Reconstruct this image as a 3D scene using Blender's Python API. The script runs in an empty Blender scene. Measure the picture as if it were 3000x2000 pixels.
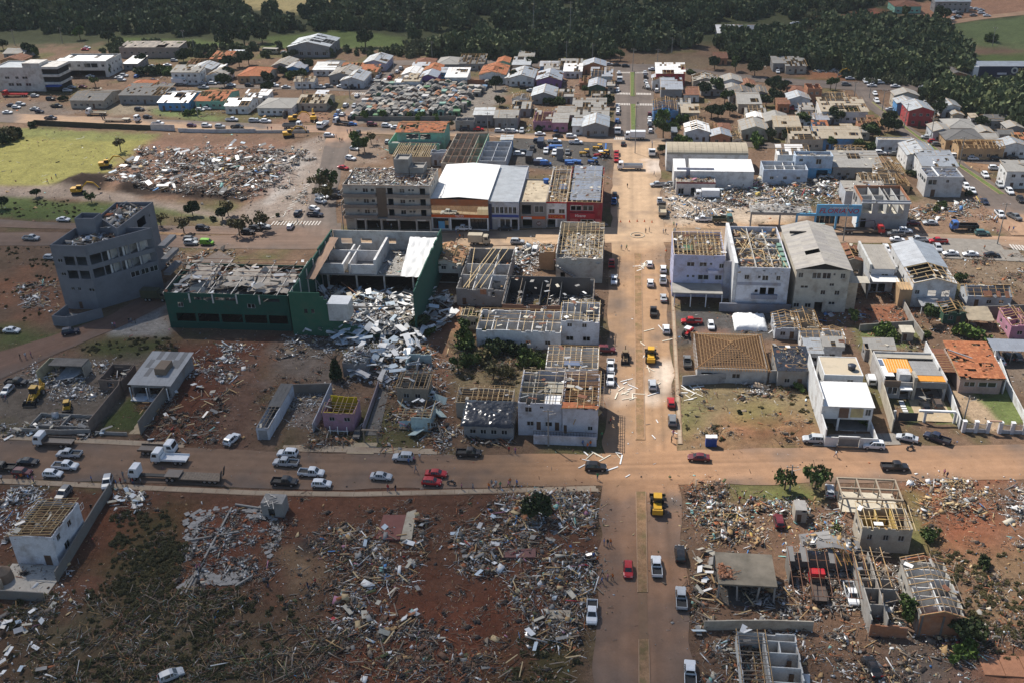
import bpy, bmesh, math, random
import numpy as np
from mathutils import Vector, Matrix

R_ = math.radians
rnd = random.Random(7)
scene = bpy.context.scene
col = scene.collection

F_PX, PITCH, ROLL, CAM_H = 2900.0, 28.65, 1.54, 118.0
_p, _r = R_(PITCH), R_(ROLL)
_fw = np.array([0, math.cos(_p), -math.sin(_p)])
_r0 = np.array([1.0, 0, 0]); _u0 = np.array([0, math.sin(_p), math.cos(_p)])
_RT = math.cos(_r) * _r0 - math.sin(_r) * _u0
_UP = math.cos(_r) * _u0 + math.sin(_r) * _r0
camd = bpy.data.cameras.new('camera'); cam = bpy.data.objects.new('camera', camd); col.objects.link(cam)
camd.sensor_width = 36.0; camd.lens = 36.0 * F_PX / 3000.0
camd.clip_start = 1.0; camd.clip_end = 9000.0
cam.matrix_world = Matrix(((_RT[0], _UP[0], -_fw[0], 0), (_RT[1], _UP[1], -_fw[1], 0), (_RT[2], _UP[2], -_fw[2], CAM_H), (0, 0, 0, 1)))
scene.camera = cam

SUN_EL, SHADOW_AZ = 50.0, -52.0          # shadows fall to the right and towards the viewer
_az = R_(SHADOW_AZ)
SUN_DIR = Vector((-math.cos(_az) * math.cos(R_(SUN_EL)), -math.sin(_az) * math.cos(R_(SUN_EL)), math.sin(R_(SUN_EL))))  # towards the sun
world = bpy.data.worlds.new('World'); scene.world = world; world.use_nodes = True
_nt = world.node_tree; _bg = _nt.nodes['Background']
_sky = _nt.nodes.new('ShaderNodeTexSky'); _sky.sky_type = 'NISHITA'; _sky.sun_disc = False
_sky.sun_elevation = R_(SUN_EL); _sky.sun_rotation = math.atan2(SUN_DIR.x, SUN_DIR.y); _sky.altitude = 700
_nt.links.new(_sky.outputs[0], _bg.inputs[0]); _bg.inputs[1].default_value = 0.085
sund = bpy.data.lights.new('sun', 'SUN'); sun = bpy.data.objects.new('sun', sund); col.objects.link(sun)
sund.energy = 4.3; sund.angle = R_(0.53); sund.color = (1.0, 0.95, 0.87)
sun.rotation_euler = (-SUN_DIR).to_track_quat('-Z', 'Y').to_euler()
vs = scene.view_settings; vs.view_transform = 'Standard'; vs.look = 'None'; vs.exposure = 0.56; vs.gamma = 1.0; vs.use_curve_mapping = False
cy = scene.cycles
cy.max_bounces = 5; cy.diffuse_bounces = 2; cy.glossy_bounces = 2; cy.transmission_bounces = 3; cy.transparent_max_bounces = 8
cy.caustics_reflective = False; cy.caustics_refractive = False; cy.sample_clamp_indirect = 4.0
cy.use_denoising = True

def P(x, y, z=0.0):
  d = (x - 1500) / F_PX * _RT - (y - 1000) / F_PX * _UP + _fw
  t = (z - CAM_H) / d[2]
  return Vector((d[0] * t, d[1] * t, z))
AVE = 83.2                                # bearing of the avenue, degrees
EX = Vector((math.cos(R_(AVE - 90)), math.sin(R_(AVE - 90)), 0))   # along the cross streets
EY = Vector((math.cos(R_(AVE)), math.sin(R_(AVE)), 0))             # along the avenue
GRID = AVE - 90
def pxm(x, y):
  p = P(x, y); v = np.array([p.x, p.y, -CAM_H]); return F_PX / float(v @ _fw)

def vnoise(x, y, seed=0):
  x = np.asarray(x, float); y = np.asarray(y, float)
  xi = np.floor(x).astype(np.int64); yi = np.floor(y).astype(np.int64); fx = x - xi; fy = y - yi
  fx = fx * fx * (3 - 2 * fx); fy = fy * fy * (3 - 2 * fy)
  def h(a, b):
    n = (a * 374761393 + b * 668265263 + seed * 974711) & 0x7fffffff
    n = ((n ^ (n >> 13)) * 1274126177) & 0x7fffffff
    return ((n ^ (n >> 16)) & 0xffff) / 65535.0
  return (h(xi, yi) * (1 - fx) + h(xi + 1, yi) * fx) * (1 - fy) + (h(xi, yi + 1) * (1 - fx) + h(xi + 1, yi + 1) * fx) * fy
def fbm(x, y, s, oct=4, seed=0):
  t = 0; a = 0.5; n = 0
  for k in range(oct):
    t = t + a * vnoise(x / s, y / s, seed + k * 17); n += a; a *= 0.55; s *= 0.5
  return t / n

MATS = {}
def nodes_of(m):
  m.use_nodes = True; nt = m.node_tree
  return nt, nt.nodes['Principled BSDF']
def mat(name, c, rough=0.8, var=0.25, scale=1.2, spec=0.3, metal=0.0, bump=0.0, stain=None, attr=False, fine=0.0):
  if name in MATS: return MATS[name]
  m = bpy.data.materials.new(name); nt, b = nodes_of(m); N = nt.nodes.new; L = nt.links.new
  b.inputs['Roughness'].default_value = rough; b.inputs['Metallic'].default_value = metal
  b.inputs['Specular IOR Level'].default_value = spec
  geo = N('ShaderNodeNewGeometry')
  if attr:
    ca = N('ShaderNodeAttribute'); ca.attribute_name = 'Col'; cs = ca.outputs['Color']
  else:
    rgb = N('ShaderNodeRGB'); rgb.outputs[0].default_value = (*c, 1); cs = rgb.outputs[0]
  def noise(sc, det=4):
    n = N('ShaderNodeTexNoise'); n.inputs['Scale'].default_value = sc; n.inputs['Detail'].default_value = det
    n.inputs['Roughness'].default_value = 0.65
    L(geo.outputs['Position'], n.inputs['Vector']); return n.outputs['Fac']
  if var > 0:
    n1 = noise(scale); mr = N('ShaderNodeMapRange'); mr.inputs[1].default_value = 0.25; mr.inputs[2].default_value = 0.75
    mr.inputs[3].default_value = 1 - var; mr.inputs[4].default_value = 1 + var * 0.7; L(n1, mr.inputs[0])
    mx = N('ShaderNodeVectorMath'); mx.operation = 'SCALE'; L(cs, mx.inputs[0]); L(mr.outputs[0], mx.inputs['Scale']); cs = mx.outputs[0]
  if fine > 0:
    n1 = noise(scale * 9, 3); mr = N('ShaderNodeMapRange'); mr.inputs[1].default_value = 0.3; mr.inputs[2].default_value = 0.7
    mr.inputs[3].default_value = 1 - fine; mr.inputs[4].default_value = 1 + fine; L(n1, mr.inputs[0])
    mx = N('ShaderNodeVectorMath'); mx.operation = 'SCALE'; L(cs, mx.inputs[0]); L(mr.outputs[0], mx.inputs['Scale']); cs = mx.outputs[0]
  if stain:
    sc_, am, ss = stain
    n2 = noise(ss, 5); mr = N('ShaderNodeMapRange'); mr.inputs[1].default_value = 0.48; mr.inputs[2].default_value = 0.72
    mr.inputs[4].default_value = am; L(n2, mr.inputs[0])
    mx = N('ShaderNodeMix'); mx.data_type = 'RGBA'; L(mr.outputs[0], mx.inputs[0]); L(cs, mx.inputs[6]); mx.inputs[7].default_value = (*sc_, 1); cs = mx.outputs[2]
  L(cs, b.inputs['Base Color'])
  if bump > 0:
    n3 = noise(scale * 6, 3); bp = N('ShaderNodeBump'); bp.inputs['Strength'].default_value = bump; bp.inputs['Distance'].default_value = 0.085
    L(n3, bp.inputs['Height']); L(bp.outputs[0], b.inputs['Normal'])
  MATS[name] = m; return m
SOILC = (0.15, 0.075, 0.045)
GREY = (0.26, 0.25, 0.24)
def wallmat(c):
  n = 'wall_%02d%02d%02d' % tuple(int(v * 99) for v in c)
  return mat(n, c, 0.85, 0.14, 0.5, 0.2, stain=((0.2, 0.145, 0.105), 0.62, 0.42), fine=0.1)
def sheetmat(c, metal=False):
  n = 'sheet_%02d%02d%02d%d' % (*[int(v * 99) for v in c], metal)
  return mat(n, c, 0.42 if metal else 0.85, 0.22, 0.8, 0.5 if metal else 0.2, 0.55 if metal else 0, stain=((0.13, 0.11, 0.1), 0.35, 0.4), fine=0.08)
WOOD = mat('timber', (0.42, 0.27, 0.13), 0.8, 0.35, 2.0, 0.15)
WOOD2 = mat('timber_pale', (0.52, 0.39, 0.22), 0.8, 0.3, 2.0, 0.15)
WOOD3 = mat('timber_grey', (0.24, 0.19, 0.145), 0.85, 0.35, 2.0, 0.1)
WHITE = mat('white_paint', (0.72, 0.72, 0.71), 0.7, 0.14, 1.0)
CONC = mat('concrete', (0.3, 0.285, 0.265), 0.9, 0.25, 0.7, 0.2, stain=((0.12, 0.1, 0.08), 0.6, 0.35), fine=0.1)
CONCD = mat('concrete_dark', (0.17, 0.155, 0.14), 0.9, 0.3, 0.7, 0.2, stain=((0.08, 0.07, 0.06), 0.6, 0.3), fine=0.12)
BRICK = mat('brick', (0.36, 0.16, 0.085), 0.9, 0.25, 1.5, 0.15, stain=((0.3, 0.26, 0.22), 0.5, 0.5), fine=0.15)
TILE = mat('clay_tile', (0.36, 0.125, 0.055), 0.85, 0.3, 1.0, 0.2, stain=((0.16, 0.07, 0.04), 0.7, 0.6), fine=0.2)
TILED = mat('clay_tile_old', (0.2, 0.09, 0.055), 0.88, 0.35, 1.2, 0.2, stain=((0.07, 0.045, 0.035), 0.7, 0.7), fine=0.25)
FIBRO = (0.3, 0.285, 0.26)
GLASS = mat('window_glass', (0.02, 0.023, 0.026), 0.08, 0.0, spec=0.6)
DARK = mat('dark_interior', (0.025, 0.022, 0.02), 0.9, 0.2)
FRAME = mat('window_frame', (0.45, 0.45, 0.44), 0.5, 0.1)
STEEL = mat('steel', (0.35, 0.34, 0.33), 0.45, 0.2, metal=0.7)
RUST = mat('rusty_steel', (0.2, 0.1, 0.06), 0.7, 0.3, metal=0.2)
TARP = mat('black_tarpaulin', (0.02, 0.021, 0.025), 0.22, 0.1, spec=0.7)
TARPW = mat('white_tarpaulin', (0.78, 0.78, 0.77), 0.45, 0.06)
TYRE = mat('tyre', (0.018, 0.018, 0.018), 0.85, 0.15)
RIM = mat('rim', (0.45, 0.45, 0.46), 0.35, 0.1, metal=0.7)
LAMPW = mat('headlight_glass', (0.7, 0.7, 0.7), 0.15, 0.0)
LAMPR = mat('taillight_glass', (0.4, 0.02, 0.02), 0.2, 0.0)
PLASTIC = mat('black_plastic', (0.025, 0.025, 0.027), 0.6, 0.1)
WHITES = mat('white_metal_sheet', (0.74, 0.725, 0.70), 0.5, 0.1, 0.5, stain=((0.5, 0.46, 0.42), 0.35, 0.3))
MIRROR = mat('mirror_glass', (0.75, 0.72, 0.62), 0.02, 0.0, metal=1.0)

class MB:
  def __init__(s): s.v = []; s.f = []; s.m = []
  def quad(s, pts, m=0):
    n = len(s.v); s.v += [tuple(p) for p in pts]; s.f.append(tuple(range(n, n + len(pts)))); s.m.append(m)
  def box(s, x0, y0, z0, x1, y1, z1, m=0):
    n = len(s.v)
    s.v += [(x0, y0, z0), (x1, y0, z0), (x1, y1, z0), (x0, y1, z0), (x0, y0, z1), (x1, y0, z1), (x1, y1, z1), (x0, y1, z1)]
    for f in ((0, 3, 2, 1), (4, 5, 6, 7), (0, 1, 5, 4), (1, 2, 6, 5), (2, 3, 7, 6), (3, 0, 4, 7)):
      s.f.append(tuple(n + i for i in f)); s.m.append(m)
  def boxm(s, M, sx, sy, sz, m=0):
    n = len(s.v)
    for (a, b, c) in ((-1, -1, -1), (1, -1, -1), (1, 1, -1), (-1, 1, -1), (-1, -1, 1), (1, -1, 1), (1, 1, 1), (-1, 1, 1)):
      s.v.append(tuple(M @ Vector((a * sx / 2, b * sy / 2, c * sz / 2))))
    for f in ((0, 3, 2, 1), (4, 5, 6, 7), (0, 1, 5, 4), (1, 2, 6, 5), (2, 3, 7, 6), (3, 0, 4, 7)):
      s.f.append(tuple(n + i for i in f)); s.m.append(m)
  def beam(s, a, b, w, h, m=0):
    a = Vector(a); b = Vector(b); d = b - a; L = d.length
    if L < 1e-4: return
    q = d.to_track_quat('X', 'Z').to_matrix().to_4x4(); q.translation = (a + b) / 2
    s.boxm(q, L, w, h, m)
  def tube(s, a, b, r0, r1, n=8, m=0, cap=True):
    a = Vector(a); b = Vector(b); q = (b - a).to_track_quat('Z', 'Y'); k = len(s.v)
    for c, r in ((a, r0), (b, r1)):
      for i in range(n):
        t = 2 * math.pi * i / n; s.v.append(tuple(c + q @ Vector((r * math.cos(t), r * math.sin(t), 0))))
    for i in range(n):
      j = (i + 1) % n; s.f.append((k + i, k + j, k + n + j, k + n + i)); s.m.append(m)
    if cap:
      s.f.append(tuple(k + n + i for i in range(n))); s.m.append(m); s.f.append(tuple(k + n - 1 - i for i in range(n))); s.m.append(m)
  def mesh(s, name, mats, smooth=None):
    me = bpy.data.meshes.new(name); me.from_pydata(s.v, [], s.f)
    for m in mats: me.materials.append(m)
    if len(mats) > 1: me.polygons.foreach_set('material_index', s.m)
    if smooth is not None:
      me.polygons.foreach_set('use_smooth', [True] * len(s.f)); me.set_sharp_from_angle(angle=R_(smooth))
    me.update(); return me
  def build(s, name, mats, parent=None, smooth=None):
    return ob(name, s.mesh(name, mats if isinstance(mats, (list, tuple)) else [mats], smooth), parent)

def ob(name, me, parent=None):
  o = bpy.data.objects.new(name, me); col.objects.link(o)
  if parent is not None: o.parent = parent
  return o
def tag(o, label=None, cat=None, group=None, kind=None):
  if label: o['label'] = label
  if cat: o['category'] = cat
  if group: o['group'] = group
  if kind: o['kind'] = kind
  return o
def thing(name, label, cat, loc, rz=0.0, group=None):
  o = bpy.data.objects.new(name, None); col.objects.link(o); o.empty_display_size = 0.2
  o.location = loc; o.rotation_euler = (0, 0, rz); return tag(o, label, cat, group)
# one shared box for all straight timbers, sheets and slabs
_unit = {}
def unit_box(m):
  if m.name not in _unit:
    b = MB(); b.box(-.5, -.5, -.5, .5, .5, .5); _unit[m.name] = b.mesh('piece_' + m.name, [m])
  return _unit[m.name]
def piece(name, M, sx, sy, sz, m, parent=None):
  o = ob(name, unit_box(m), parent)
  o.matrix_local = M @ Matrix.Diagonal((sx, sy, sz, 1)); return o
def bar(name, a, b, w, h, m, parent=None):
  a = Vector(a); b = Vector(b); d = b - a
  M = d.to_track_quat('X', 'Z').to_matrix().to_4x4(); M.translation = (a + b) / 2
  return piece(name, M, d.length, w, h, m, parent)
def slab(name, x0, y0, z0, x1, y1, z1, m, parent=None):
  return piece(name, Matrix.Translation(((x0 + x1) / 2, (y0 + y1) / 2, (z0 + z1) / 2)), x1 - x0, y1 - y0, z1 - z0, m, parent)
# ============================================================ ground
def poly_sd(px, py, pts):
  d = np.full(px.shape, 1e9); ins = np.zeros(px.shape, bool); n = len(pts)
  for i in range(n):
    ax, ay = pts[i][:2]; bx, by = pts[(i + 1) % n][:2]; ex, ey = bx - ax, by - ay
    t = np.clip(((px - ax) * ex + (py - ay) * ey) / (ex * ex + ey * ey + 1e-9), 0, 1)
    d = np.minimum(d, np.hypot(px - ax - t * ex, py - ay - t * ey))
    c = ((ay > py) != (by > py)) & (px < (bx - ax) * (py - ay) / (by - ay + 1e-12) + ax); ins ^= c
  return np.where(ins, d, -d)
def GP(pts): return [P(x, y) for x, y in pts]
RED = (0.135, 0.052, 0.028); REDL = (0.24, 0.105, 0.055); TAN = (0.40, 0.245, 0.135); BROWN = (0.15, 0.095, 0.062); GRASS = (0.075, 0.088, 0.026)
YARD = (0.15, 0.135, 0.118); BLACKSOIL = (0.03, 0.019, 0.014); FIELD = (0.23, 0.21, 0.065); DRY = (0.2, 0.15, 0.082); GREENF = (0.085, 0.11, 0.035); PALE = (0.42, 0.36, 0.29)
ZONES = [
 # far country
 ([(-400, -60), (3500, -60), (3500, 130), (2300, 120), (1500, 150), (700, 130), (-400, 140)], (0.05, 0.055, 0.025), 8, 1),
 ([(690, 0), (960, 0), (980, 15), (900, 30), (730, 20)], (0.42, 0.33, 0.15), 6, 1), ([(650, -60), (1040, -60), (985, 8), (880, 40), (730, 25)], (0.38, 0.3, 0.14), 6, 1),
 ([(330, 110), (700, 122), (680, 138), (340, 130)], GREENF, 3, 1), ([(775, 108), (1000, 92), (1110, 100), (1230, 128), (1190, 145), (770, 140)], GREENF, 4, 1),
 ([(1290, 130), (1500, 110), (1760, 150), (1750, 190), (1240, 180)], (0.11, 0.12, 0.045), 6, .8), ([(1790, 150), (2080, 170), (2200, 200), (1920, 205)], (0.15, 0.11, 0.07), 5, .8),
 ([(2450, 50), (2560, 25), (2620, 45), (2610, 62), (2470, 78)], (0.2, 0.075, 0.045), 5, 1), ([(2620, 10), (3100, -20), (3100, 30), (2760, 70), (2660, 60)], (0.3, 0.16, 0.1), 6, .9),
 ([(2780, 70), (3100, 35), (3100, 150), (2840, 140)], (0.10, 0.125, 0.05), 6, .9), ([(2800, 160), (3100, 160), (3100, 200), (2820, 190)], GREENF, 4, 1), ([(2360, 205), (2500, 215), (2500, 240), (2350, 230)], REDL, 4, .9),
 # football ground and what is left of the sports hall
 ([(-200, 380), (100, 380), (460, 402), (445, 445), (340, 505), (195, 545), (-200, 550)], FIELD, 2.5, 1),
 ([(-200, 380), (100, 378), (460, 395), (455, 415), (60, 405), (-200, 440)], (0.16, 0.17, 0.06), 2.5, .8),
 ([(430, 410), (700, 395), (900, 430), (890, 520), (780, 590), (430, 585), (300, 545), (330, 500)], (0.19, 0.11, 0.075), 4, 1),
 ([(470, 405), (750, 395), (760, 415), (520, 425)], (0.15, 0.09, 0.06), 2, .9),
 ([(170, 540), (230, 508), (330, 505), (310, 560), (190, 562)], BLACKSOIL, 2, 1), ([(330, 548), (400, 535), (700, 560), (740, 575), (700, 592), (470, 580), (340, 570)], BLACKSOIL, 2, 1),
 ([(-100, 545), (200, 548), (320, 560), (460, 595), (640, 620), (800, 640), (760, 680), (560, 632), (330, 592), (-100, 572)], (0.23, 0.18, 0.145), 2, 1),
 ([(-100, 575), (320, 597), (470, 612), (640, 648), (620, 662), (400, 660), (215, 652), (-100, 632)], GREENF, 2, 1),
 ([(460, 620), (640, 655), (660, 700), (470, 690)], BROWN, 2, .7),
 ([(830, 440), (960, 390), (1010, 380), (1000, 450), (960, 600), (900, 665), (690, 640), (760, 590), (850, 520)], (0.25, 0.2, 0.165), 3, 1),
 ([(800, 460), (880, 440), (900, 470), (850, 560), (790, 590)], (0.46, 0.43, 0.4), 4, .5),
 ([(-200, 700), (150, 705), (170, 760), (200, 900), (140, 960), (-200, 1000)], BROWN, 4, .9), ([(-50, 830), (90, 790), (110, 830), (20, 900), (-50, 900)], REDL, 5, .8),
 ([(30, 860), (150, 790), (200, 900), (120, 945), (20, 940)], (0.2, 0.1, 0.06), 4, .8),
 ([(0, 955), (190, 985), (120, 1000), (0, 1030)], GREENF, 3, .7),
 ([(320, 960), (490, 890), (500, 985), (470, 990), (330, 985)], (0.26, 0.24, 0.22), 1.5, 1),
 # behind the green supermarket
 ([(230, 1000), (500, 985), (520, 1030), (380, 1060), (250, 1050)], (0.06, 0.07, 0.025), 3, .9), ([(-100, 1080), (200, 1040), (120, 1120), (-100, 1130)], REDL, 4, .6),
 ([(-50, 1130), (150, 1050), (430, 1050), (330, 1230), (-50, 1250)], (0.155, 0.125, 0.1), 3, .9),
 ([(290, 1260), (380, 1160), (500, 1160), (420, 1265)], (0.062, 0.075, 0.026), .8, 1),
 ([(500, 1010), (800, 990), (790, 1060), (650, 1310), (420, 1310), (430, 1200)], (0.125, 0.05, 0.03), 3, 1), ([(690, 1080), (770, 1010), (830, 1010), (720, 1310), (610, 1310)], (0.14, 0.08, 0.055), 3, 1),
 ([(810, 1010), (990, 1010), (975, 1120), (780, 1120)], (0.15, 0.12, 0.1), 3, .9), ([(870, 1120), (960, 1120), (915, 1255), (840, 1255)], (0.19, 0.15, 0.125), 1, 1),
 ([(1280, 900), (1350, 880), (1400, 960), (1330, 1010), (1290, 1310), (1260, 1310), (1250, 1010)], (0.18, 0.085, 0.05), 3, .8),
 ([(1330, 985), (1600, 960), (1620, 1100), (1560, 1130), (1340, 1130)], (0.16, 0.125, 0.07), 4, .9),
 # lower left
 ([(-100, 1420), (1760, 1440), (1740, 1700), (1700, 2100), (-100, 2100)], (0.118, 0.056, 0.034), 2, 1),
 ([(400, 1500), (560, 1480), (560, 1560), (520, 1700), (420, 1790), (330, 1780), (330, 1620)], (0.055, 0.062, 0.022), 7, .8), ([(250, 1500), (420, 1440), (420, 1480), (330, 1600), (260, 1640)], (0.13, 0.05, 0.028), 5, .9),
 ([(0, 1720), (400, 1780), (900, 1700), (900, 2050), (0, 2050)], (0.085, 0.07, 0.042), 9, .75), ([(280, 1850), (440, 1800), (520, 1900), (380, 2010), (250, 1980)], (0.14, 0.11, 0.06), 8, .6),
 ([(560, 1500), (900, 1470), (820, 1570), (640, 1700), (540, 1700)], (0.145, 0.05, 0.028), 5, .9), ([(840, 1610), (950, 1600), (940, 1690), (840, 1720)], (0.24, 0.155, 0.09), 3.5, .9), ([(880, 1570), (950, 1565), (965, 1610), (890, 1620)], (0.035, 0.037, 0.04), 1.5, 1),
 ([(1230, 1690), (1500, 1720), (1640, 1740), (1500, 2050), (1000, 2050), (1000, 1880)], (0.14, 0.048, 0.026), 7, .85), ([(1540, 1870), (1700, 1890), (1680, 2050), (1500, 2050)], (0.06, 0.068, 0.026), 5, .7),
 ([(850, 1440), (1200, 1450), (1100, 1500), (850, 1500)], (0.14, 0.06, 0.035), 3, .8),
 # lots right of the avenue
 ([(1975, 915), (2330, 900), (2330, 985), (2120, 1010), (1990, 1010)], (0.085, 0.078, 0.074), 2, 1), ([(2050, 960), (2130, 965), (2110, 1000), (2040, 990)], (0.3, 0.14, 0.08), 2, .6),
 ([(1985, 1130), (2400, 1115), (2420, 1300), (1990, 1310)], DRY, 2, 1), ([(2080, 1230), (2300, 1210), (2400, 1280), (2200, 1310), (2080, 1290)], (0.23, 0.11, 0.06), 5, .9), ([(1990, 1180), (2060, 1170), (2060, 1240), (2000, 1240)], (0.14, 0.15, 0.05), 4, .7), ([(2180, 1195), (2280, 1190), (2280, 1240), (2180, 1230)], (0.14, 0.15, 0.05), 4, .6),
 ([(2490, 900), (2680, 900), (2690, 955), (2510, 955)], (0.24, 0.1, 0.055), 2, 1), ([(2500, 960), (2690, 955), (2700, 1010), (2540, 1020)], (0.12, 0.16, 0.05), 2, .9),
 ([(2680, 720), (3100, 740), (3100, 840), (2800, 830), (2760, 770)], (0.19, 0.14, 0.095), 3, .9), ([(2670, 590), (2900, 580), (2990, 680), (2660, 690)], (0.24, 0.15, 0.1), 3, .9), ([(2680, 565), (2830, 565), (2850, 610), (2680, 600)], (0.17, 0.12, 0.085), 3, .8),
 ([(1950, 560), (2330, 560), (2330, 660), (1960, 680)], (0.5, 0.4, 0.3), 3, .8), ([(1930, 660), (2330, 650), (2330, 700), (1950, 715)], TAN, 3, .8),
 ([(2640, 1180), (2690, 1170), (2700, 1230), (2660, 1250)], (0.13, 0.15, 0.055), .6, 1), ([(2760, 1175), (2830, 1240), (2740, 1245), (2700, 1170)], (0.12, 0.14, 0.05), .6, 1), ([(2830, 1135), (2960, 1135), (3010, 1240), (2900, 1240)], (0.12, 0.145, 0.05), .6, 1), ([(2760, 1130), (2830, 1135), (2950, 1260), (2880, 1260)], (0.36, 0.26, 0.17), .6, 1),
 ([(2930, 1060), (3100, 1060), (3100, 1200), (2990, 1150)], (0.16, 0.12, 0.09), 2, 1),
 # lower right
 ([(2000, 1440), (3100, 1400), (3100, 2100), (2040, 2100)], (0.15, 0.09, 0.058), 2, 1), ([(2140, 1425), (2420, 1420), (2420, 1480), (2130, 1475)], (0.13, 0.14, 0.045), 2, .9), ([(1995, 1420), (2110, 1410), (2130, 1450), (2050, 1470)], (0.17, 0.08, 0.045), 3, .8),
 ([(2680, 1420), (2900, 1400), (2960, 1620), (2900, 1650), (2760, 1630), (2700, 1500)], (0.22, 0.085, 0.045), 5, 1), ([(2800, 1650), (3000, 1620), (3100, 1900), (2860, 1850)], (0.185, 0.125, 0.07), 6, .8), ([(2680, 1450), (2700, 1500), (2730, 1620), (2640, 1620)], (0.12, 0.13, 0.045), 3, .8),
 ([(2640, 1900), (2860, 1890), (2880, 2000), (2640, 2000)], (0.1, 0.085, 0.075), 4, .8), ([(2870, 1880), (3100, 1860), (3100, 2050), (2870, 2050)], (0.22, 0.09, 0.05), 5, .7),
 # upper blocks
 ([(1500, 400), (1790, 415), (1790, 510), (1500, 490)], (0.085, 0.078, 0.072), 2, 1), ([(930, 420), (1060, 400), (1150, 420), (1110, 480), (960, 480)], (0.23, 0.17, 0.13), 3, .8),
 ([(0, 310), (140, 300), (250, 330), (60, 350), (0, 340)], (0.15, 0.12, 0.1), 3, .9), ([(300, 300), (480, 295), (470, 330), (330, 340)], (0.22, 0.18, 0.13), 3, .9), ([(440, 315), (560, 330), (660, 345), (640, 355), (440, 340)], (0.13, 0.16, 0.06), 2, .9),
 ([(850, 330), (960, 310), (980, 340), (930, 365), (830, 360)], (0.25, 0.14, 0.09), 3, .9), ([(1040, 240), (1480, 245), (1440, 370), (1040, 360)], (0.19, 0.165, 0.14), 3, 1),
 ([(1640, 225), (1700, 225), (1700, 275), (1650, 280)], (0.2, 0.13, 0.09), 2, .9), ([(2640, 425), (3050, 440), (3050, 520), (2800, 480), (2640, 470)], (0.34, 0.2, 0.115), 4, .9),
]
DUST = [  # red dust lying on the roads: outline, colour, softness, amount
 ([(1790, 700), (1990, 700), (2010, 1250), (1980, 1430), (1500, 1430), (1400, 1330), (1770, 1320)], (0.36, 0.215, 0.115), 9, .88), ([(1780, 420), (1960, 420), (1990, 720), (1000, 725), (1100, 690), (1780, 660)], (0.44, 0.3, 0.185), 7, .95),
 ([(1760, 1420), (2010, 1420), (2040, 2100), (1730, 2100)], (0.285, 0.155, 0.088), 8, .9), ([(1500, 1300), (3100, 1290), (3100, 1420), (1500, 1440)], (0.35, 0.195, 0.105), 5, .8), ([(-100, 1280), (1500, 1310), (1500, 1430), (-100, 1420)], (0.25, 0.145, 0.085), 6, .7),
 ([(60, 330), (800, 380), (1500, 395), (1790, 405), (1790, 425), (700, 400), (60, 370)], (0.36, 0.23, 0.14), 3, .85), ([(-100, 640), (900, 670), (1000, 690), (950, 730), (-100, 720)], (0.18, 0.11, 0.075), 4, .7),
 ([(1940, 640), (3100, 640), (3100, 730), (1950, 730)], (0.34, 0.23, 0.15), 4, .7), ([(2630, 590), (3100, 640), (3100, 720), (2850, 700)], (0.36, 0.21, 0.125), 4, .6), ([(-100, 1000), (500, 850), (520, 900), (-100, 1130)], (0.2, 0.1, 0.06), 4, .65),
 ([(780, 330), (1050, 330), (1030, 420), (780, 420)], (0.31, 0.19, 0.125), 4, .7), ([(1930, 1060), (1970, 1060), (1960, 1150), (1915, 1175), (1900, 1160)], (0.62, 0.52, 0.42), 2, .75), ([(1800, 1130), (1880, 1110), (1890, 1165), (1810, 1180)], (0.55, 0.45, 0.36), 2, .6), ([(1885, 470), (1950, 470), (1950, 505), (1890, 505)], (0.6, 0.52, 0.46), 2.5, .7),
]
def paint(X, Y, C, zones):
  wob = (fbm(X, Y, 6.0, 3, 5) - 0.5) * 2
  for pts, c, soft, amt in zones:
    q = GP(pts); xs = [p.x for p in q]; ys = [p.y for p in q]; pad = soft * 2.5 + 2
    sel = np.where((X > min(xs) - pad) & (X < max(xs) + pad) & (Y > min(ys) - pad) & (Y < max(ys) + pad))[0]
    if not len(sel): continue
    d = poly_sd(X[sel], Y[sel], q) + wob[sel] * soft * 1.5
    k = (np.clip(d / soft * 0.5 + 0.5, 0, 1) * amt)[:, None]
    C[sel] = C[sel] * (1 - k) + np.array(c) * k
  return C
def set_col(me, C):
  a = me.color_attributes.new('Col', 'FLOAT_COLOR', 'POINT')
  a.data.foreach_set('color', np.concatenate([C, np.ones((len(C), 1))], 1).astype(np.float32).ravel())

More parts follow.
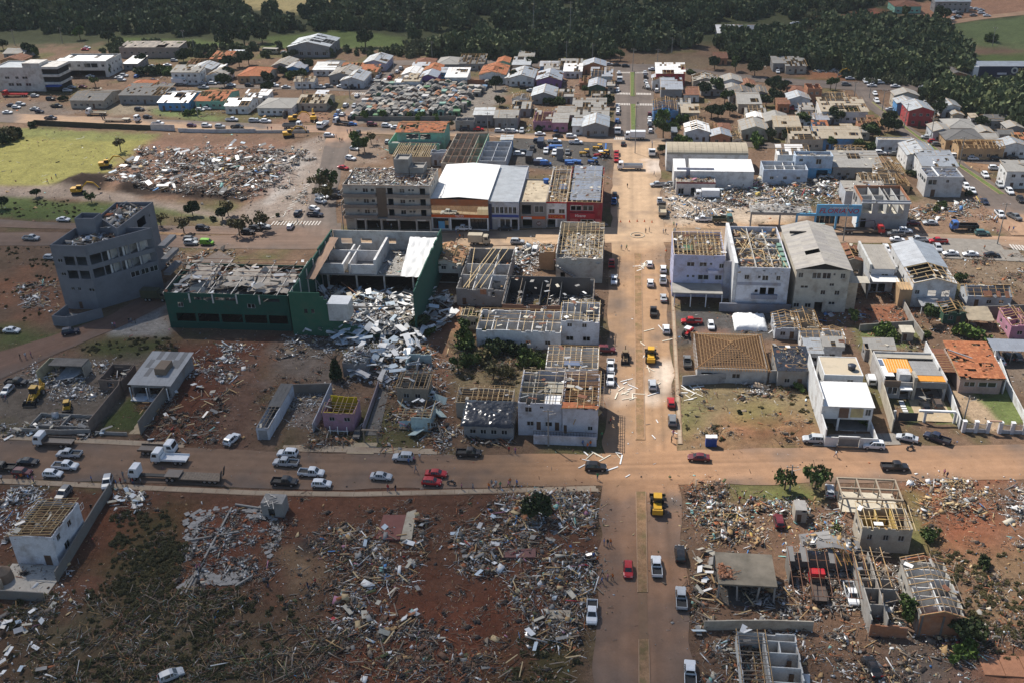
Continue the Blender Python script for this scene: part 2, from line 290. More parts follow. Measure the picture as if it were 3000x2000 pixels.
def lerp_pairs(pairs, step=1.5):
  out = []
  for (a, b), (c, d) in zip(pairs[:-1], pairs[1:]):
    A, B, C_, D = P(*a), P(*b), P(*c), P(*d)
    n = max(1, int(((C_ + D) / 2 - (A + B) / 2).length / step))
    for i in range(n):
      t = i / n; out.append((A.lerp(C_, t), B.lerp(D, t)))
  out.append((P(*pairs[-1][0]), P(*pairs[-1][1]))); return out
ROADS = {
 'avenue': [((1733, 2140), (2048, 2140)), ((1742, 1946), (2031, 1946)), ((1755, 1659), (2008, 1659)), ((1770, 1300), (1983, 1300)), ((1784, 914), (1958, 914)), ((1797, 500), (1932, 500)), ((1803, 203), (1906, 203))],
 'cross_street': [((-150, 1276), (-150, 1391)), ((0, 1287), (0, 1399)), ((909, 1325), (909, 1432)), ((1292, 1331), (1292, 1428)), ((1740, 1327), (1740, 1420)), ((2250, 1309), (2250, 1418)), ((2632, 1306), (2632, 1410)), ((3200, 1296), (3200, 1400))],
 'shop_street': [((1000, 690), (1000, 730)), ((1260, 684), (1260, 724)), ((1800, 664), (1800, 712)), ((2300, 670), (2300, 708)), ((2750, 686), (2750, 716)), ((3150, 700), (3150, 740))],
 'park_street': [((-150, 682), (-150, 722)), ((200, 683), (200, 720)), ((620, 692), (620, 730)), ((1000, 690), (1000, 730))],
 'upper_park_street': [((-150, 637), (-150, 662)), ((220, 655), (220, 672)), ((560, 664), (560, 686)), ((900, 662), (900, 692)), ((1000, 655), (1000, 692))],
 'side_lane': [((-150, 1085), (-150, 1190)), ((0, 1030), (0, 1112)), ((150, 985), (180, 1030)), ((330, 920), (360, 955)), ((480, 830), (500, 885)), ((640, 735), (690, 760))],
 'stadium_street': [((-150, 300), (-150, 352)), ((60, 335), (60, 362)), ((749, 362), (749, 384)), ((1500, 389), (1500, 405)), ((1800, 402), (1800, 421)), ((2150, 414), (2150, 430)), ((2640, 436), (2640, 455)), ((3150, 478), (3150, 510))],
 'left_street': [((965, 372), (1050, 372)), ((990, 344), (1043, 344)), ((1075, 265), (1112, 265)), ((1148, 192), (1175, 192))],
 'parking_street': [((870, 690), (985, 690)), ((905, 600), (985, 600)), ((935, 500), (1000, 500)), ((965, 372), (1050, 372))],
 'upper_street': [((560, 244), (560, 256)), ((791, 252), (791, 262)), ((1090, 258), (1090, 270)), ((1400, 268), (1400, 278))],
 'right_avenue': [((2960, 690), (3120, 690)), ((2850, 560), (2980, 580)), ((2655, 411), (2720, 411)), ((2525, 300), (2575, 300)), ((2490, 252), (2555, 252))],
 'top_road': [((1120, 178), (1120, 192)), ((1460, 176), (1460, 192)), ((1800, 188), (1800, 206)), ((1920, 190), (1920, 208)), ((2250, 228), (2250, 244)), ((2480, 240), (2480, 264)), ((2750, 247), (2750, 268)), ((3150, 258), (3150, 284))],
 'dirt_road': [((2690, 78), (2705, 86)), ((2860, 50), (2870, 58)), ((3100, 22), (3110, 32))],
}
ROAD_ORDER = list(ROADS)
_strips = {k: lerp_pairs(v) for k, v in ROADS.items()}
def near_road(X, Y, pad):
  m = np.zeros(X.shape, bool)
  for k, st in _strips.items():
    q = [a for a, b in st[::3]] + [st[-1][0], st[-1][1]] + [b for a, b in st[::3]][::-1]
    xs, ys = [p.x for p in q], [p.y for p in q]; w = np.where((X > min(xs) - pad) & (X < max(xs) + pad) & (Y > min(ys) - pad) & (Y < max(ys) + pad))[0]
    if len(w): m[w] |= poly_sd(X[w], Y[w], q) > -pad
  return m

MOUNDS = [((240, 535), 9, 2.6), ((375, 548), 6, 1.8), ((540, 566), 16, 1.6), ((2230, 1265), 9, 0.8), ((2330, 1270), 8, 0.7), ((2060, 1435), 5, 1.0), ((2800, 1470), 8, 0.9), ((870, 1280), 7, 0.7), ((620, 1180), 7, 1.0), ((560, 1120), 8, 0.8)]
def ground_height(X, Y):
  h = (fbm(X, Y, 7.0, 4, 3) - 0.5) * 0.45 + (fbm(X, Y, 2.2, 2, 9) - 0.5) * 0.22
  for (px, py), r, hh in MOUNDS:
    c = P(px, py); d2 = ((X - c.x) ** 2 + (Y - c.y) ** 2) / r ** 2
    h = h + hh * np.exp(-d2 * 2.2) * (0.6 + 0.8 * fbm(X, Y, 2.5, 3, 21))
  return h
def make_ground():
  ys = [88.0]
  while ys[-1] < 1100: ys.append(ys[-1] * 1.0052 + 0.05)
  ys = np.array([60.0] + ys + [1500, 2500]); nt_ = 400
  t = np.linspace(-0.72, 0.72, nt_)
  t = np.concatenate([[-1.6, -1], t, [1, 1.6]])
  X = np.outer(np.maximum(ys, 60), t); Y = np.repeat(ys[:, None], len(t), 1); X = X.ravel(); Y = Y.ravel()
  C = np.tile(np.array(BROWN), (len(X), 1))
  g = fbm(X, Y, 14, 4, 2)[:, None]; C = C * (0.75 + 0.5 * g)
  gr = np.clip((fbm(X, Y, 16, 3, 31) - 0.52) * 6, 0, 1)[:, None] * 0.6; C = C * (1 - gr) + np.array(GRASS) * gr
  C = paint(X, Y, C, ZONES)
  C = C * (0.72 + 0.56 * fbm(X, Y, 3.0, 3, 41))[:, None]
  H = ground_height(X, Y); H = np.where(near_road(X, Y, 2.2), -0.06, H * 1.0)
  H = np.where(near_road(X, Y, 4.0) & ~near_road(X, Y, 2.2), H * 0.4, H)
  nr, nc = len(ys), len(t); idx = np.arange(nr * nc).reshape(nr, nc)
  q = np.stack([idx[:-1, :-1], idx[:-1, 1:], idx[1:, 1:], idx[1:, :-1]], -1).reshape(-1, 4)
  me = bpy.data.meshes.new('ground')
  me.vertices.add(len(X)); me.vertices.foreach_set('co', np.stack([X, Y, H], 1).astype(np.float32).ravel())
  me.loops.add(q.size); me.loops.foreach_set('vertex_index', q.ravel().astype(np.int32))
  me.polygons.add(len(q)); me.polygons.foreach_set('loop_start', (np.arange(len(q)) * 4).astype(np.int32)); me.polygons.foreach_set('loop_total', np.full(len(q), 4, np.int32))
  me.update(calc_edges=True); me.validate(); me.polygons.foreach_set('use_smooth', [True] * len(me.polygons))
  set_col(me, C); me.materials.append(mat('earth', (1, 1, 1), 0.95, 0.35, 0.9, 0.1, attr=True, bump=0.9, fine=0.42))
  tag(ob('ground', me), kind='structure')
make_ground()
ROADM = mat('road_surface', (1, 1, 1), 0.88, 0.2, 0.35, 0.25, attr=True, fine=0.07)
LIFT = {}
def make_roads():
  for k, name in enumerate(ROAD_ORDER):
    st = _strips[name]; w = (st[0][0] - st[0][1]).length; nc = max(4, int(w / .7)); z = 0.012 + 0.004 * k
    LIFT[name] = z; V = [];
    for a, b in st:
      for j in range(nc + 1):
        p = a.lerp(b, j / nc + ((float(vnoise(len(V) * .011, k * 3.7 + j, 4)) - .5) * 1.3 / w if j in (0, nc) else 0)); V.append((p.x, p.y, z))
    n = len(st); fs = [(i * (nc + 1) + j, i * (nc + 1) + j + 1, (i + 1) * (nc + 1) + j + 1, (i + 1) * (nc + 1) + j) for i in range(n - 1) for j in range(nc)]
    me = bpy.data.meshes.new(name); me.from_pydata(V, [], fs)
    V = np.array(V); X, Y = V[:, 0], V[:, 1]
    base = (0.33, 0.2, 0.12) if name == 'dirt_road' else (0.125, 0.098, 0.082)
    C = np.tile(np.array(base), (len(X), 1)); C = C * (0.8 + 0.4 * fbm(X, Y, 9, 3, 77))[:, None]
    C = paint(X, Y, C, DUST)
    # wheel tracks swept along the carriageway
    u = np.tile(np.linspace(0, 1, nc + 1), n); ii = np.repeat(np.arange(n), nc + 1); tr = 0.8 + 0.25 * vnoise(u * w * 0.8, ii * 0.03, 5 + k) + 0.2 * vnoise(u * w * 1.9, ii * .02, 9 + k)
    C = C * tr[:, None]
    set_col(me, C); me.materials.append(ROADM);
    if me.polygons[0].normal.z < 0: me.flip_normals()
    tag(ob('road_' + name if not name.endswith(('street', 'road', 'avenue', 'lane')) else name, me), kind='structure')
make_roads()

def strip(name, left, right, z, m, step=3.0, kerb=True, km=None, parent=None):
  pr = lerp_pairs(list(zip(left, right)), step); b = MB(); kb = MB()
  for (a, c), (d, e) in zip(pr[:-1], pr[1:]):
    v = (c - a).normalized() * 0.14
    b.quad([(a.x + v.x, a.y + v.y, z), (c.x - v.x, c.y - v.y, z), (e.x - v.x, e.y - v.y, z), (d.x + v.x, d.y + v.y, z)])
    for p, q, s in ((a, d, 1), (c, e, -1)):
      g = (q - p); kb.beam((p.x + v.x * s * .5, p.y + v.y * s * .5, z / 2 + .012), (q.x + v.x * s * .5, q.y + v.y * s * .5, z / 2 + .012), 0.14, z + .0)
  o = b.build(name, m, parent)
  if o.data.polygons[0].normal.z < 0: o.data.flip_normals()
  tag(o, kind='structure')
  if kerb: kb.build('kerb', km or mat('kerb_stone', (0.34, 0.22, 0.14), 0.9, 0.25, 1.0, fine=0.1), o)
  # closed ends
  return o
MEDM = mat('median_earth', (0.3, 0.18, 0.1), 0.95, 0.4, 0.45, 0.1, stain=((0.1, 0.1, 0.04), 0.8, 0.25), bump=0.5, fine=0.25)
MEDG = mat('median_grass', (0.12, 0.15, 0.05), 0.95, 0.3, 0.6, 0.1, bump=0.5, fine=0.25)
MEDA = mat('median_asphalt', (0.21, 0.13, 0.08), 0.9, 0.2, 0.5, 0.2)
strip('median', [(1871, 2140), (1870, 1872)], [(1908, 2140), (1902, 1872)], 0.13, MEDM)
strip('median', [(1867, 1735), (1862, 1440)], [(1898, 1735), (1893, 1440)], 0.13, MEDM)
strip('median_paving', [(1870, 1872), (1867, 1735)], [(1902, 1872), (1898, 1735)], 0.05, MEDA, kerb=False)
strip('median', [(1862, 1288), (1861, 1100), (1857, 745)], [(1890, 1288), (1886, 1100), (1879, 745)], 0.13, MEDM)
strip('median', [(1848, 386), (1847, 306)], [(1863, 386), (1862, 306)], 0.13, MEDG)
strip('median', [(1846.5, 283), (1846, 213)], [(1861, 283), (1860, 213)], 0.13, MEDG)
strip('median', [(2925, 570), (2690, 408), (2552, 300)], [(2945, 570), (2702, 408), (2558, 300)], 0.12, MEDG)
strip('median', [(300, 672), (560, 686)], [(300, 682), (560, 692)], 0.12, MEDM)
PAVM = mat('pavement_concrete', (0.40, 0.31, 0.22), 0.9, 0.25, 0.6, 0.2, stain=((0.2, 0.12, 0.075), 0.7, 0.3), fine=0.1)
def paving(left, right, z=0.12, slab_len=2.6, m=PAVM):
  o = strip('pavement', left, right, z - 0.03, mat('joint_mortar', (0.16, 0.11, 0.075), 0.95, 0.2))
  pr = lerp_pairs(list(zip(left, right)), slab_len)
  for (a, c), (d, e) in zip(pr[:-1], pr[1:]):
    ctr = (a + c + d + e) / 4; L = ((d + e) / 2 - (a + c) / 2); W = (c - a).length; rz = math.atan2(L.y, L.x)
    k = 2 if W > 1.8 else 1
    for j in range(k):
      off = ((j + .5) / k - .5) * (W - .34); n = (c - a).normalized()
      M = Matrix.Translation((ctr.x + n.x * off, ctr.y + n.y * off, z - .015 + rnd.uniform(-.004, .004))) @ Matrix.Rotation(rz, 4, 'Z')
      piece('paving_slab', M, L.length - .07, (W - .34) / k - .05, 0.05, m, o)
paving([(0, 1401), (749, 1436), (1037, 1440), (1500, 1429), (1740, 1422)], [(0, 1416), (749, 1451), (1037, 1455), (1500, 1444), (1760, 1440)])
paving([(0, 1271), (351, 1288), (540, 1296)], [(0, 1286), (351, 1303), (540, 1312)])
paving([(2380, 1272), (2640, 1268)], [(2380, 1306), (2632, 1303)], slab_len=3.4, m=mat('pavement_grey', (0.24, 0.215, 0.185), 0.9, 0.25, 0.6, 0.2, fine=0.1))
paving([(2640, 695), (2900, 705)], [(2740, 756), (3030, 768)], slab_len=4.5, m=mat('pavement_grey', GREY))
paving([(1985, 1300), (1962, 800)], [(2000, 1300), (1972, 800)], m=PAVM)
paving([(1050, 676), (1260, 673), (1770, 652)], [(1050, 686), (1260, 682), (1785, 662)], m=mat('pavement_grey', GREY))
paving([(1010, 724), (1260, 727), (1620, 720)], [(1010, 734), (1260, 736), (1620, 728)], m=PAVM)
paving([(830, 1300), (1260, 1316)], [(830, 1322), (1290, 1330)], m=PAVM)
def sheet(name, pts, z, m, kind='structure', parent=None):
  b = MB(); q = GP(pts); b.quad([(p.x, p.y, z) for p in q]); o = b.build(name, m, parent)
  if o.data.polygons[0].normal.z < 0: o.data.flip_normals()
  return tag(o, kind=kind) if parent is None else o
LINE = mat('road_paint', (0.55, 0.5, 0.45), 0.8, 0.45, 1.5)
# crossing stripes and bay markings, laid on the roads
def stripes(a, b, n, length, width, z=0.085, rot=AVE, parent_name='road_marking', skip=()):
  m = MB(); A, B = P(*a), P(*b); d = Vector((math.cos(R_(rot)), math.sin(R_(rot)), 0))
  for i in range(n):
    if i in skip: continue
    c = A.lerp(B, (i + .5) / n); s = (B - A).normalized() * width / 2; h = d * length / 2
    m.quad([(p.x, p.y, z) for p in (c - s - h, c + s - h, c + s + h, c - s + h)])
  tag(m.build(parent_name, LINE), kind='structure')
stripes((1806, 275), (1846, 276), 9, 3.2, 0.45); stripes((1864, 276), (1908, 277), 10, 3.2, 0.45)
stripes((1803, 306), (1846, 307), 9, 3.2, 0.45); stripes((1864, 307), (1912, 308), 10, 3.2, 0.45)
stripes((1806, 214), (1846, 214), 11, 2.6, 0.4); stripes((1861, 214), (1900, 214), 10, 2.6, 0.4)
stripes((1798, 407), (1846, 408), 9, 3.2, 0.5)
stripes((1068, 252), (1112, 253), 8, 3.5, 0.5); stripes((1030, 275), (1078, 276), 8, 3.5, 0.5)
stripes((795, 655), (940, 655), 16, 3.5, 0.4); stripes((2960, 725), (3040, 730), 9, 4, 0.5)
def zigzag(pts, w=0.22, z=0.095):
  m = MB(); q = GP(pts)
  for a, b in zip(q[:-1], q[1:]):
    d = (b - a).normalized(); n = Vector((-d.y, d.x, 0)) * w / 2
    m.quad([(p.x, p.y, z) for p in (a - n, b - n, b + n, a + n)])
  tag(m.build('bay_marking', mat('bay_paint', (0.6, 0.56, 0.5), 0.8, 0.3)), kind='structure')
zz = []
for i in range(13):
  t = i / 12; zz += [(832 + t * 95, 622 - t * 118), (858 + t * 88, 612 - t * 118)]
zigzag(zz)
zigzag([(790, 640), (810, 632), (830, 636), (838, 622)])
# ============================================================ vehicles
PAINT = {'white': (0.74, 0.75, 0.76), 'silver': (0.44, 0.46, 0.48), 'grey': (0.17, 0.175, 0.18), 'black': (0.016, 0.017, 0.02), 'darkblue': (0.02, 0.028, 0.055), 'blue': (0.03, 0.12, 0.36),
    'red': (0.42, 0.015, 0.02), 'maroon': (0.13, 0.018, 0.025), 'green': (0.18, 0.42, 0.04), 'yellow': (0.62, 0.34, 0.02), 'beige': (0.46, 0.4, 0.3), 'brown': (0.1, 0.075, 0.06), 'teal': (0.07, 0.16, 0.15), 'purple': (0.08, 0.025, 0.07), 'olive': (0.06, 0.065, 0.04), 'orange': (0.55, 0.17, 0.03)}
def paintm(c):
  return mat('car_paint_' + c, PAINT[c], 0.32, 0.10, 0.9, 0.5, stain=((0.3, 0.19, 0.12), 0.16, 0.8))
CARS = {  # stations from tail to nose: x, half width, shoulder z, top z, half width of top
 'hatchback': [(-1.98, .72, .72, .78, .66), (-1.9, .8, .92, 1.0, .7), (-1.62, .83, .96, 1.40, .58), (-1.2, .84, .95, 1.49, .6), (-0.1, .84, .93, 1.50, .62), (.35, .84, .92, 1.44, .6), (1.02, .84, .9, .97, .72), (1.7, .8, .8, .84, .66), (1.95, .7, .62, .66, .58)],
 'sedan': [(-2.2, .74, .75, .8, .66), (-2.1, .82, .92, .98, .7), (-1.5, .85, .95, 1.02, .7), (-.95, .86, .95, 1.38, .56), (-.6, .86, .94, 1.44, .58), (.0, .86, .93, 1.45, .6), (.45, .86, .92, 1.38, .58), (1.15, .86, .9, .95, .72), (1.9, .82, .78, .83, .66), (2.18, .7, .6, .64, .58)],
 'suv': [(-2.15, .78, .85, .92, .72), (-2.08, .87, 1.02, 1.1, .76), (-1.85, .9, 1.06, 1.60, .64), (-1.4, .91, 1.05, 1.70, .66), (-.2, .91, 1.03, 1.71, .68), (.3, .91, 1.02, 1.64, .66), (.95, .9, 1.0, 1.07, .8), (1.8, .87, .94, .98, .74), (2.15, .76, .72, .76, .66)],
 'van': [(-2.1, .8, .95, 1.02, .76), (-2.05, .86, 1.05, 1.75, .74), (-1.8, .87, 1.05, 1.92, .74), (.3, .87, 1.05, 1.92, .74), (.75, .87, 1.04, 1.8, .7), (1.5, .85, 1.0, 1.05, .76), (1.95, .82, .85, .9, .7), (2.1, .74, .65, .7, .62)],
 'pickup': [(-.42, .9, 1.02, 1.1, .8), (-.4, .9, 1.04, 1.68, .66), (-.1, .9, 1.04, 1.76, .68), (.6, .9, 1.03, 1.77, .69), (.95, .9, 1.02, 1.7, .67), (1.55, .9, 1.0, 1.07, .8), (2.35, .87, .95, .99, .74), (2.65, .77, .74, .78, .68)],
}
GL = {'hatchback': (1, 5), 'sedan': (2, 6), 'suv': (1, 5), 'van': (0, 4), 'pickup': (0, 4)}   # first and last sloped (rear window, windscreen) spans
def ring(s):
  x, w, zs, zt, wt = s
  return [(x, -w * .96, .3), (x, -w, .55), (x, -w, zs), (x, -wt, zt), (x, wt, zt), (x, w, zs), (x, w, .55), (x, w * .96, .3)]
def inset(b, q, k, off, m=0, n=None):
  q = [Vector(p) for p in q]; c = sum(q, Vector()) / len(q); nn = (q[1] - q[0]).cross(q[2] - q[0])
  if nn.length < 1e-6: return
  nn.normalize()
  if n is not None and nn.dot(n) < 0: nn = -nn
  b.quad([c + (p - c) * k + nn * off for p in q], m)
def car_shapes(t):
  S = CARS[t]; b = MB(); g = MB(); R = [ring(s) for s in S]
  for i in range(len(S) - 1):
    for j in range(7):
      b.quad([R[i][j], R[i + 1][j], R[i + 1][j + 1], R[i][j + 1]])
    b.quad([R[i][7], R[i + 1][7], R[i + 1][0], R[i][0]])
  b.quad(R[0][::-1]); b.quad(R[-1])
  a, z = GL[t]
  for i in (a, z):                                  # rear window and windscreen
    inset(g, [R[i][3], R[i + 1][3], R[i + 1][4], R[i][4]], .86, .02, n=Vector((0, 0, 1)))
  lo = a + 1
  for s in (0, 1):
    ix = (2, 3) if s == 0 else (5, 4); n = Vector((0, -1 if s == 0 else 1, 0))
    for i in range(lo, z):
      if t == 'van' and i < 3 and i > 1: continue
      inset(g, [R[i][ix[0]], R[i + 1][ix[0]], R[i + 1][ix[1]], R[i][ix[1]]], .84, .015, n=n)
    tri = [R[z][ix[0]], R[z + 1][ix[0]], R[z][ix[1]]]; inset(g, tri, .6, .015, n=n)
  # door seams and sills read as a darker strip
  trim = MB(); x0, x1 = S[0][0], S[-1][0]; w = max(s[1] for s in S)
  trim.box(x0 + .3, -w - .004, .26, x1 - .35, w + .004, .42); trim.box(x0 - .03, -w * .8, .36, x0 + .05, w * .8, .55); trim.box(x1 - .06, -w * .72, .34, x1 + .025, w * .72, .52)
  if t == 'pickup':
    w = .9; b.box(-2.62, -w, .5, -.43, w, .72); b.box(-2.62, -w, .7202, -.43, -w + .08, 1.1); b.box(-2.62, w - .08, .7202, -.43, w, 1.1); b.box(-2.62, -w + .08, .7202, -2.54, w - .08, 1.08)
    trim.box(-2.54, -w + .085, .723, -.44, w - .085, .76); trim.box(-2.7, -w * .8, .42, -2.6, w * .8, .58); trim.box(-2.6, -w - .003, .28, -.5, w + .003, .5)
  return b, g, trim
WHEEL = {}
def wheel_mesh(r, w):
  k = (r, w)
  if k not in WHEEL:
    t = MB(); t.tube((0, -w / 2, 0), (0, w / 2, 0), r, r, 14); d = MB(); d.tube((0, -w / 2 - .012, 0), (0, w / 2 + .012, 0), r * .62, r * .62, 10)
    WHEEL[k] = (t.mesh('tyre', [TYRE], 40), d.mesh('rim', [RIM], 40))
  return WHEEL[k]
def add_wheel(root, x, y, r, w=.21, rim=True):
  t, d = wheel_mesh(r, w); o = ob('wheel', t, root); o.location = (x, y, r)
  if rim: ob('rim', d, o)
_cm = {}
def slotobj(name, me, m, parent):
  o = ob(name, me, parent); o.material_slots[0].link = 'OBJECT'; o.material_slots[0].material = m; return o
WB = {'hatchback': (-1.25, 1.22, .31), 'sedan': (-1.32, 1.32, .32), 'suv': (-1.35, 1.32, .36), 'van': (-1.3, 1.35, .33), 'pickup': (-1.65, 1.6, .38)}
def car(kind, colour, x, y, rz, label, group, near=True, load=None):
  if kind not in _cm:
    b, g, t = car_shapes(kind); far = MB(); far.v = list(b.v); far.f = list(b.f); far.m = [0] * len(b.f)
    for src, mi in ((g, 1), (t, 2)):
      n = len(far.v); far.v += src.v; far.f += [tuple(n + i for i in f) for f in src.f]; far.m += [mi] * len(src.f)
    a, c, r = WB[kind]
    for xx in (a, c):
      for s in (-1, 1): far.tube((xx, s * .62, r), (xx, s * .86, r), r, r, 10, 3)
    lm = MB(); w = .62; zn = CARS[kind][-1][2]
    lm.box(-.05, -.17, -.08, .05, .17, .08)
    _cm[kind] = (b.mesh(kind + '_body', [WHITE], 35), g.mesh(kind + '_glass', [GLASS]), t.mesh(kind + '_trim', [PLASTIC]), lm.mesh('lamp', [LAMPW]), far.mesh(kind + '_small', [WHITE, GLASS, PLASTIC, TYRE], 35))
  bm_, gm, tm, lm, fm = _cm[kind]; pm = paintm(colour)
  if not near:
    o = slotobj(kind if kind != 'pickup' else 'pickup_truck', fm, pm, None); o.location = (x, y, LIFTZ); o.rotation_euler = (0, 0, rz); return tag(o, label, KCAT[kind], group)
  o = thing(kind if kind != 'pickup' else 'pickup_truck', label, KCAT[kind], (x, y, LIFTZ), rz, group)
  slotobj('body', bm_, pm, o); ob('windows', gm, o); ob('bumper_trim', tm, o)
  a, c, r = WB[kind]; S = CARS[kind]; tw = .76 if kind in ('hatchback', 'sedan') else .82
  for xx in (a, c):
    for s in (-1, 1): add_wheel(o, xx, s * tw, r)
  xr = S[0][0] if kind != 'pickup' else -2.62; xf = S[-1][0]
  for s in (-1, 1):
    h = ob('headlight', lm, o); h.location = (xf - .1, s * (S[-1][1] - .16), S[-1][2] + .02)
    l = slotobj('tail_light', lm, LAMPR, o); l.location = (xr + .05, s * (.62 if kind != 'pickup' else .8), .86); l.rotation_euler = (0, 0, 0)
    if kind == 'pickup': l.scale = (1, .45, 1.6)
  return o
LIFTZ = 0.05
KCAT = {'hatchback': 'car', 'sedan': 'car', 'suv': 'car', 'van': 'van', 'pickup': 'pickup truck'}
def truck(kind, colour, x, y, rz, label, group, bedc='grey', L=7.5):
  o = thing({'boxtruck': 'box_truck', 'dump': 'dump_truck', 'flatbed': 'flatbed_truck', 'lowbed': 'low_loader_truck', 'crane': 'crane_truck', 'tanker': 'truck'}[kind], label, 'truck', (x, y, LIFTZ), rz, group)
  pm = paintm(colour); h = L / 2; c = MB(); x1 = h; x0 = h - 2.0
  prof = [(x0, .75), (x1 - .05, .75), (x1, 1.5), (x1 - .12, 1.75), (x1 - .45, 2.75), (x1 - .8, 2.9), (x0, 2.85)]
  n = len(prof); w = 1.18
  for s in (-1, 1): c.quad([(a, s * w, b) for a, b in (prof if s < 0 else prof[::-1])])
  for i in range(n):
    a, b = prof[i], prof[(i + 1) % n]; c.quad([(a[0], -w, a[1]), (a[0], w, a[1]), (b[0], w, b[1]), (b[0], -w, b[1])])
  cab = c.build('cab', [pm], o); g = MB()
  inset(g, [(x1 - .12, -w, 1.75), (x1 - .12, w, 1.75), (x1 - .45, w, 2.75), (x1 - .45, -w, 2.75)], .88, .02, n=Vector((1, 0, .3)))
  for s in (-1, 1): inset(g, [(x0 + .5, s * w, 1.75), (x1 - .25, s * w, 1.75), (x1 - .55, s * w, 2.6), (x0 + .5, s * w, 2.6)], .86, .02, n=Vector((0, s, 0)))
  g.build('windows', GLASS, cab)
  ch = MB(); ch.box(-h + (0 if kind != 'lowbed' else 5.4), -.45, .6, x1 - .1, .45, .82); ch.box(x1 - .05, -1.15, .45, x1 + .08, 1.15, .8); ch.build('chassis', PLASTIC, o)
  xb = x0 - .15; bm = paintm(bedc)
  if kind == 'boxtruck':
    b = MB(); b.box(-h, -1.22, 1.0, xb, 1.22, 3.3); b.build('cargo_box', bm, o); d = MB(); d.box(-h - .02, -1.15, 1.05, -h + .01, -.02, 3.2); d.box(-h - .02, .02, 1.05, -h + .01, 1.15, 3.2); d.build('rear_door', bm, o)
  elif kind == 'dump':
    b = MB(); b.box(-h, -1.22, .95, xb, 1.22, 1.08); b.box(-h, -1.22, 1.08, xb, -1.12, 1.95); b.box(-h, 1.12, 1.08, xb, 1.22, 1.95); b.box(xb - .1, -1.12, 1.08, xb, 1.12, 2.2); b.box(-h, -1.12, 1.08, -h + .1, 1.12, 1.9)
    for i in range(4):
      q = -h + (i + .7) * (xb + h) / 4.4; b.box(q, -1.3, 1.0, q + .12, -1.221, 1.94); b.box(q, 1.221, 1.0, q + .12, 1.3, 1.94)
    b.build('tipper_body', bm, o)
  elif kind in ('flatbed', 'crane'):
    b = MB(); b.box(-h, -1.2, .95, xb, 1.2, 1.1); b.box(xb - .1, -1.2, 1.1, xb, 1.2, 1.9); b.build('flat_deck', bm, o)
    e = MB(); e.box(-h, -1.2, 1.1, xb - .1, -1.12, 1.42); e.box(-h, 1.12, 1.1, xb - .1, 1.2, 1.42); e.build('side_boards', bm, o)
    if kind == 'crane':
      e = MB(); e.box(xb - .9, -.4, 1.1, xb - .2, .4, 2.4); e.beam((xb - .55, 0, 2.3), (xb - 1.2, 0, 4.2), .3, .3); e.beam((xb - 1.2, 0, 4.2), (xb - 5.2, 0, 4.0), .26, .26); e.beam((xb - 5.2, 0, 4.0), (xb - 6.6, 0, 3.0), .2, .2); e.build('crane_arm', paintm('darkblue'), o)
  elif kind == 'lowbed':
    b = MB(); b.box(-h, -1.3, .75, -h + 8.5, 1.3, .95); b.box(-h + 8.3, -1.25, 1.25, -h + 11.4, 1.25, 1.42); b.quad([(-h + 8.3, -1.2, .95), (-h + 8.3, 1.2, .95), (-h + 8.9, 1.2, 1.25), (-h + 8.9, -1.2, 1.25)]); b.build('trailer_deck', bm, o)
    for k in range(14): slab('deck_plank', -h + .2 + k * .58, -1.25, .9502, -h + .72 + k * .58, 1.25, .99, WOOD3, o)
    for s in (-1, 1): bar('loading_ramp', (-h - .1, s * .8, .9), (-h - .6, s * .8, 3.0), .7, .12, PLASTIC, o)
  ax = [x1 - 1.0, -h + 1.2, -h + 2.3] if kind != 'lowbed' else [x1 - 1.2, -h + 12.2 - 1.2, -h + 9.9, -h + 1.0, -h + 2.1, -h + 3.2]
  for q in ax:
    for s in (-1, 1): add_wheel(o, q, s * 1.0, .48, .3)
  return o
def bus(colour, x, y, rz, label, group, L=9):
  o = thing('bus', label, 'bus', (x, y, LIFTZ), rz, group); b = MB(); h = L / 2
  pr = [(-h, .5), (h - .1, .5), (h, 1.4), (h - .25, 3.0), (-h + .1, 3.05)]
  for s in (-1, 1): b.quad([(a, s * 1.22, c) for a, c in (pr if s < 0 else pr[::-1])])
  for i in range(5):
    a, c = pr[i], pr[(i + 1) % 5]; b.quad([(a[0], -1.22, a[1]), (a[0], 1.22, a[1]), (c[0], 1.22, c[1]), (c[0], -1.22, c[1])])
  b.build('body', paintm(colour), o); n = int(L / 1.3)
  for s in (-1, 1):
    for i in range(n): slab('window', -h + .5 + i * 1.25, s * 1.23 - .01, 1.7, -h + 1.6 + i * 1.25, s * 1.23 + .01, 2.6, GLASS, o)
  slab('windscreen', h - .18, -1.1, 1.55, h + .0, 1.1, 2.7, GLASS, o)
  for q in (h - 1.8, -h + 2):
    for s in (-1, 1): add_wheel(o, q, s * 1.08, .48, .28)
YEL = mat('machine_yellow', (0.66, 0.36, 0.02), 0.4, 0.15, 0.8, 0.5, stain=((0.2, 0.12, 0.07), 0.4, 0.7))
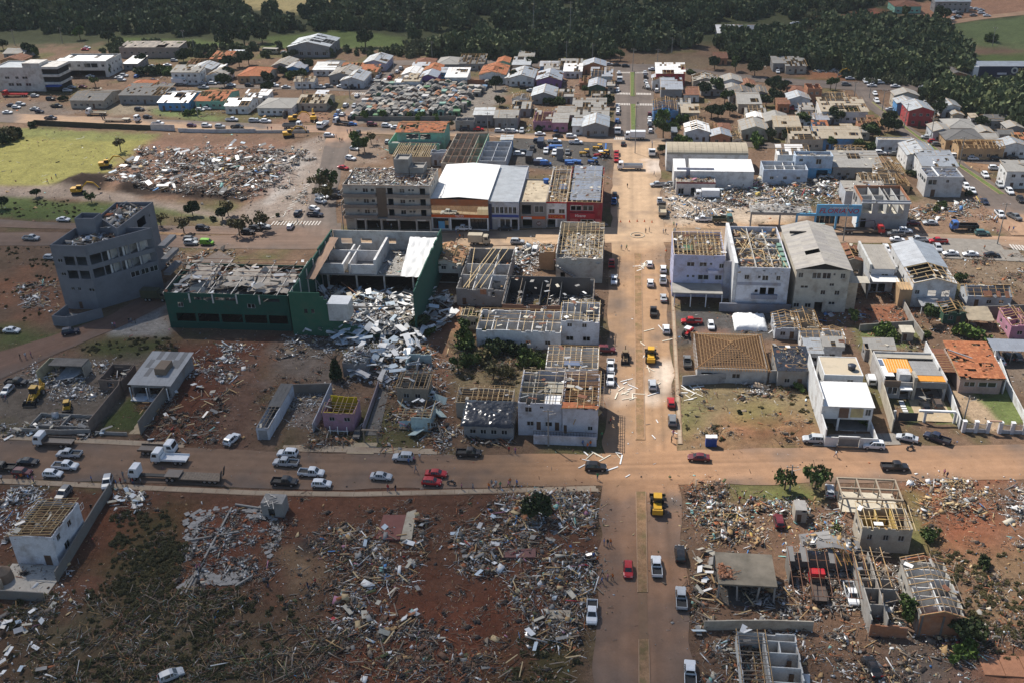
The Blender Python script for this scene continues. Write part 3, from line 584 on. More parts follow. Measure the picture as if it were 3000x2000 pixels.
def machine(kind, x, y, rz, label, group):
  nm = {'loader': 'wheel_loader', 'backhoe': 'backhoe_loader', 'excavator': 'excavator', 'skid': 'skid_steer_loader', 'tractor': 'farm_tractor', 'tractorb': 'farm_tractor', 'tractorr': 'farm_tractor'}[kind]
  o = thing(nm, label, nm.replace('_', ' ').replace('skid steer ', '').replace('wheel ', '').replace('farm ', '').replace('backhoe loader', 'backhoe'), (x, y, LIFTZ), rz, group)
  Y_ = cabm = mat('machine_dusty', (.22, .15, .08), .6, .2) if 'dusty' in label else YEL
  if 'dusty' in label: o.scale = (.75,) * 3
  if kind in ('tractorb', 'tractorr'): cabm = paintm('blue' if kind == 'tractorb' else 'red')
  def cabin(x0, x1, w, z0, z1, m):
    g = MB(); g.box(x0 + .06, -w + .06, z0, x1 - .06, w - .06, z1); c = g.build('cab_glass', GLASS, o)
    r = MB(); r.box(x0 - .08, -w - .05, z1, x1 + .08, w + .05, z1 + .14); r.build('cab_roof', m, c)
    for a in (x0, x1):
      for s in (-1, 1): bar('cab_pillar', (a, s * w, z0), (a, s * w, z1), .1, .1, PLASTIC, c)
  if kind in ('loader', 'backhoe'):
    b = MB(); b.box(-2.6, -.75, .8, -.2, .75, 1.9); b.box(-3.0, -.95, .7, -2.5, .95, 1.75); b.box(-.2, -.6, .7, 1.9, .6, 1.25); b.build('body', Y_, o)
    cabin(-.9, .6, .72, 1.6, 3.0, Y_)
    a = MB()
    for s in (-1, 1): a.beam((.9, s * .55, 1.7), (3.0, s * .55, .75), .22, .34)
    a.build('loader_arm', Y_, o); k = MB(); k.box(2.9, -1.4, .15, 3.0, 1.4, 1.15); k.quad([(3.0, -1.4, .15), (3.9, -1.4, .2), (3.9, 1.4, .2), (3.0, 1.4, .15)]); k.box(3.0, -1.4, .15, 3.7, -1.34, .8); k.box(3.0, 1.34, .15, 3.7, 1.4, .8); k.build('bucket', PLASTIC, o)
    for q, r in ((-1.6, .72), (1.5, .72 if kind == 'loader' else .52)):
      for s in (-1, 1): add_wheel(o, q, s * 1.05, r, .5)
    if kind == 'backhoe':
      a = MB(); a.beam((-3.0, 0, 1.2), (-3.6, 0, 3.2), .26, .32); a.beam((-3.6, 0, 3.2), (-4.4, 0, 1.4), .22, .26); a.box(-4.7, -.35, .8, -4.2, .35, 1.4); a.build('rear_arm', Y_, o)
  elif kind == 'excavator':
    t = MB()
    for s in (-1, 1):
      t.box(-1.9, s * 1.0 - .3, .12, 1.9, s * 1.0 + .3, .8); t.tube((1.9, s * 1.0 - .3, .46), (1.9, s * 1.0 + .3, .46), .34, .34, 10); t.tube((-1.9, s * 1.0 - .3, .46), (-1.9, s * 1.0 + .3, .46), .34, .34, 10)
    t.build('tracks', PLASTIC, o); b = MB(); b.box(-2.3, -1.25, 1.0, 1.2, 1.25, 1.7); b.box(-2.3, -1.2, 1.7, -.5, 1.2, 2.3); b.build('body', Y_, o); cabin(-.2, 1.2, .5, 1.7, 2.9, Y_)
    a = MB(); a.beam((.9, .6, 1.7), (3.4, .6, 4.0), .35, .5); a.beam((3.4, .6, 4.0), (5.4, .6, 3.6), .32, .42); a.build('boom', Y_, o); a = MB(); a.beam((5.4, .6, 3.8), (7.2, .6, 1.6), .26, .34); a.build('stick', Y_, o)
    k = MB(); k.box(6.8, .1, .9, 7.5, 1.1, 1.6); k.build('bucket', PLASTIC, o)
  elif kind == 'skid':
    b = MB(); b.box(-1.2, -.6, .4, 1.0, .6, 1.1); b.build('body', Y_, o); cabin(-.7, .6, .55, 1.1, 2.0, Y_)
    for s in (-1, 1): bar('loader_arm', (-1.0, s * .72, 1.5), (1.5, s * .72, .6), .14, .2, Y_, o)
    k = MB(); k.box(1.4, -.9, .12, 2.0, .9, .6); k.build('bucket', PLASTIC, o)
    for q in (-.65, .6):
      for s in (-1, 1): add_wheel(o, q, s * .75, .4, .3)
  else:
    b = MB(); b.box(-.3, -.35, .8, 2.0, .35, 1.55); b.box(-1.5, -.45, .8, -.3, .45, 1.2); b.build('bonnet', cabm, o)
    r = MB(); r.box(-1.5, -.75, 2.5, .2, .75, 2.62); r.build('canopy', cabm if kind != 'tractorr' else paintm('white'), o)
    for a in (-1.4, .1):
      for s in (-1, 1): bar('post', (a, s * .6, 1.2), (a, s * .6, 2.5), .08, .08, PLASTIC, o)
    for s in (-1, 1): add_wheel(o, -1.0, s * .85, .8, .42); add_wheel(o, 1.6, s * .7, .48, .28)
  return o
def T(tx, ty, u, v): return 750 * tx + u / 3.136, 500 * ty + v / 3.136
def where(x, y):
  if y < 110: return 'on the red yard beyond the dark wood'
  if y > 1750 and x < 1700: return 'in the rubble of the cleared lots'
  if 1690 < x < 2060 and y > 1440: return 'on the brown stretch of avenue between rubble lots'
  if y > 1430 and x >= 2060: return 'among the wrecked houses near the timber frames'
  if 1690 < x < 2000 and 1010 < y <= 1440: return 'on the avenue around the scattered white planks'
  if 1760 < x < 1990 and 700 < y <= 1010: return 'on the avenue beside the roofless corner buildings'
  if 1770 < x < 1990 and 440 < y <= 700: return 'on the dusty avenue near the small roundabout'
  if 1770 < x < 1940 and y <= 440: return 'on the avenue beside the green central strip'
  if y > 1280 and x < 800: return 'on the wide street beside the low loader truck'
  if y > 1280 and x < 1700: return 'on the wide street beside the collapsed wooden houses'
  if y > 1280: return 'on the red dirt street facing the white houses'
  if y > 1000 and x > 2300: return 'in a front yard of the white houses'
  if y > 1000: return 'in the yards behind the green supermarket'
  if x < 760 and y > 590: return 'on the street around the leaning grey building'
  if x < 760 and y > 320: return 'on the street along the football ground'
  if x < 760: return 'among the houses and shops above the football ground'
  if x < 1010 and y > 430: return 'on the parking area with zigzag lines'
  if x < 1200 and y > 600: return 'on the parking area with zigzag lines'
  if x < 1240 and y < 430: return 'on the streets around the cemetery'
  if y < 445 and x < 1780: return 'on the street above the machinery yard'
  if y < 530 and x < 1790: return 'in the machinery yard'
  if x < 1790: return 'on the dusty street before the row of shops'
  if y < 300: return 'on the main road below the dark wood'
  if y < 560: return 'on the upper right streets between bungalows'
  if y < 800: return 'on the street before the wrecked supermarket'
  return 'in the gravel yard below the white block'
HEAD = {'E': 0, 'N': 90, 'W': 180, 'S': 270}
# tile column and row of the survey, then: kind colour u v heading
FLEET = {
(0, 0): '''pickup darkblue 465 1085 E;hatchback black 1355 1075 E;pickup white 1450 1135 E;hatchback purple 1760 1152 E;suv white 1898 1155 E;suv silver 2022 1163 E;pickup black 2178 1165 E;pickup white 2130 1100 E;suv silver 2330 1110 E;hatchback white 1840 1008 E;hatchback white 1902 998 E;suv black 1280 1005 E
sedan darkblue 105 968 E;hatchback white 150 985 E;suv silver 190 958 E;sedan silver 315 1000 W;hatchback darkblue 362 1025 E;sedan white 68 1033 E;suv black 465 908 E;pickup black 520 975 E;suv silver 620 832 E;hatchback white 600 785 W;sedan silver 660 800 E;sedan maroon 758 797 E;sedan white 1090 712 W;suv silver 1120 735 E;suv silver 1140 695 E
pickup darkblue 1400 745 E;hatchback purple 1515 775 E;sedan silver 1860 765 E;hatchback white 1955 765 E;sedan white 2125 780 E;pickup silver 1870 805 E;hatchback blue 1255 702 N;sedan silver 1400 610 E;hatchback silver 1600 556 E;sedan white 1540 598 E;sedan red 780 455 E;sedan white 1030 466 E;hatchback white 800 440 E;suv black 2290 785 E;sedan white 830 700 E;hatchback silver 320 880 E''',
(1, 0): '''suv white 170 785 E;sedan silver 275 800 E;sedan grey 440 793 E;pickup silver 590 802 E;suv grey 668 792 E;sedan white 783 793 E;sedan black 880 802 E;suv white 1132 682 N;hatchback white 1120 708 N;sedan silver 1088 735 N;hatchback white 1300 658 N;suv silver 1333 628 N;hatchback black 1245 693 N;hatchback red 1228 718 N;van white 1182 755 S
hatchback darkblue 1065 825 N;hatchback silver 1042 853 N;suv grey 1040 883 N;sedan grey 1036 907 N;sedan white 928 878 N;suv white 825 968 N;hatchback silver 902 972 S;sedan white 978 958 N;hatchback silver 945 990 N;sedan white 912 1025 N;suv white 890 1053 N;suv black 868 1082 N;sedan white 793 1048 N;hatchback silver 760 1022 N;sedan blue 737 1060 N
sedan blue 880 1140 E;suv maroon 1065 1142 E;suv white 1200 1155 E;sedan white 1285 1170 E;suv white 672 1245 E;suv black 935 1228 S;hatchback silver 1208 1300 N;sedan darkblue 1920 1182 E;sedan red 2045 1187 E;hatchback white 2235 1200 E;suv silver 2330 1207 E;suv white 92 1115 E;hatchback silver 12 1110 E;suv white 870 1455 E-25;sedan red 800 1540 E-20;hatchback silver 262 485 E;hatchback white 905 1365 E-20;hatchback silver 940 1330 E-20''',
(2, 0): '''sedan white 983 668 N;hatchback white 972 828 S;sedan white 970 972 N;sedan white 975 1004 N;hatchback white 972 1036 N;suv blue 968 1110 N;sedan black 1022 1320 N;sedan white 1222 665 N;suv black 1225 702 N;sedan silver 1228 745 N;hatchback white 1238 773 N;sedan white 1248 797 N;hatchback maroon 1265 1045 N;sedan white 1265 1088 N;suv white 1265 1125 N;hatchback black 1270 1163 N;hatchback white 1273 1200 N;suv white 1330 832 N
sedan silver 890 590 E;sedan black 962 597 E;hatchback black 1045 605 E;sedan white 1293 635 E;sedan white 258 1230 E;sedan black 420 1247 E;suv white 545 1253 E;hatchback white 15 1205 E;suv silver 90 1203 S;pickup white 390 1297 E;pickup white 585 1307 E;suv darkblue 245 1295 E;pickup black 185 1365 S;pickup white 312 1385 S;suv white 390 1405 S;sedan white 448 1393 S;pickup grey 512 1398 S;suv black 120 1400 E;hatchback blue 403 1190 S;suv black 107 802 E;sedan silver 175 832 E;pickup red 960 1462 S;pickup red 960 1410 S;sedan white 2130 1000 E;sedan silver 2215 1000 E;hatchback grey 2300 1040 E;suv white 65 1415 E;suv white 270 1480 E;sedan blue 370 1360 E;van blue 310 1505 E''',
(3, 0): '''sedan silver 755 720 E;suv white 895 748 S;suv grey 720 775 E;sedan white 955 785 E;pickup white 1015 757 E;sedan white 1172 792 E;hatchback white 983 860 S;suv white 998 928 S;sedan silver 1430 802 E;pickup white 1515 815 E;suv white 1790 765 E;hatchback black 1725 812 E;sedan darkblue 1895 800 E;suv white 1990 822 E;hatchback silver 2065 812 E;hatchback black 180 755 E;hatchback white 90 658 S;sedan silver 1130 1005 E;sedan silver 1460 1260 E;hatchback red 1520 1300 E;hatchback grey 1555 1325 E;suv white 1720 1435 E;hatchback white 1885 1455 E;suv black 2095 1455 E;sedan black 2245 1445 E;suv white 1035 1405 E;sedan grey 1160 1412 E;suv white 2085 1545 E;hatchback red 218 993 S;hatchback white 262 995 S;hatchback blue 745 1310 S;sedan white 1450 938 E
sedan white 1690 80 E;sedan white 1680 102 E;suv black 1760 130 E;sedan white 1745 152 E;sedan white 1865 76 E;hatchback white 1918 82 E;sedan silver 1955 90 E;suv white 1962 118 E;sedan white 2012 143 E;hatchback white 1695 172 S;sedan white 1385 185 E;sedan white 1440 182 E;sedan white 1508 177 E;sedan red 1530 213 E;sedan white 240 262 E;sedan silver 213 248 E;sedan silver 275 213 E;sedan white 238 217 E;sedan white 790 255 E;hatchback white 640 235 E;sedan red 210 285 E;sedan white 240 300 E;hatchback black 1720 160 E;sedan white 1730 115 E;sedan grey 1890 140 E''',
(0, 1): '''sedan white 582 447 E;pickup silver 285 618 E;hatchback silver 462 795 E;sedan white 108 1462 E;suv darkblue 648 1475 E+22;suv black 1860 525 E;suv silver 1755 662 E;suv grey 1750 632 E;pickup black 2175 492 E;suv black 2275 562 E;suv black 2345 530 E''',
(1, 1): '''suv white 655 165 E-30;pickup white 608 235 E-30;suv white 595 280 E-25;hatchback white 537 348 E-25;pickup darkblue 542 402 E-5;suv darkblue 385 390 N;hatchback white 315 512 N;suv silver 70 512 E;suv black 725 237 E+30;sedan red 1702 512 E;pickup white 1908 530 W;sedan black 2285 530 W;pickup silver 1640 682 W''',
(2, 1): '''hatchback black 945 218 N;pickup blue 937 282 N;pickup white 1357 280 N;pickup silver 1340 128 W+10;sedan grey 1452 120 W;pickup red 915 852 N;pickup white 938 1002 S;hatchback white 1265 855 N;suv white 1390 902 N;pickup white 1388 1002 N;suv white 1272 1030 N;sedan silver 1392 1165 N;pickup black 1300 1292 N;suv white 1417 1452 N;van white 210 742 S;suv silver 50 652 E;pickup white 1760 447 W;hatchback white 1828 1417 S;pickup red 1650 1382 W''',
(3, 1): '''pickup grey 1172 580 W;suv white 1260 552 E;sedan maroon 1335 482 E;sedan maroon 1198 502 W;sedan silver 1490 477 W;sedan white 1190 632 E;pickup silver 1378 632 W;pickup red 1565 647 W;sedan white 1677 757 W;sedan white 1860 765 W;sedan black 2060 772 E;suv teal 1970 572 E;pickup white 2130 397 S;pickup grey 2265 422 S+20;sedan darkblue 1990 282 S;suv white 1995 42 S;suv silver 2130 132 S;suv white 2220 192 S;suv white 1820 147 S;pickup white 1870 182 S;suv black 2320 267 S;suv white 2215 1405 S+10;suv white 1085 722 S;suv silver 1562 712 S''',
(0, 2): '''pickup silver 635 1027 W;pickup white 600 1137 E;sedan black 255 1098 E;hatchback white 485 1208 E;hatchback maroon 205 1192 E;pickup black 30 1150 W;suv white 2130 892 N-15;suv silver 985 1290 S+20;suv grey 580 1395 S;pickup black 150 368 E;hatchback silver 65 442 S''',
(1, 2): '''suv white 290 1022 W;pickup silver 275 1107 W;pickup white 507 1199 E;pickup black 262 1282 E;hatchback white 602 1300 E;sedan silver 1150 1232 E;suv silver 1350 1057 W;sedan red 1655 1207 E;hatchback red 1615 1282 E;pickup black 1955 1017 E;hatchback black 935 838 S''',
(2, 2): '''suv black 770 1147 E;sedan maroon 1715 1058 W;pickup white 905 217 S;pickup white 905 342 S;suv silver 1290 392 N;hatchback red 1462 552 N;suv grey 1473 717 N;suv maroon 870 72 E;pickup grey 1610 178 N''',
(3, 2): '''suv silver 415 892 W;suv white 970 947 W;sedan silver 1280 878 W-20;pickup darkblue 1555 882 W-32;pickup black 1165 1143 E;hatchback silver 570 1362 N-5;hatchback black 1440 582 N;suv brown 1548 562 N;van white 945 347 N;sedan white 2130 168 N;hatchback black 2205 132 N;hatchback grey 2290 132 N''',
(0, 3): 'hatchback silver 1570 1490 E+35',
(2, 3): '''hatchback red 1068 522 S;pickup white 1328 492 N;suv black 1545 377 N;pickup silver 1555 782 N;pickup white 735 912 S;pickup white 1637 1475 N''',
(3, 3): '''hatchback maroon 100 72 N;sedan black 962 1412 N+8;pickup white 765 742 S''',
}
CNAME = {'darkblue': 'dark blue', 'teal': 'dark teal', 'olive': 'olive green'}
TNAME = {'suv': 'tall estate car', 'pickup': 'pickup truck', 'van': 'panel van'}
for (tx, ty), txt in FLEET.items():
  for ent in txt.replace('\n', ';').split(';'):
    kind, c, u, v, hd = ent.split(); x, y = T(tx, ty, float(u), float(v)); w = P(x, y, 0.75)
    ang = GRID + HEAD[hd[0]] + (float(hd[1:]) if len(hd) > 1 else 0) + rnd.uniform(-2, 2); wh = where(x, y)
    car(kind, c, w.x, w.y, R_(ang), '%s %s %s' % (CNAME.get(c, c), TNAME.get(kind, kind), wh), '%s vehicles %s' % (CNAME.get(c, c), wh), near=pxm(x, y) > 6.4)
def put(fn, a, u, v, hd, label, group, tile, **kw):
  x, y = T(*tile, u, v); w = P(x, y, 1.0); fn(*a, w.x, w.y, R_(GRID + hd), label, group, **kw)
TG = 'trucks among the ruins'
put(truck, ('flatbed', 'white'), 885, 1038, 180, 'white flatbed truck with a tan deck beside the vacant gravel lot', TG, (0, 0), bedc='beige', L=9)
put(truck, ('lowbed', 'white'), 1120, 1100, 0, 'white low loader truck on the street along the football ground', TG, (0, 0), bedc='beige', L=16)
put(truck, ('boxtruck', 'white'), 1655, 762, 0, 'white box truck before the white two storey house', TG, (0, 0), bedc='white', L=7.5)
put(truck, ('flatbed', 'red'), 140, 870, 180, 'red flatbed truck below the blank white block with blue awning', TG, (0, 0), bedc='red', L=12)
put(truck, ('dump', 'white'), 335, 1160, 0, 'white tipper truck with a grey body by the yellow excavators', TG, (1, 0), bedc='grey', L=8)
put(truck, ('dump', 'white'), 615, 1152, -100, 'white tipper truck facing down beside the corner of the cemetery street', TG, (1, 0), bedc='white', L=7.5)
put(truck, ('crane', 'white'), 790, 1128, 160, 'white tow truck with dark deck at the cemetery corner', TG, (1, 0), bedc='black', L=8)
put(truck, ('flatbed', 'white'), 437, 492, -90, 'small white truck below the wrecked warehouse in the field', TG, (1, 0), L=5.5)
put(truck, ('dump', 'white'), 990, 735, -90, 'silver white truck behind a white car on the avenue', TG, (2, 0), bedc='silver', L=7)
put(truck, ('crane', 'white'), 972, 1198, -90, 'white lattice boom truck parked on the avenue kerb', TG, (2, 0), bedc='red', L=8)
put(truck, ('boxtruck', 'white'), 1130, 1258, 180, 'white box truck crossing the avenue', TG, (2, 0), bedc='white', L=8)
put(truck, ('crane', 'white'), 1285, 1400, -90, 'white lift truck with raised white arm by the white dust patch', TG, (2, 0), bedc='white', L=7)
put(truck, ('dump', 'white'), 1085, 1535, 180, 'white tipper truck with a grey body across the dusty avenue', TG, (2, 0), bedc='silver', L=9)
put(truck, ('boxtruck', 'beige'), 2050, 650, 0, 'beige box truck by the pile before the tiled house', TG, (1, 1), bedc='beige', L=6.5)
put(truck, ('dump', 'black'), 1380, 370, 90, 'dark truck with a beige tipper body on the dusty avenue', TG, (2, 1), bedc='beige', L=8)
put(truck, ('boxtruck', 'white'), 1790, 235, 180, 'white box truck amid the pale rubble of the warehouse', TG, (2, 1), bedc='white', L=8)
put(truck, ('dump', 'teal'), 1935, 457, 0, 'old teal truck with a dull bed by the wrecked supermarket', TG, (2, 1), bedc='olive', L=6.5)
put(truck, ('crane', 'red'), 880, 550, 0, 'red cab crane truck with a dark blue folding arm', TG, (3, 1), bedc='brown', L=12)
put(truck, ('dump', 'blue'), 1800, 520, 180, 'blue truck with a black body beside the flattened house', TG, (3, 1), bedc='black', L=8)
put(truck, ('flatbed', 'white'), 500, 912, 180, 'white flatbed truck with an empty brown deck beside the walled lawn', TG, (0, 2), bedc='brown', L=8.5)
put(truck, ('flatbed', 'white'), 1565, 1068, 180, 'white tipping flatbed truck with grey crates on it', TG, (0, 2), bedc='white', L=7.5)
put(truck, ('flatbed', 'white'), 1450, 985, 0, 'white cab truck with two rusty posts on its low deck', TG, (0, 2), bedc='brown', L=8)
put(truck, ('lowbed', 'white'), 1615, 1225, 180, 'large white truck with a long rusty low loader trailer', TG, (0, 2), bedc='brown', L=19)
put(truck, ('flatbed', 'red'), 460, 690, 90, 'red cab truck with a slatted wooden bed among wreckage', TG, (3, 3), bedc='brown', L=6.5)
put(truck, ('boxtruck', 'olive'), 1425, 1160, 0, 'olive box truck in the shade of the leaning grey building', TG, (0, 1), bedc='olive', L=7)
put(bus, ('beige',), 138, 480, -8, 'cream bus parked by the wrecked warehouse in the field', 'buses', (1, 0))
put(bus, ('white',), 2180, 500, 0, 'white bus at the edge of the dark trees', 'buses', (0, 0))
put(bus, ('white',), 1400, 222, 0, 'white minibus on the red yard beyond the wood', 'buses', (3, 0), L=7)
put(bus, ('grey',), 1487, 1240, -90, 'grey minibus beside the round green tree by the avenue', 'buses', (2, 0), L=7)
put(car, ('van', 'green'), 1900, 655, 0, 'bright green panel van beside the black wreckage', 'vans', (0, 1))
MG = 'yellow earthmoving machines'
put(machine, ('loader',), 1275, 130, 90, 'yellow wheel loader near the white dust on the avenue', MG, (2, 2))
put(machine, ('loader',), 1335, 1490, 90, 'yellow wheel loader on the avenue just below the crossing', MG, (2, 2))
put(machine, ('backhoe',), 1042, 135, -90, 'dusty backhoe loader with a white roof on the avenue', MG, (2, 2))
put(machine, ('backhoe',), 320, 490, -85, 'yellow backhoe loader on the cleared concrete lot', MG, (0, 2))
put(machine, ('skid',), 615, 585, -70, 'small yellow skid steer loader on the cleared concrete lot', MG, (0, 2))
put(machine, ('excavator',), 720, 190, 10, 'yellow excavator digging at the dark soil heap', MG, (0, 1))
put(machine, ('excavator',), 970, 1520, 20, 'orange yellow excavator at the edge of the football ground', MG, (0, 0))
put(machine, ('excavator',), 350, 1100, 10, 'yellow excavator loading the tipper trucks', MG, (1, 0))
put(machine, ('excavator',), 530, 1090, 100, 'dark yellow excavator on the brown cleared lot', MG, (1, 0))
put(machine, ('excavator',), 300, 1240, 20, 'yellow excavator over the sports hall rubble', MG, (1, 0))
put(machine, ('excavator',), 790, 690, 180, 'orange excavator beside the red dirt bank by the main road', MG, (3, 0))
for u, v, k in ((670, 1412, 'tractor'), (790, 1365, 'tractor'), (850, 1420, 'tractor'), (800, 1430, 'tractorr'), (745, 1492, 'tractorb'), (560, 1510, 'tractorb')):
  put(machine, (k,), u, v, 180 + rnd.uniform(-20, 20), '%s farm tractor in the machinery yard' % {'tractor': 'yellow', 'tractorr': 'red', 'tractorb': 'blue'}[k], 'farm tractors in the machinery yard', (2, 0))
put(machine, ('tractorr',), 1625, 1485, 60, 'small red tractor with a white canopy in the gravel yard', 'farm tractors', (2, 1))
# ============================================================ buildings: common builder
def J(p):
  v = np.array([p[0], p[1], p[2] - CAM_H]); k = float(v @ _fw)
  return 1500 + F_PX * float(v @ _RT) / k, 1000 - F_PX * float(v @ _UP) / k
def solve(p, d, want, ax, hi=80.0):
  lo = 0.0; up = J(p + d * hi)[ax] > J(p)[ax]
  for _ in range(40):
    m = (lo + hi) / 2
    if (J(p + d * m)[ax] < want) == up: lo = m
    else: hi = m
  return lo
def footprint(tile, u0, v0, u1, vb, h, dmax=None, rot=GRID):
  x0, y0 = T(*tile, u0, v0); x1, _ = T(*tile, u1, v0); _, yb = T(*tile, u0, vb)
  ex = Vector((math.cos(R_(rot)), math.sin(R_(rot)), 0)); ey = Vector((-ex.y, ex.x, 0)); p = P(x0, y0, h)
  w = solve(p, ex, x1, 0); d = solve(p, ey, yb, 1)
  return Vector((p.x, p.y, 0)), max(w, 1.5), min(max(d, 3.0), dmax or 60), R_(rot)
WC = {'w': (.66, .65, .63), 'c': (.5, .46, .38), 'g': (.27, .265, .26), 'b': (.1, .26, .5), 't': (.2, .42, .33), 'p': (.46, .22, .3), 'l': (.4, .4, .52), 'r': (.36, .05, .055), 'm': (.2, .1, .26), 'n': (.03, .038, .075), 'o': (.44, .29, .16), 'd': (.04, .09, .06), 'e': (.42, .37, .3), 'y': (.5, .36, .06), 'q': (.45, .47, .5)}
WN = {'w': 'white', 'c': 'cream', 'g': 'grey', 'b': 'blue', 't': 'mint green', 'p': 'pink', 'l': 'lilac', 'r': 'red', 'm': 'purple', 'n': 'navy', 'o': 'ochre', 'd': 'dark green', 'e': 'beige', 'k': 'brick', 'y': 'yellow', 'q': 'pale grey'}
def W(k): return BRICK if k == 'k' else wallmat(WC[k])
RC = {'f': FIBRO, 'F': (.13, .125, .12), 'l': (.47, .48, .48), 'w': (.74, .74, .73), 's': (.42, .43, .45), 'y': (.38, .32, .24), 'o': (.55, .26, .05), 'b': (.2, .22, .25)}
def RM(k):
  return TILE if k == 'T' else TILED if k == 'B' else TARP if k == 'k' else WHITES if k == 'w' else sheetmat(RC[k], k in 'ls')
RN = {'f': 'grey sheet roof', 'F': 'dark sheet roof', 'l': 'pale metal roof', 'w': 'white metal roof', 's': 'crumpled silver roof', 'y': 'tan sheet roof', 'o': 'orange roof', 'T': 'red clay tile roof', 'B': 'old brown tile roof', 'k': 'black tarpaulin roof', 'b': 'slate grey roof'}
_wf = {}
def window_mesh(kind, fm):
  k = (kind, fm.name)
  if k not in _wf:
    b = MB(); t = .06
    b.box(-.5, -.5, -.5, -.5 + t, .5, .5); b.box(.5 - t, -.5, -.5, .5, .5, .5); b.box(-.5 + t, -.5, -.5, .5 - t, .5, -.5 + t); b.box(-.5 + t, -.5, .5 - t, .5 - t, .5, .5)
    if kind != 'd': b.box(-.03, -.4, -.5 + t, .03, .4, .5 - t)
    p = MB(); p.box(-.5 + t, -.12, -.5 + t, .5 - t, .12, .5 - t)
    both = MB(); both.v = b.v + p.v; both.f = b.f + [tuple(i + len(b.v) for i in f) for f in p.f]; both.m = [0] * len(b.f) + [1] * len(p.f)
    _wf[k] = (b.mesh('window_frame', [fm]), p.mesh('pane', [GLASS]), both.mesh('window', [fm, GLASS]))
  return _wf[k]
class Bld:
  jag = 0.0
  def __init__(s, name, label, cat, tile, u0, v0, u1, vb, h, dmax=None, rot=GRID, group=None, near=None):
    o, s.w, s.d, rz = footprint(tile, u0, v0, u1, vb, h, dmax, rot); s.h = h; s.near = pxm(*J(o)) > 8.2 if near is None else near
    s.root = thing(name, label, cat, o, rz, group)
  def walls(s, m, front=(), right=(), back=(), left=(), h=None, th=.2, z0=-.3, x0=0, x1=None, y0=0, y1=None, name='wall', fm=FRAME, sides='frbl', panes=.75):
    h = s.h if h is None else h; x1 = s.w if x1 is None else x1; y1 = s.d if y1 is None else y1
    b = MB(); lists = {'f': front, 'r': right, 'b': back, 'l': left}
    for c in sides:
      if c == 'f': A, B = (x0, y0), (x1, y0)
      elif c == 'r': A, B = (x1, y0 + th), (x1, y1)
      elif c == 'b': A, B = (x1 - th, y1), (x0 + th, y1)
      else: A, B = (x0, y1), (x0, y0 + th)
      s._wall(b, A, B, z0, h, th, lists[c], fm, panes)
    return b.build(name, m, s.root)
  def _wall(s, b, A, B, z0, h, th, ops, fm, panes):
    A = Vector((*A, 0)); B = Vector((*B, 0)); L = (B - A).length; d = (B - A) / L; n = Vector((-d.y, d.x, 0))
    us = sorted({0.0, L, *[min(max(v, 0), L) for o in ops for v in o[:2]]})
    if s.jag: us = sorted({*us, *[L * k / max(1, int(L / 1.3)) for k in range(1, int(L / 1.3))]})
    M0 = Matrix(((d.x, n.x, 0, 0), (d.y, n.y, 0, 0), (0, 0, 1, 0), (0, 0, 0, 1)))
    for a, c in zip(us[:-1], us[1:]):
      if c - a < 1e-3: continue
      mid = (a + c) / 2; zs = [z0]
      for o in sorted([o for o in ops if o[0] < mid < o[1]], key=lambda o: o[2]): zs += [max(o[2], z0), min(o[3], h)]
      zs.append(h - (rnd.random() ** 4 * s.jag if s.jag else 0))
      for k in range(0, len(zs), 2):
        if zs[k + 1] - zs[k] < .01: continue
        ctr = A + d * mid + n * th / 2; M = M0.copy(); M.translation = (ctr.x, ctr.y, (zs[k] + zs[k + 1]) / 2)
        b.boxm(M, c - a, th, zs[k + 1] - zs[k])
    for o in ops:
      kind = o[4] if len(o) > 4 else 'w'
      if kind == 'o': continue
      a, c = max(o[0], 0), min(o[1], L); ctr = A + d * (a + c) / 2 + n * th * .55
      M = M0.copy(); M.translation = (ctr.x, ctr.y, (o[2] + o[3]) / 2); M = M @ Matrix.Diagonal((c - a, .08, o[3] - o[2], 1))
      f, p, both = window_mesh('w', fm)
      if kind == 'd':
        q = ob('door', unit_box(mat('door_wood', (.12, .07, .045), .7, .3)), s.root); q.matrix_local = M
      elif kind == 'g':
        q = ob('garage_door', unit_box(mat('shutter', (.3, .3, .3), .5, .2)), s.root); q.matrix_local = M
      elif s.near:
        q = ob('window', f, s.root); q.matrix_local = M
        if rnd.random() < panes: ob('pane', p, q)
      else:
        q = ob('window', both, s.root); q.matrix_local = M
  def row(s, L, n, z, w=1.3, h=1.1, kind='w', m=.8):
    st = (L - 2 * m) / n; return [(m + st * (i + .5) - w / 2, m + st * (i + .5) + w / 2, z, z + h, kind) for i in range(n)]
  def slabf(s, z, m=CONC, t=.18, x0=0, x1=None, y0=0, y1=None, name='floor_slab'):
    e = .02; return slab(name, x0 + e, y0 + e, z - t, (s.w if x1 is None else x1) - e, (s.d if y1 is None else y1) - e, z, m, s.root)
  def planes(s, style, rise, over, x0=0, x1=None, y0=0, y1=None, h=None):
    x1 = s.w if x1 is None else x1; y1 = s.d if y1 is None else y1; h = s.h if h is None else h; V = Vector
    if style == 'G':
      xm = (x0 + x1) / 2; k = rise / (xm - x0) * over
      return [(V((x0 - over, y1 + over, h - k)), V((0, -(y1 - y0) - 2 * over, 0)), V((xm - x0 + over, 0, rise + k))), (V((x1 + over, y0 - over, h - k)), V((0, (y1 - y0) + 2 * over, 0)), V((-(x1 - xm) - over, 0, rise + k)))]
    if style == 'X':
      ym = (y0 + y1) / 2; k = rise / (ym - y0) * over
      return [(V((x0 - over, y0 - over, h - k)), V((x1 - x0 + 2 * over, 0, 0)), V((0, ym - y0 + over, rise + k))), (V((x1 + over, y1 + over, h - k)), V((-(x1 - x0) - 2 * over, 0, 0)), V((0, -(y1 - ym) - over, rise + k)))]
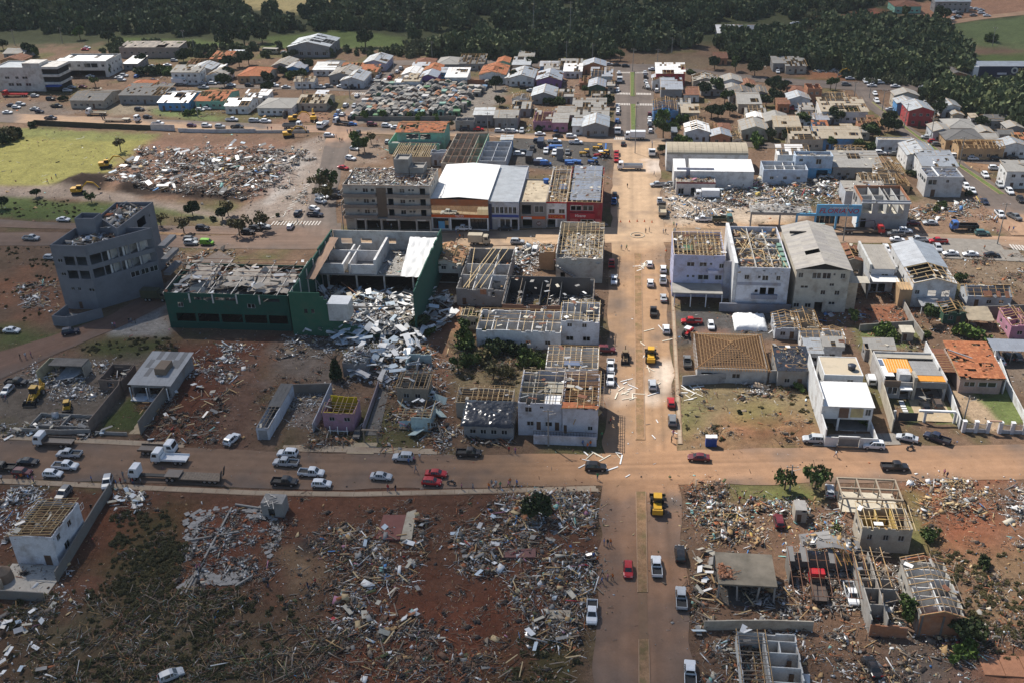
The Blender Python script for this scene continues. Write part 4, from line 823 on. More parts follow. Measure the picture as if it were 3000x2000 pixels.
    if style == 'S': return [(V((x0 - over, y0 - over, h)), V((x1 - x0 + 2 * over, 0, 0)), V((0, y1 - y0 + 2 * over, rise)))]
    if style == 'L': return [(V((x0 - over, y1 + over, h)), V((0, -(y1 - y0) - 2 * over, 0)), V((x1 - x0 + 2 * over, 0, rise)))]
  def sheets(s, style, m, rise=1.3, over=.4, keep=.93, sw=1.1, sl=2.4, alt=None, name='roof_sheet', warp=.02, lift=.06, **kw):
    b = MB(); mats = [m] + list(alt or []); k = 0
    for (o, e, u) in s.planes(style, rise, over, **kw):
      n = max(2, round(e.length / sw)); r = max(1, round(u.length / sl)); nn = e.cross(u).normalized()
      if nn.z < 0: nn = -nn
      holes = [(rnd.uniform(0, n), rnd.uniform(0, r), rnd.uniform(.6, 2.2)) for _ in range(int((1 - keep) * n * r / 4 + .5))]
      X = e.normalized(); Y = u.normalized(); Z = X.cross(Y)
      for i in range(n):
        for j in range(r):
          if any(abs(i - a) < c * 1.3 and abs(j - q) < c * .6 for a, q, c in holes) and rnd.random() < .85: continue
          if rnd.random() > keep + .04: continue
          c = o + e * ((i + .5) / n) + u * ((j + .5) / r) + nn * (lift + rnd.uniform(0, warp) + .012 * ((i + j) % 2) + .015 * (r - j))
          M = Matrix(((X.x, Y.x, Z.x, c.x), (X.y, Y.y, Z.y, c.y), (X.z, Y.z, Z.z, c.z), (0, 0, 0, 1))) @ Matrix.Rotation(rnd.gauss(0, warp * .4), 4, 'X') @ Matrix.Rotation(rnd.gauss(0, warp * .4), 4, 'Y')
          mi = 0 if len(mats) == 1 or rnd.random() < .7 else rnd.randrange(1, len(mats))
          if s.near or n * r < 9: piece(name, M, e.length / n - .02, u.length / r + .04, .035, mats[mi], s.root)
          else: b.boxm(M, e.length / n - .02, u.length / r + .04, .05, mi)
    if b.f: tag(b.build('roof', mats, s.root), kind='stuff')
  def timbers(s, style, rise=1.3, over=.3, rs=1.5, ps=.9, keep=.92, m=WOOD, m2=None, dense=False, t=.11, **kw):
    b = MB(); m2 = m2 or m; jl = MB()
    def add(nm, a, c, w, h, mm):
      if s.near: bar(nm, a, c, w, h, mm, s.root)
      else: b.beam(a, c, w * 1.2, h * 1.2)
    for (o, e, u) in s.planes(style, rise, over, **kw):
      n = max(2, round(e.length / rs)); r = max(2, round(u.length / ps))
      for i in range(n + 1):
        if rnd.random() > keep: continue
        a = o + e * (i / n) + Vector((rnd.gauss(0, .07), rnd.gauss(0, .07), rnd.gauss(0, .04))); f = 1 if rnd.random() < .8 else rnd.uniform(.4, .9); j_ = Vector((rnd.uniform(-.06, .06), rnd.uniform(-.06, .06), 0))
        add('rafter', a, a + u * f + j_, t, t * 1.3, m)
      for j in range(r + 1):
        if rnd.random() > keep - .08: continue
        a = o + u * (j / r) + Vector((0, 0, t)); f0, f1 = (0, 1) if rnd.random() < .6 else sorted((rnd.random(), rnd.random()))
        if f1 - f0 > .1: add('purlin', a + e * f0, a + e * f1 + Vector((rnd.gauss(0, .12), rnd.gauss(0, .16), rnd.gauss(0, .1))), t * .8, t * .7, m2)
      if dense:
        r = int(u.length / .42)
        for j in range(r):
          if rnd.random() > keep: continue
          a = o + u * ((j + .5) / r) + Vector((0, 0, t * 1.6)); f0, f1 = (0, 1) if rnd.random() < .6 else sorted((rnd.random(), rnd.random())); jl.beam(a + e * f0, a + e * f1, .07, .05)
    if s.near:
      for (o, e, u) in s.planes(style, rise, over, **kw):
        for _ in range(int(e.length * u.length * .06)):
          c = o + e * rnd.random() + u * rnd.random() + Vector((0, 0, .2)); piece('roof_scrap', Matrix.Translation(c) @ Matrix.Rotation(rnd.uniform(0, 6), 4, 'Z') @ Matrix.Rotation(rnd.gauss(0, .25), 4, 'X'), rnd.uniform(.7, 2.0), rnd.uniform(.4, 1.0), .04, rnd.choice([DM[4], DM[0], DM[12], TILED, DM[11], DM[18]]), s.root)
    if not s.near: b.build('roof_timbers', m, s.root)
    if jl.f: tag(jl.build('battens', m2, s.root), kind='stuff')
  def gable(s, m, rise, h=None, th=.2, front=True, back=True):
    h = s.h if h is None else h
    for y in ([0] if front else []) + ([s.d - th] if back else []):
      b = MB(); n = 0; w = s.w
      b.quad([(0, y, h), (w, y, h), (w / 2, y, h + rise)]); b.quad([(w / 2, y + th, h + rise), (w, y + th, h), (0, y + th, h)])
      b.quad([(0, y, h), (w / 2, y, h + rise), (w / 2, y + th, h + rise), (0, y + th, h)]); b.quad([(w / 2, y, h + rise), (w, y, h), (w, y + th, h), (w / 2, y + th, h + rise)])
      b.build('gable_wall', m, s.root)
  def rooms(s, m, nx=2, ny=1, h=None, z0=0, th=.15, x0=0, x1=None, y0=0, y1=None):
    h = (s.h - .15) if h is None else h; x1 = s.w if x1 is None else x1; y1 = s.d if y1 is None else y1
    for i in range(1, nx):
      x = x0 + (x1 - x0) * (i + rnd.uniform(-.15, .15)) / nx; a, c = (y0 + .22, y1 - .22) if rnd.random() < .7 else (y0 + .22, y0 + (y1 - y0) * .6)
      slab('partition_wall', x, a, z0, x + th, c, h - rnd.uniform(0, .4), m, s.root)
    for j in range(1, ny):
      y = y0 + (y1 - y0) * (j + rnd.uniform(-.15, .15)) / ny; a, c = (x0 + .22, x1 - .22) if rnd.random() < .6 else (x0 + .22, x0 + (x1 - x0) * .55)
      slab('partition_wall', a, y, z0, c, y + th, h - .03 - rnd.uniform(0, .4), m, s.root)
  def mess(s, z, n, pal, x0=.4, x1=None, y0=.4, y1=None, big=1.0, hgt=.5, kind='mix'):
    x1 = s.w - .4 if x1 is None else x1; y1 = s.d - .4 if y1 is None else y1
    X = np.random.uniform(x0, x1, n); Y = np.random.uniform(y0, y1, n)
    Z = z + np.abs(np.random.normal(0, hgt * .5, n)) * (0.4 + fbm(X, Y, 2.5, 2, 3))
    k = np.random.randint(0, n, n * (2 if s.near else 1)); debris('crumbs', X[k] + np.random.normal(0, .5, len(k)), Y[k] + np.random.normal(0, .5, len(k)), np.full(len(k), z), pal, big * .4, s.root)
    return debris('debris', X, Y, Z, pal, big * .85, s.root, kind)
np.random.seed(11)
DM = [WHITES, WOOD2, WOOD, WOOD3, CONC, BRICK, mat('debris_dark', (.035, .03, .028), .9, .3), mat('debris_teal', (.25, .47, .42), .8, .2), mat('debris_blue', (.08, .22, .46), .7, .2), mat('debris_pink', (.42, .2, .27), .8, .2), mat('debris_yellow', (.5, .36, .1), .8, .2),
  mat('debris_metal', (.44, .43, .42), .4, .25, metal=.6), mat('debris_cream', (.5, .45, .36), .85, .2), mat('debris_red', (.36, .03, .04), .7, .2), TILE, mat('debris_earth', (.17, .1, .065), .95, .3), mat('debris_pale_blue', (.48, .55, .6), .7, .15), mat('foliage_dull', (.085, .095, .04), .9, .3), CONCD]
PAL = {  # weights over DM
 'mix': [6, 4, 5, 10, 6, 2, 7, .8, .5, .25, .4, 4, 2.5, .25, 1.5, 9, .7, 1, 7], 'white': [20, 1, 1, 3, 8, 1, 6, .2, .3, .1, .2, 11, 3, .1, .3, 2, 3, 0, 7], 'wood': [2, 8, 12, 10, 3, 2, 5, .4, .2, .1, .5, 1, 2, .2, 2, 4, .3, 0, 3], 'soil': [2, 2, 3, 6, 3, 2, 4, .3, .2, .15, .2, 1, 1, .15, 2, 14, .3, 3, 4],
 'grey': [4, 1, 1, 5, 13, 1, 6, .2, .2, .1, .2, 5, 2, .1, 1, 3, .5, 0, 11], 'colour': [6, 5, 7, 7, 4, 2, 5, 3.5, 1.2, .8, .8, 2, 4, .5, 2, 5, 1.5, 0, 3], 'clothes': [3, 1, 1, 1, 1, .5, 8, 1, 6, 2, .5, 1, 1, 1.5, .3, .5, 3, 0, 1], 'brush': [.6, .8, 2, 9, .6, .2, 3, .05, .1, .05, .1, .3, .3, 0, .2, 7, .1, 7, 1]}
def np_mesh(name, V, Fq, mi, mats):
  me = bpy.data.meshes.new(name); n = len(Fq)
  me.vertices.add(len(V)); me.vertices.foreach_set('co', V.astype(np.float32).ravel())
  me.loops.add(n * 4); me.loops.foreach_set('vertex_index', Fq.astype(np.int32).ravel()); me.polygons.add(n)
  me.polygons.foreach_set('loop_start', (np.arange(n) * 4).astype(np.int32)); me.polygons.foreach_set('loop_total', np.full(n, 4, np.int32))
  for m in mats: me.materials.append(m)
  me.polygons.foreach_set('material_index', mi.astype(np.int32)); me.update(calc_edges=True); return me
_BV = np.array([(-1, -1, -1), (1, -1, -1), (1, 1, -1), (-1, 1, -1), (-1, -1, 1), (1, -1, 1), (1, 1, 1), (-1, 1, 1)]) * .5
_BF = np.array([(0, 3, 2, 1), (4, 5, 6, 7), (0, 1, 5, 4), (1, 2, 6, 5), (2, 3, 7, 6), (3, 0, 4, 7)])
def rotm(a, b, c):
  ca, sa, cb, sb, cc, sc = np.cos(a), np.sin(a), np.cos(b), np.sin(b), np.cos(c), np.sin(c)
  return np.stack([np.stack([cc * cb, cc * sb * sa - sc * ca, cc * sb * ca + sc * sa], -1), np.stack([sc * cb, sc * sb * sa + cc * ca, sc * sb * ca - cc * sa], -1), np.stack([-sb, cb * sa, cb * ca], -1)], -2)
def debris(name, X, Y, Z, pal, big=1.0, parent=None, kind='mix'):
  n = len(X); w = np.array(PAL[pal]); mi = np.random.choice(len(w), n, p=w / w.sum()); r = np.random.rand(n)
  S = np.zeros((n, 3)); u = np.random.rand(n, 3); heavy = np.random.rand(n) ** 3.5 * 1.7 + .34
  pl, sh = r < .42, (r >= .42) & (r < .74); ch = r >= .74
  S[pl] = np.stack([.8 + 2.3 * u[pl, 0], .08 + .13 * u[pl, 1], .03 + .05 * u[pl, 2]], 1)
  S[sh] = np.stack([.5 + 1.2 * u[sh, 0], .3 + .7 * u[sh, 1], .02 + .03 * u[sh, 2]], 1)
  S[ch] = np.stack([.15 + .4 * u[ch, 0], .1 + .3 * u[ch, 1], .06 + .16 * u[ch, 2]], 1)
  if pal == 'brush': S = np.stack([1.0 + 3.2 * u[:, 0] ** 2, .04 + .08 * u[:, 1], .04 + .06 * u[:, 2]], 1)
  S *= (heavy * big)[:, None]
  tilt = np.where(pl, .16, np.where(sh, .38, .6)); R = rotm(np.random.normal(0, 1, n) * tilt, np.random.normal(0, 1, n) * tilt, np.random.rand(n) * 6.283)
  V = np.einsum('nij,nkj->nki', R, _BV[None] * S[:, None, :]) + np.stack([X, Y, Z + S[:, 2] * .4 + .04], 1)[:, None, :]
  Fq = (_BF[None] + (np.arange(n) * 8)[:, None, None]).reshape(-1, 4)
  o = ob(name, np_mesh(name, V.reshape(-1, 3), Fq, np.repeat(mi, 6), DM), parent); return tag(o, kind='stuff')

def house(tile, u0, u1, vt, vb, h, wk, rk, st, keep=.94, label=None, group=None, cat='house', name=None, dmax=None, nw=None, rise=None, alt=None, timber=WOOD, rot=GRID):
  x, y = T(*tile, (u0 + u1) / 2, vb)
  if label is None:
    if st in 'RO': rf = 'a bare timber roof frame' if st == 'R' else 'its roof torn off'
    else: rf = ('a patched ' if keep > .85 and alt else 'a ' if keep > .9 else 'a half stripped ') + (('flat ' if st == 'F' else '') + RN[rk])
    if rf.startswith('a ') and RN[rk][0] in 'o' and st not in 'RO': rf = 'an' + rf[1:]
    label = '%s house with %s %s' % (WN[wk], rf, hwhere(x, y)); group = 'houses ' + hwhere(x, y)
  b = Bld(name or 'house', label, cat, tile, u0, vb, u1, vt, h, dmax or 26, rot, group); b.jag = .9 if st in 'RO' else 0; b.d = min(b.d, dmax or (b.w * 1.15 + 4))
  m = W(wk); w, d = b.w, b.d; rise = rise if rise is not None else min(1.7, w * .16)
  two = h > 5.5; n = nw or max(1, round(w / 3.2)); ops = []; sid = []
  for z in ([1.0] if not two else [1.0, h / 2 + .9]):
    ops += b.row(w, n, z, 1.25, 1.1); sid += b.row(d, max(1, round(d / 4.5)), z, 1.1, 1.0)
  if n > 1: k = rnd.randrange(n); a = ops[k]; ops[k] = (a[0] + .1, a[1] - .1, .05, 2.15, 'd')
  b.walls(m, ops, sid, [], sid)
  if st in 'GXSLF' or st in 'ROH':
    pass
  if st == 'F':
    b.slabf(h - .25, RM(rk) if rk in 'yw' else CONC, .2, .2, w - .2, .2, d - .2, 'flat_roof');
    if pxm(x, y) > 5: b.mess(h - .24, int(w * d * .25), 'grey', big=.6, hgt=.1)
  elif st in 'GXSL':
    if keep < .97: b.timbers(st, rise, .25, 1.8, 1.4, .95, timber)
    b.sheets(st, RM(rk), rise, .4, keep, alt=[RM(a) for a in alt] if alt else None, warp=.03 if rk == 's' else .015)
    if st == 'G': b.gable(m, rise)
    if st == 'X':
      for xx in (0, w - .2):
        q = MB(); q.quad([(xx, 0, h), (xx, d, h), (xx, d / 2, h + rise)]); q.quad([(xx + .2, d / 2, h + rise), (xx + .2, d, h), (xx + .2, 0, h)]); q.build('gable_wall', m, b.root)
  elif st == 'H':
    q = MB(); k = min(w, d) / 2 * .92; o = .45; z = h - .1; rz = h + rise
    A, B, C_, D = (-o, -o, z), (w + o, -o, z), (w + o, d + o, z), (-o, d + o, z)
    E, F_ = ((k, d / 2, rz), (w - k, d / 2, rz)) if w >= d else ((w / 2, k, rz), (w / 2, d - k, rz))
    if w >= d: fs = [[A, B, F_, E], [C_, D, E, F_], [D, A, E], [B, C_, F_]]
    else: fs = [[A, B, E], [B, C_, F_, E], [C_, D, F_], [D, A, E, F_]]
    for f in fs: q.quad(f)
    q.quad([D, C_, B, A]); r = q.build('roof', RM(rk), b.root); e = MB()
    for f in fs:
      e.beam(f[0], f[-1], .22, .12)
    e.beam(E, F_, .25, .14); e.build('ridge_cap', RM(rk), r)
  if st in 'RO':
    b.slabf(.12, CONC); b.rooms(m, max(1, round(w / 4)), max(1, round(d / 4.5)))
    if st == 'R': b.timbers('X' if w > d else 'G', rise, .25, 1.3, .9, keep, timber)
    b.mess(.15, int(w * d * (1.3 if b.near else .7)), rnd.choice(['mix', 'wood', 'white']), hgt=.7)
  return b
def hwhere(x, y):
  if y > 1430: return 'in the wrecked block'
  if x < 760: return 'facing the football ground' if y > 250 else 'at the field edge'
  if x < 1130 and y < 260: return 'behind the cemetery street bungalows'
  if x < 1130: return 'along the cemetery street'
  if x < 1500 and y < 250: return 'behind the cemetery'
  if x < 1800 and y < 250: return 'where the avenue meets the wood'
  if x < 1800 and y < 400: return 'between cemetery and avenue'
  if x < 1800: return 'below the cemetery street'
  if x < 2180 and y < 300: return 'right of the green avenue strip'
  if x < 2250: return 'above the long tan warehouse'
  if y < 330 and x > 2600: return 'beside the tree lined main road'
  if y < 330: return 'below the main road roundabout'
  if y < 480 and x < 2620: return 'above the blue walled shop'
  if y < 560: return 'around the two lane street'
  return 'beside the long grey roofs'
HOUSES = {
(0, 0): '''30 220 450 495 3 g f X;1130 1260 525 590 3 g l S;1570 1830 632 668 6 w f S .8;1740 1940 588 640 4 g l G;1890 2060 640 700 3.5 w f G .8;2180 2400 620 698 3.5 o T H;640 950 830 925 3.6 e F X;1090 1490 802 880 4 g F S .85;1450 1725 830 945 3.6 b s X .8;1790 2060 830 930 3.6 t T X .8;2065 2270 898 975 3.6 w s X .85;1950 2030 590 640 3 w w S;1160 1360 740 800 3 o T H;2230 2400 852 900 3 w s S .7;0 200 520 560 3 o B G;1720 1840 520 590 3 o B X .7;1930 2100 500 545 3 o T S .8''',
(1, 0): '''145 310 540 608 3.4 g f G;250 430 596 640 3.2 b s G;-60 105 630 700 3.6 e T X;525 720 605 645 3 w l S;350 530 716 750 3.4 w y X .6;670 890 620 700 4 g f G;775 985 668 745 3.6 q l G;980 1190 515 585 3.8 l l G;600 770 560 605 3 e F H;780 960 580 640 3 o T X .8;950 1105 620 665 3 o T S .85;10 320 900 990 3.6 w f H;380 640 868 950 3.4 e y X .55;30 105 840 880 3.5 w w S
1335 1495 630 690 3.4 w w G;1420 1570 600 640 3 g s S .8;1540 1690 600 652 3.4 o T G;1505 1660 660 712 3.6 m s G;1740 1935 655 715 3.6 w w S;1360 1500 700 750 3.4 w y S .6;1660 1860 530 590 3.4 g f H;1860 2090 530 590 3.2 g F S .5;2050 2290 580 690 4.2 w T G .85;2210 2325 535 578 3.6 t T G;1450 1625 540 590 3 e B H;1680 1745 630 670 3 b s S;1270 1370 715 760 3 w w S .7;540 640 850 880 3 w s S;2290 2360 660 720 3.4 w l G''',
(2, 0): '''5 165 550 600 3.4 e l S;-30 200 640 720 3.8 w l G;225 450 660 740 3.6 m s G .85;430 640 548 600 3.2 e f X .8;475 640 612 660 3.2 w w S .9;645 860 565 610 4 k s G;725 920 652 705 4.2 q s S .7;620 720 705 765 3 k B S .5;705 855 735 800 3.6 d s G;180 400 808 885 3.6 g l G;390 560 850 890 3 g f S .7;0 150 862 905 3.2 w y R .9;0 165 925 1000 3.4 g f X .7;560 860 940 985 3.6 e f S .8;580 885 1030 1080 3.4 g f S .85;195 390 1030 1115 3.8 p f S .35;375 510 1040 1130 3.8 p f S;650 885 1075 1165 4 g l G;555 655 1105 1160 3.6 w l S;415 580 1005 1060 3.2 g f S;730 890 870 905 3 g f S .6;260 420 570 610 3 b s X .7;60 200 485 525 3 g f S .8;300 430 612 640 3 g f S .8;880 940 750 790 3 e f S .7
1325 1590 612 680 6.5 r w S .85;1290 1475 690 740 4 w s G .75;1370 1565 745 825 5 g s S .9;1300 1530 885 1015 5.2 b y R .9;1560 1720 985 1040 3.6 e y S .9;1665 1895 692 750 3.4 e f G .8;1925 2115 704 755 3.6 w f G;1740 1940 785 820 3.2 g f S .8;2000 2230 815 875 3.4 g F G;2080 2290 888 960 3.8 e f S;1580 1720 822 875 3.2 w B S;2220 2350 802 860 3.4 g F G;1595 1815 1140 1215 4.2 q w G .85;1830 2010 1200 1255 3.4 k s G;1870 2010 1133 1200 3 k B H;2110 2360 1110 1200 3.8 e f G;2170 2330 1050 1095 3.4 w w G;1800 1930 1145 1195 3 o y R .9;1890 2095 262 310 6 n w S;2060 2400 232 292 6 w b X;1858 1980 500 540 3.2 k B S;1480 1640 932 985 3 e f S .7;1960 2090 782 815 3 g f G;2110 2240 740 790 3 e B G;2150 2330 1000 1040 3 e f S .6;1640 1760 1085 1130 3 g f R .8;2030 2110 1220 1280 3 e y R .7''',
(3, 0): '''50 165 538 585 4 g f S;165 355 552 610 3.6 e f S .5;190 390 862 915 4.4 q l G;200 335 792 850 3.6 k B H;365 500 768 815 7 k y O;520 735 852 905 3 e f R .7;500 920 935 1028 4.6 w y S .7;90 200 922 960 3.6 k B S;1165 1385 840 880 5.2 e f G;1190 1365 908 950 5 b l G;1300 1525 945 1020 6.2 r l G;1610 1770 928 985 4.4 w l G;1520 1690 1145 1210 4.2 q f G;1660 1920 1095 1175 3.8 g f H;1640 1990 1185 1285 4.2 o F H;1760 2175 1295 1360 4.4 o y R .9;2140 2400 1292 1350 4.2 w l G;1925 2080 1172 1225 3.6 g f G;2000 2210 1062 1110 3.4 g F X;2130 2260 1192 1235 3.4 g F X;-20 195 1048 1120 4.2 e f G;65 300 1105 1170 4.4 e y S;270 430 1060 1095 3.6 w f S .6;420 550 1130 1165 4 b T S .7;680 780 1158 1185 3.6 b y S;205 510 1205 1280 4.2 e y S .6;495 860 1205 1275 4.4 b y S;1010 1335 1262 1285 5 q y F;1285 1560 1318 1425 5.5 w l G;1420 1745 1425 1530 5.5 w l S;600 1050 1430 1540 4 g f S;990 1250 1475 1590 4.2 e y R .9;90 380 1372 1425 5 w w S .5;1640 1870 372 420 4 k f G;1575 1700 256 295 3.6 e f S .8;1610 1870 650 700 4.4 k F G;1170 1410 10 60 4.2 t B H;1540 1865 -5 20 6 g l S;-30 120 290 330 5 t B G;0 90 220 280 5 g f G;1870 1930 1055 1085 3 w y S;840 1030 1115 1160 3.2 k B S .5;2280 2400 1240 1280 3.4 o T S .7;300 420 968 1010 3 q f S .7;430 560 1065 1105 3 e s S .7;560 680 1040 1080 3 g f S;780 940 1172 1215 3 e f X .7;1960 2120 1252 1290 3 q f S;2200 2352 1130 1180 3 g f G;1700 1800 1020 1060 3 e f G .7;930 1040 1080 1115 3 k B S .6;640 900 1350 1400 3 e f R .8''',
(1, 0, 1): '''1830 2000 1080 1110 4 g f O;2000 2180 1020 1060 4.6 g l S;2190 2400 1010 1085 4.4 g f X .85;1600 1740 1375 1405 5 q f O;2250 2352 1262 1290 4 b l S''',
(3, 1): '''690 890 690 835 4.6 e B G .75;2200 2420 -60 10 6 w f S;1840 2245 1050 1150 3.2 q B X .5;870 1180 25 115 4.2 e y R .85;1180 1310 35 125 3.4 o y R .9;2240 2420 1260 1420 3.6 p y R .85''',
}
for key, txt in HOUSES.items():
  for e in txt.replace('\n', ';').split(';'):
    f = e.split(); u0, u1, vt, vb, h = map(float, f[:5]); wk, rk, st = f[5:8]; keep = float(f[8]) if len(f) > 8 else .95
    house(key[:2], u0, u1, vt, vb, h, wk, rk, st, keep)
# ============================================================ the larger buildings
def text(body, size, m, parent, loc, rot=(math.pi / 2, 0, 0), ext=.02, name='lettering', align='CENTER', shear=0.0, sx=1.0):
  c = bpy.data.curves.new(name, 'FONT'); c.body = body; c.size = size; c.extrude = ext; c.align_x = align; c.align_y = 'CENTER'; c.shear = shear; c.resolution_u = 2
  t = bpy.data.objects.new(name, c); me = bpy.data.meshes.new_from_object(t); bpy.data.objects.remove(t); me.materials.append(m)
  o = ob(name, me, parent); o.location = loc; o.rotation_euler = rot; o.scale = (sx, 1, 1); return o
def flat(name, c, rough=.6): return mat(name, c, rough, .1)
REDS = flat('sign_red', (.42, .012, .014)); ORANGE = flat('sign_orange', (.62, .1, .015)); YELLOW = flat('sign_yellow', (.7, .33, .02)); BLUEP = mat('sky_blue_paint', (.12, .36, .58), .7, .12, .6, stain=((.3, .2, .13), .3, .5)); NAVY = flat('navy_panel', (.02, .028, .07), .4)
DIRTYW = wallmat((.55, .53, .5))
class Free(Bld):
  def __init__(s, name, label, cat, at, rot=GRID, group=None, near=True):
    s.near = near; s.h = 0; s.root = thing(name, label, cat, (at.x, at.y, 0), R_(rot), group); s.inv = Matrix.Rotation(-R_(rot), 3, 'Z'); s.o = Vector((at.x, at.y, 0))
  def L(s, p): q = s.inv @ (Vector((p.x, p.y, 0)) - s.o); return (q.x, q.y)
def flats():
  b = Bld('apartment_block', 'four storey grey apartment block with bowed balconies and a wrecked roof', 'apartment block', (1, 1), 792, 130, 1590, -25, 14.8)
  w, d, m = b.w, b.d, wallmat((.4, .37, .33)); ops = []; f = lambda u: (u - 792) / 798 * w
  for fl, z in enumerate((4.4, 7.9, 11.4)):
    for u, hw, z0, z1 in ((918, .35, 1.5, 2.2), (1000, .9, .9, 2.3), (1065, .5, 1.2, 2.2), (1338, .85, .9, 2.3), (1405, .35, 1.5, 2.2), (1437, .35, 1.5, 2.2)): ops.append((f(u) - hw, f(u) + hw, z + z0, z + z1))
    for u in (1228, 1525): ops.append((f(u) - .85, f(u) + .85, z + .05, z + 2.5, 'o'))
    ops.append((f(1143) - .8, f(1143) + .8, z + .9, z + 2.2, 'o'))
  for a, c in ((890, 975), (985, 1122), (1135, 1285), (1297, 1450), (1462, 1580)): ops.append((f(a), f(c), .1, 3.1, 'o'))
  side = [(x, x + 1.2, z + 1, z + 2.1) for z in (4.4, 7.9, 11.4) for x in (2, 5, 8) if x + 1.5 < d]
  b.walls(m, ops, side, [], side, panes=.5)
  for z in (4.2, 7.7, 11.2): b.slabf(z, CONC, .22)
  for i, (a, c) in enumerate(((792, 1098), (1195, 1588))):
    for z in (4.3, 7.8, 11.3):
      q = MB(); x0, x1 = f(a), f(c); xs = [x0, x0 + (x1 - x0) * .28, x0 + (x1 - x0) * .5, x0 + (x1 - x0) * .72, x1]; ys = [-1.0, -1.0, -1.65, -1.0, -1.0] if i else [-1.5, -1.2, -1.2, -1.2, -1.2]
      for k in range(4):
        q.quad([(xs[k], ys[k], z), (xs[k + 1], ys[k + 1], z), (xs[k + 1], -.01, z), (xs[k], -.01, z)]); q.quad([(xs[k], ys[k], z - .18), (xs[k], -.01, z - .18), (xs[k + 1], -.01, z - .18), (xs[k + 1], ys[k + 1], z - .18)])
        q.beam((xs[k], ys[k], z + .35), (xs[k + 1], ys[k + 1], z + .35), .14, 1.1)
      q.beam((x0, ys[0], z + .35), (x0, -.05, z + .35), .14, 1.1); q.beam((x1, ys[-1], z + .35), (x1, -.05, z + .35), .14, 1.1); q.build('balcony', wallmat((.2, .175, .155)), b.root)
  slab('stair_panel', f(1100), -.12, 4.2, f(1190), .0, 13.9, wallmat((.13, .1, .075)), b.root)
  for u in (885, 980, 1128, 1291, 1456, 1585): slab('pillar', f(u) - .2, -1.2, 0, f(u) + .2, -.8, 4.1, m, b.root)
  slab('shop_canopy', 0, -1.3, 4.12, w, -.02, 4.24, CONC, b.root)
  for k in range(5): slab('shop_sign', f(895 + 138 * k), -.06, 3.15, f(985 + 138 * k), -.01, 3.75, [WHITE, wallmat((.3, .28, .25))][k % 2], b.root)
  for z in (4.3, 7.8, 11.3):
    q = MB(); q.box(-1.3, 1, z - .18, -.01, d * .7, z); q.box(-1.35, 1, z - .1, -1.22, d * .7, z + .9); q.build('balcony', wallmat((.3, .28, .26)), b.root)
  b.timbers('X', .9, .3, 1.8, 1.3, .8, WOOD3, RUST); b.slabf(14.2, CONCD, .2); b.mess(14.3, 700, 'white', hgt=.6, big=1.0); b.mess(14.3, 220, 'wood', hgt=.5)
  for a, c, z in ((1212, 1345, 20.2), (1352, 1480, 17.5)):
    q = MB(); x0, x1 = f(a) + .4, f(c) + .4; y0, y1 = d * .55, d * .95; q.box(x0, y0, 14.2, x1, y0 + .2, z); q.box(x0, y1 - .2, 14.2, x1, y1, z - .4); q.box(x0, y0 + .2, 14.2, x0 + .2, y1 - .2, z - .2); q.box(x1 - .2, y0 + .2, 14.2, x1, y1 - .2, z - .1); q.box(x0 + .2, y0 + .2, z - 1.2, x1 - .2, y1 - .2, z - 1); q.build('stair_tower', CONC, b.root)
flats()
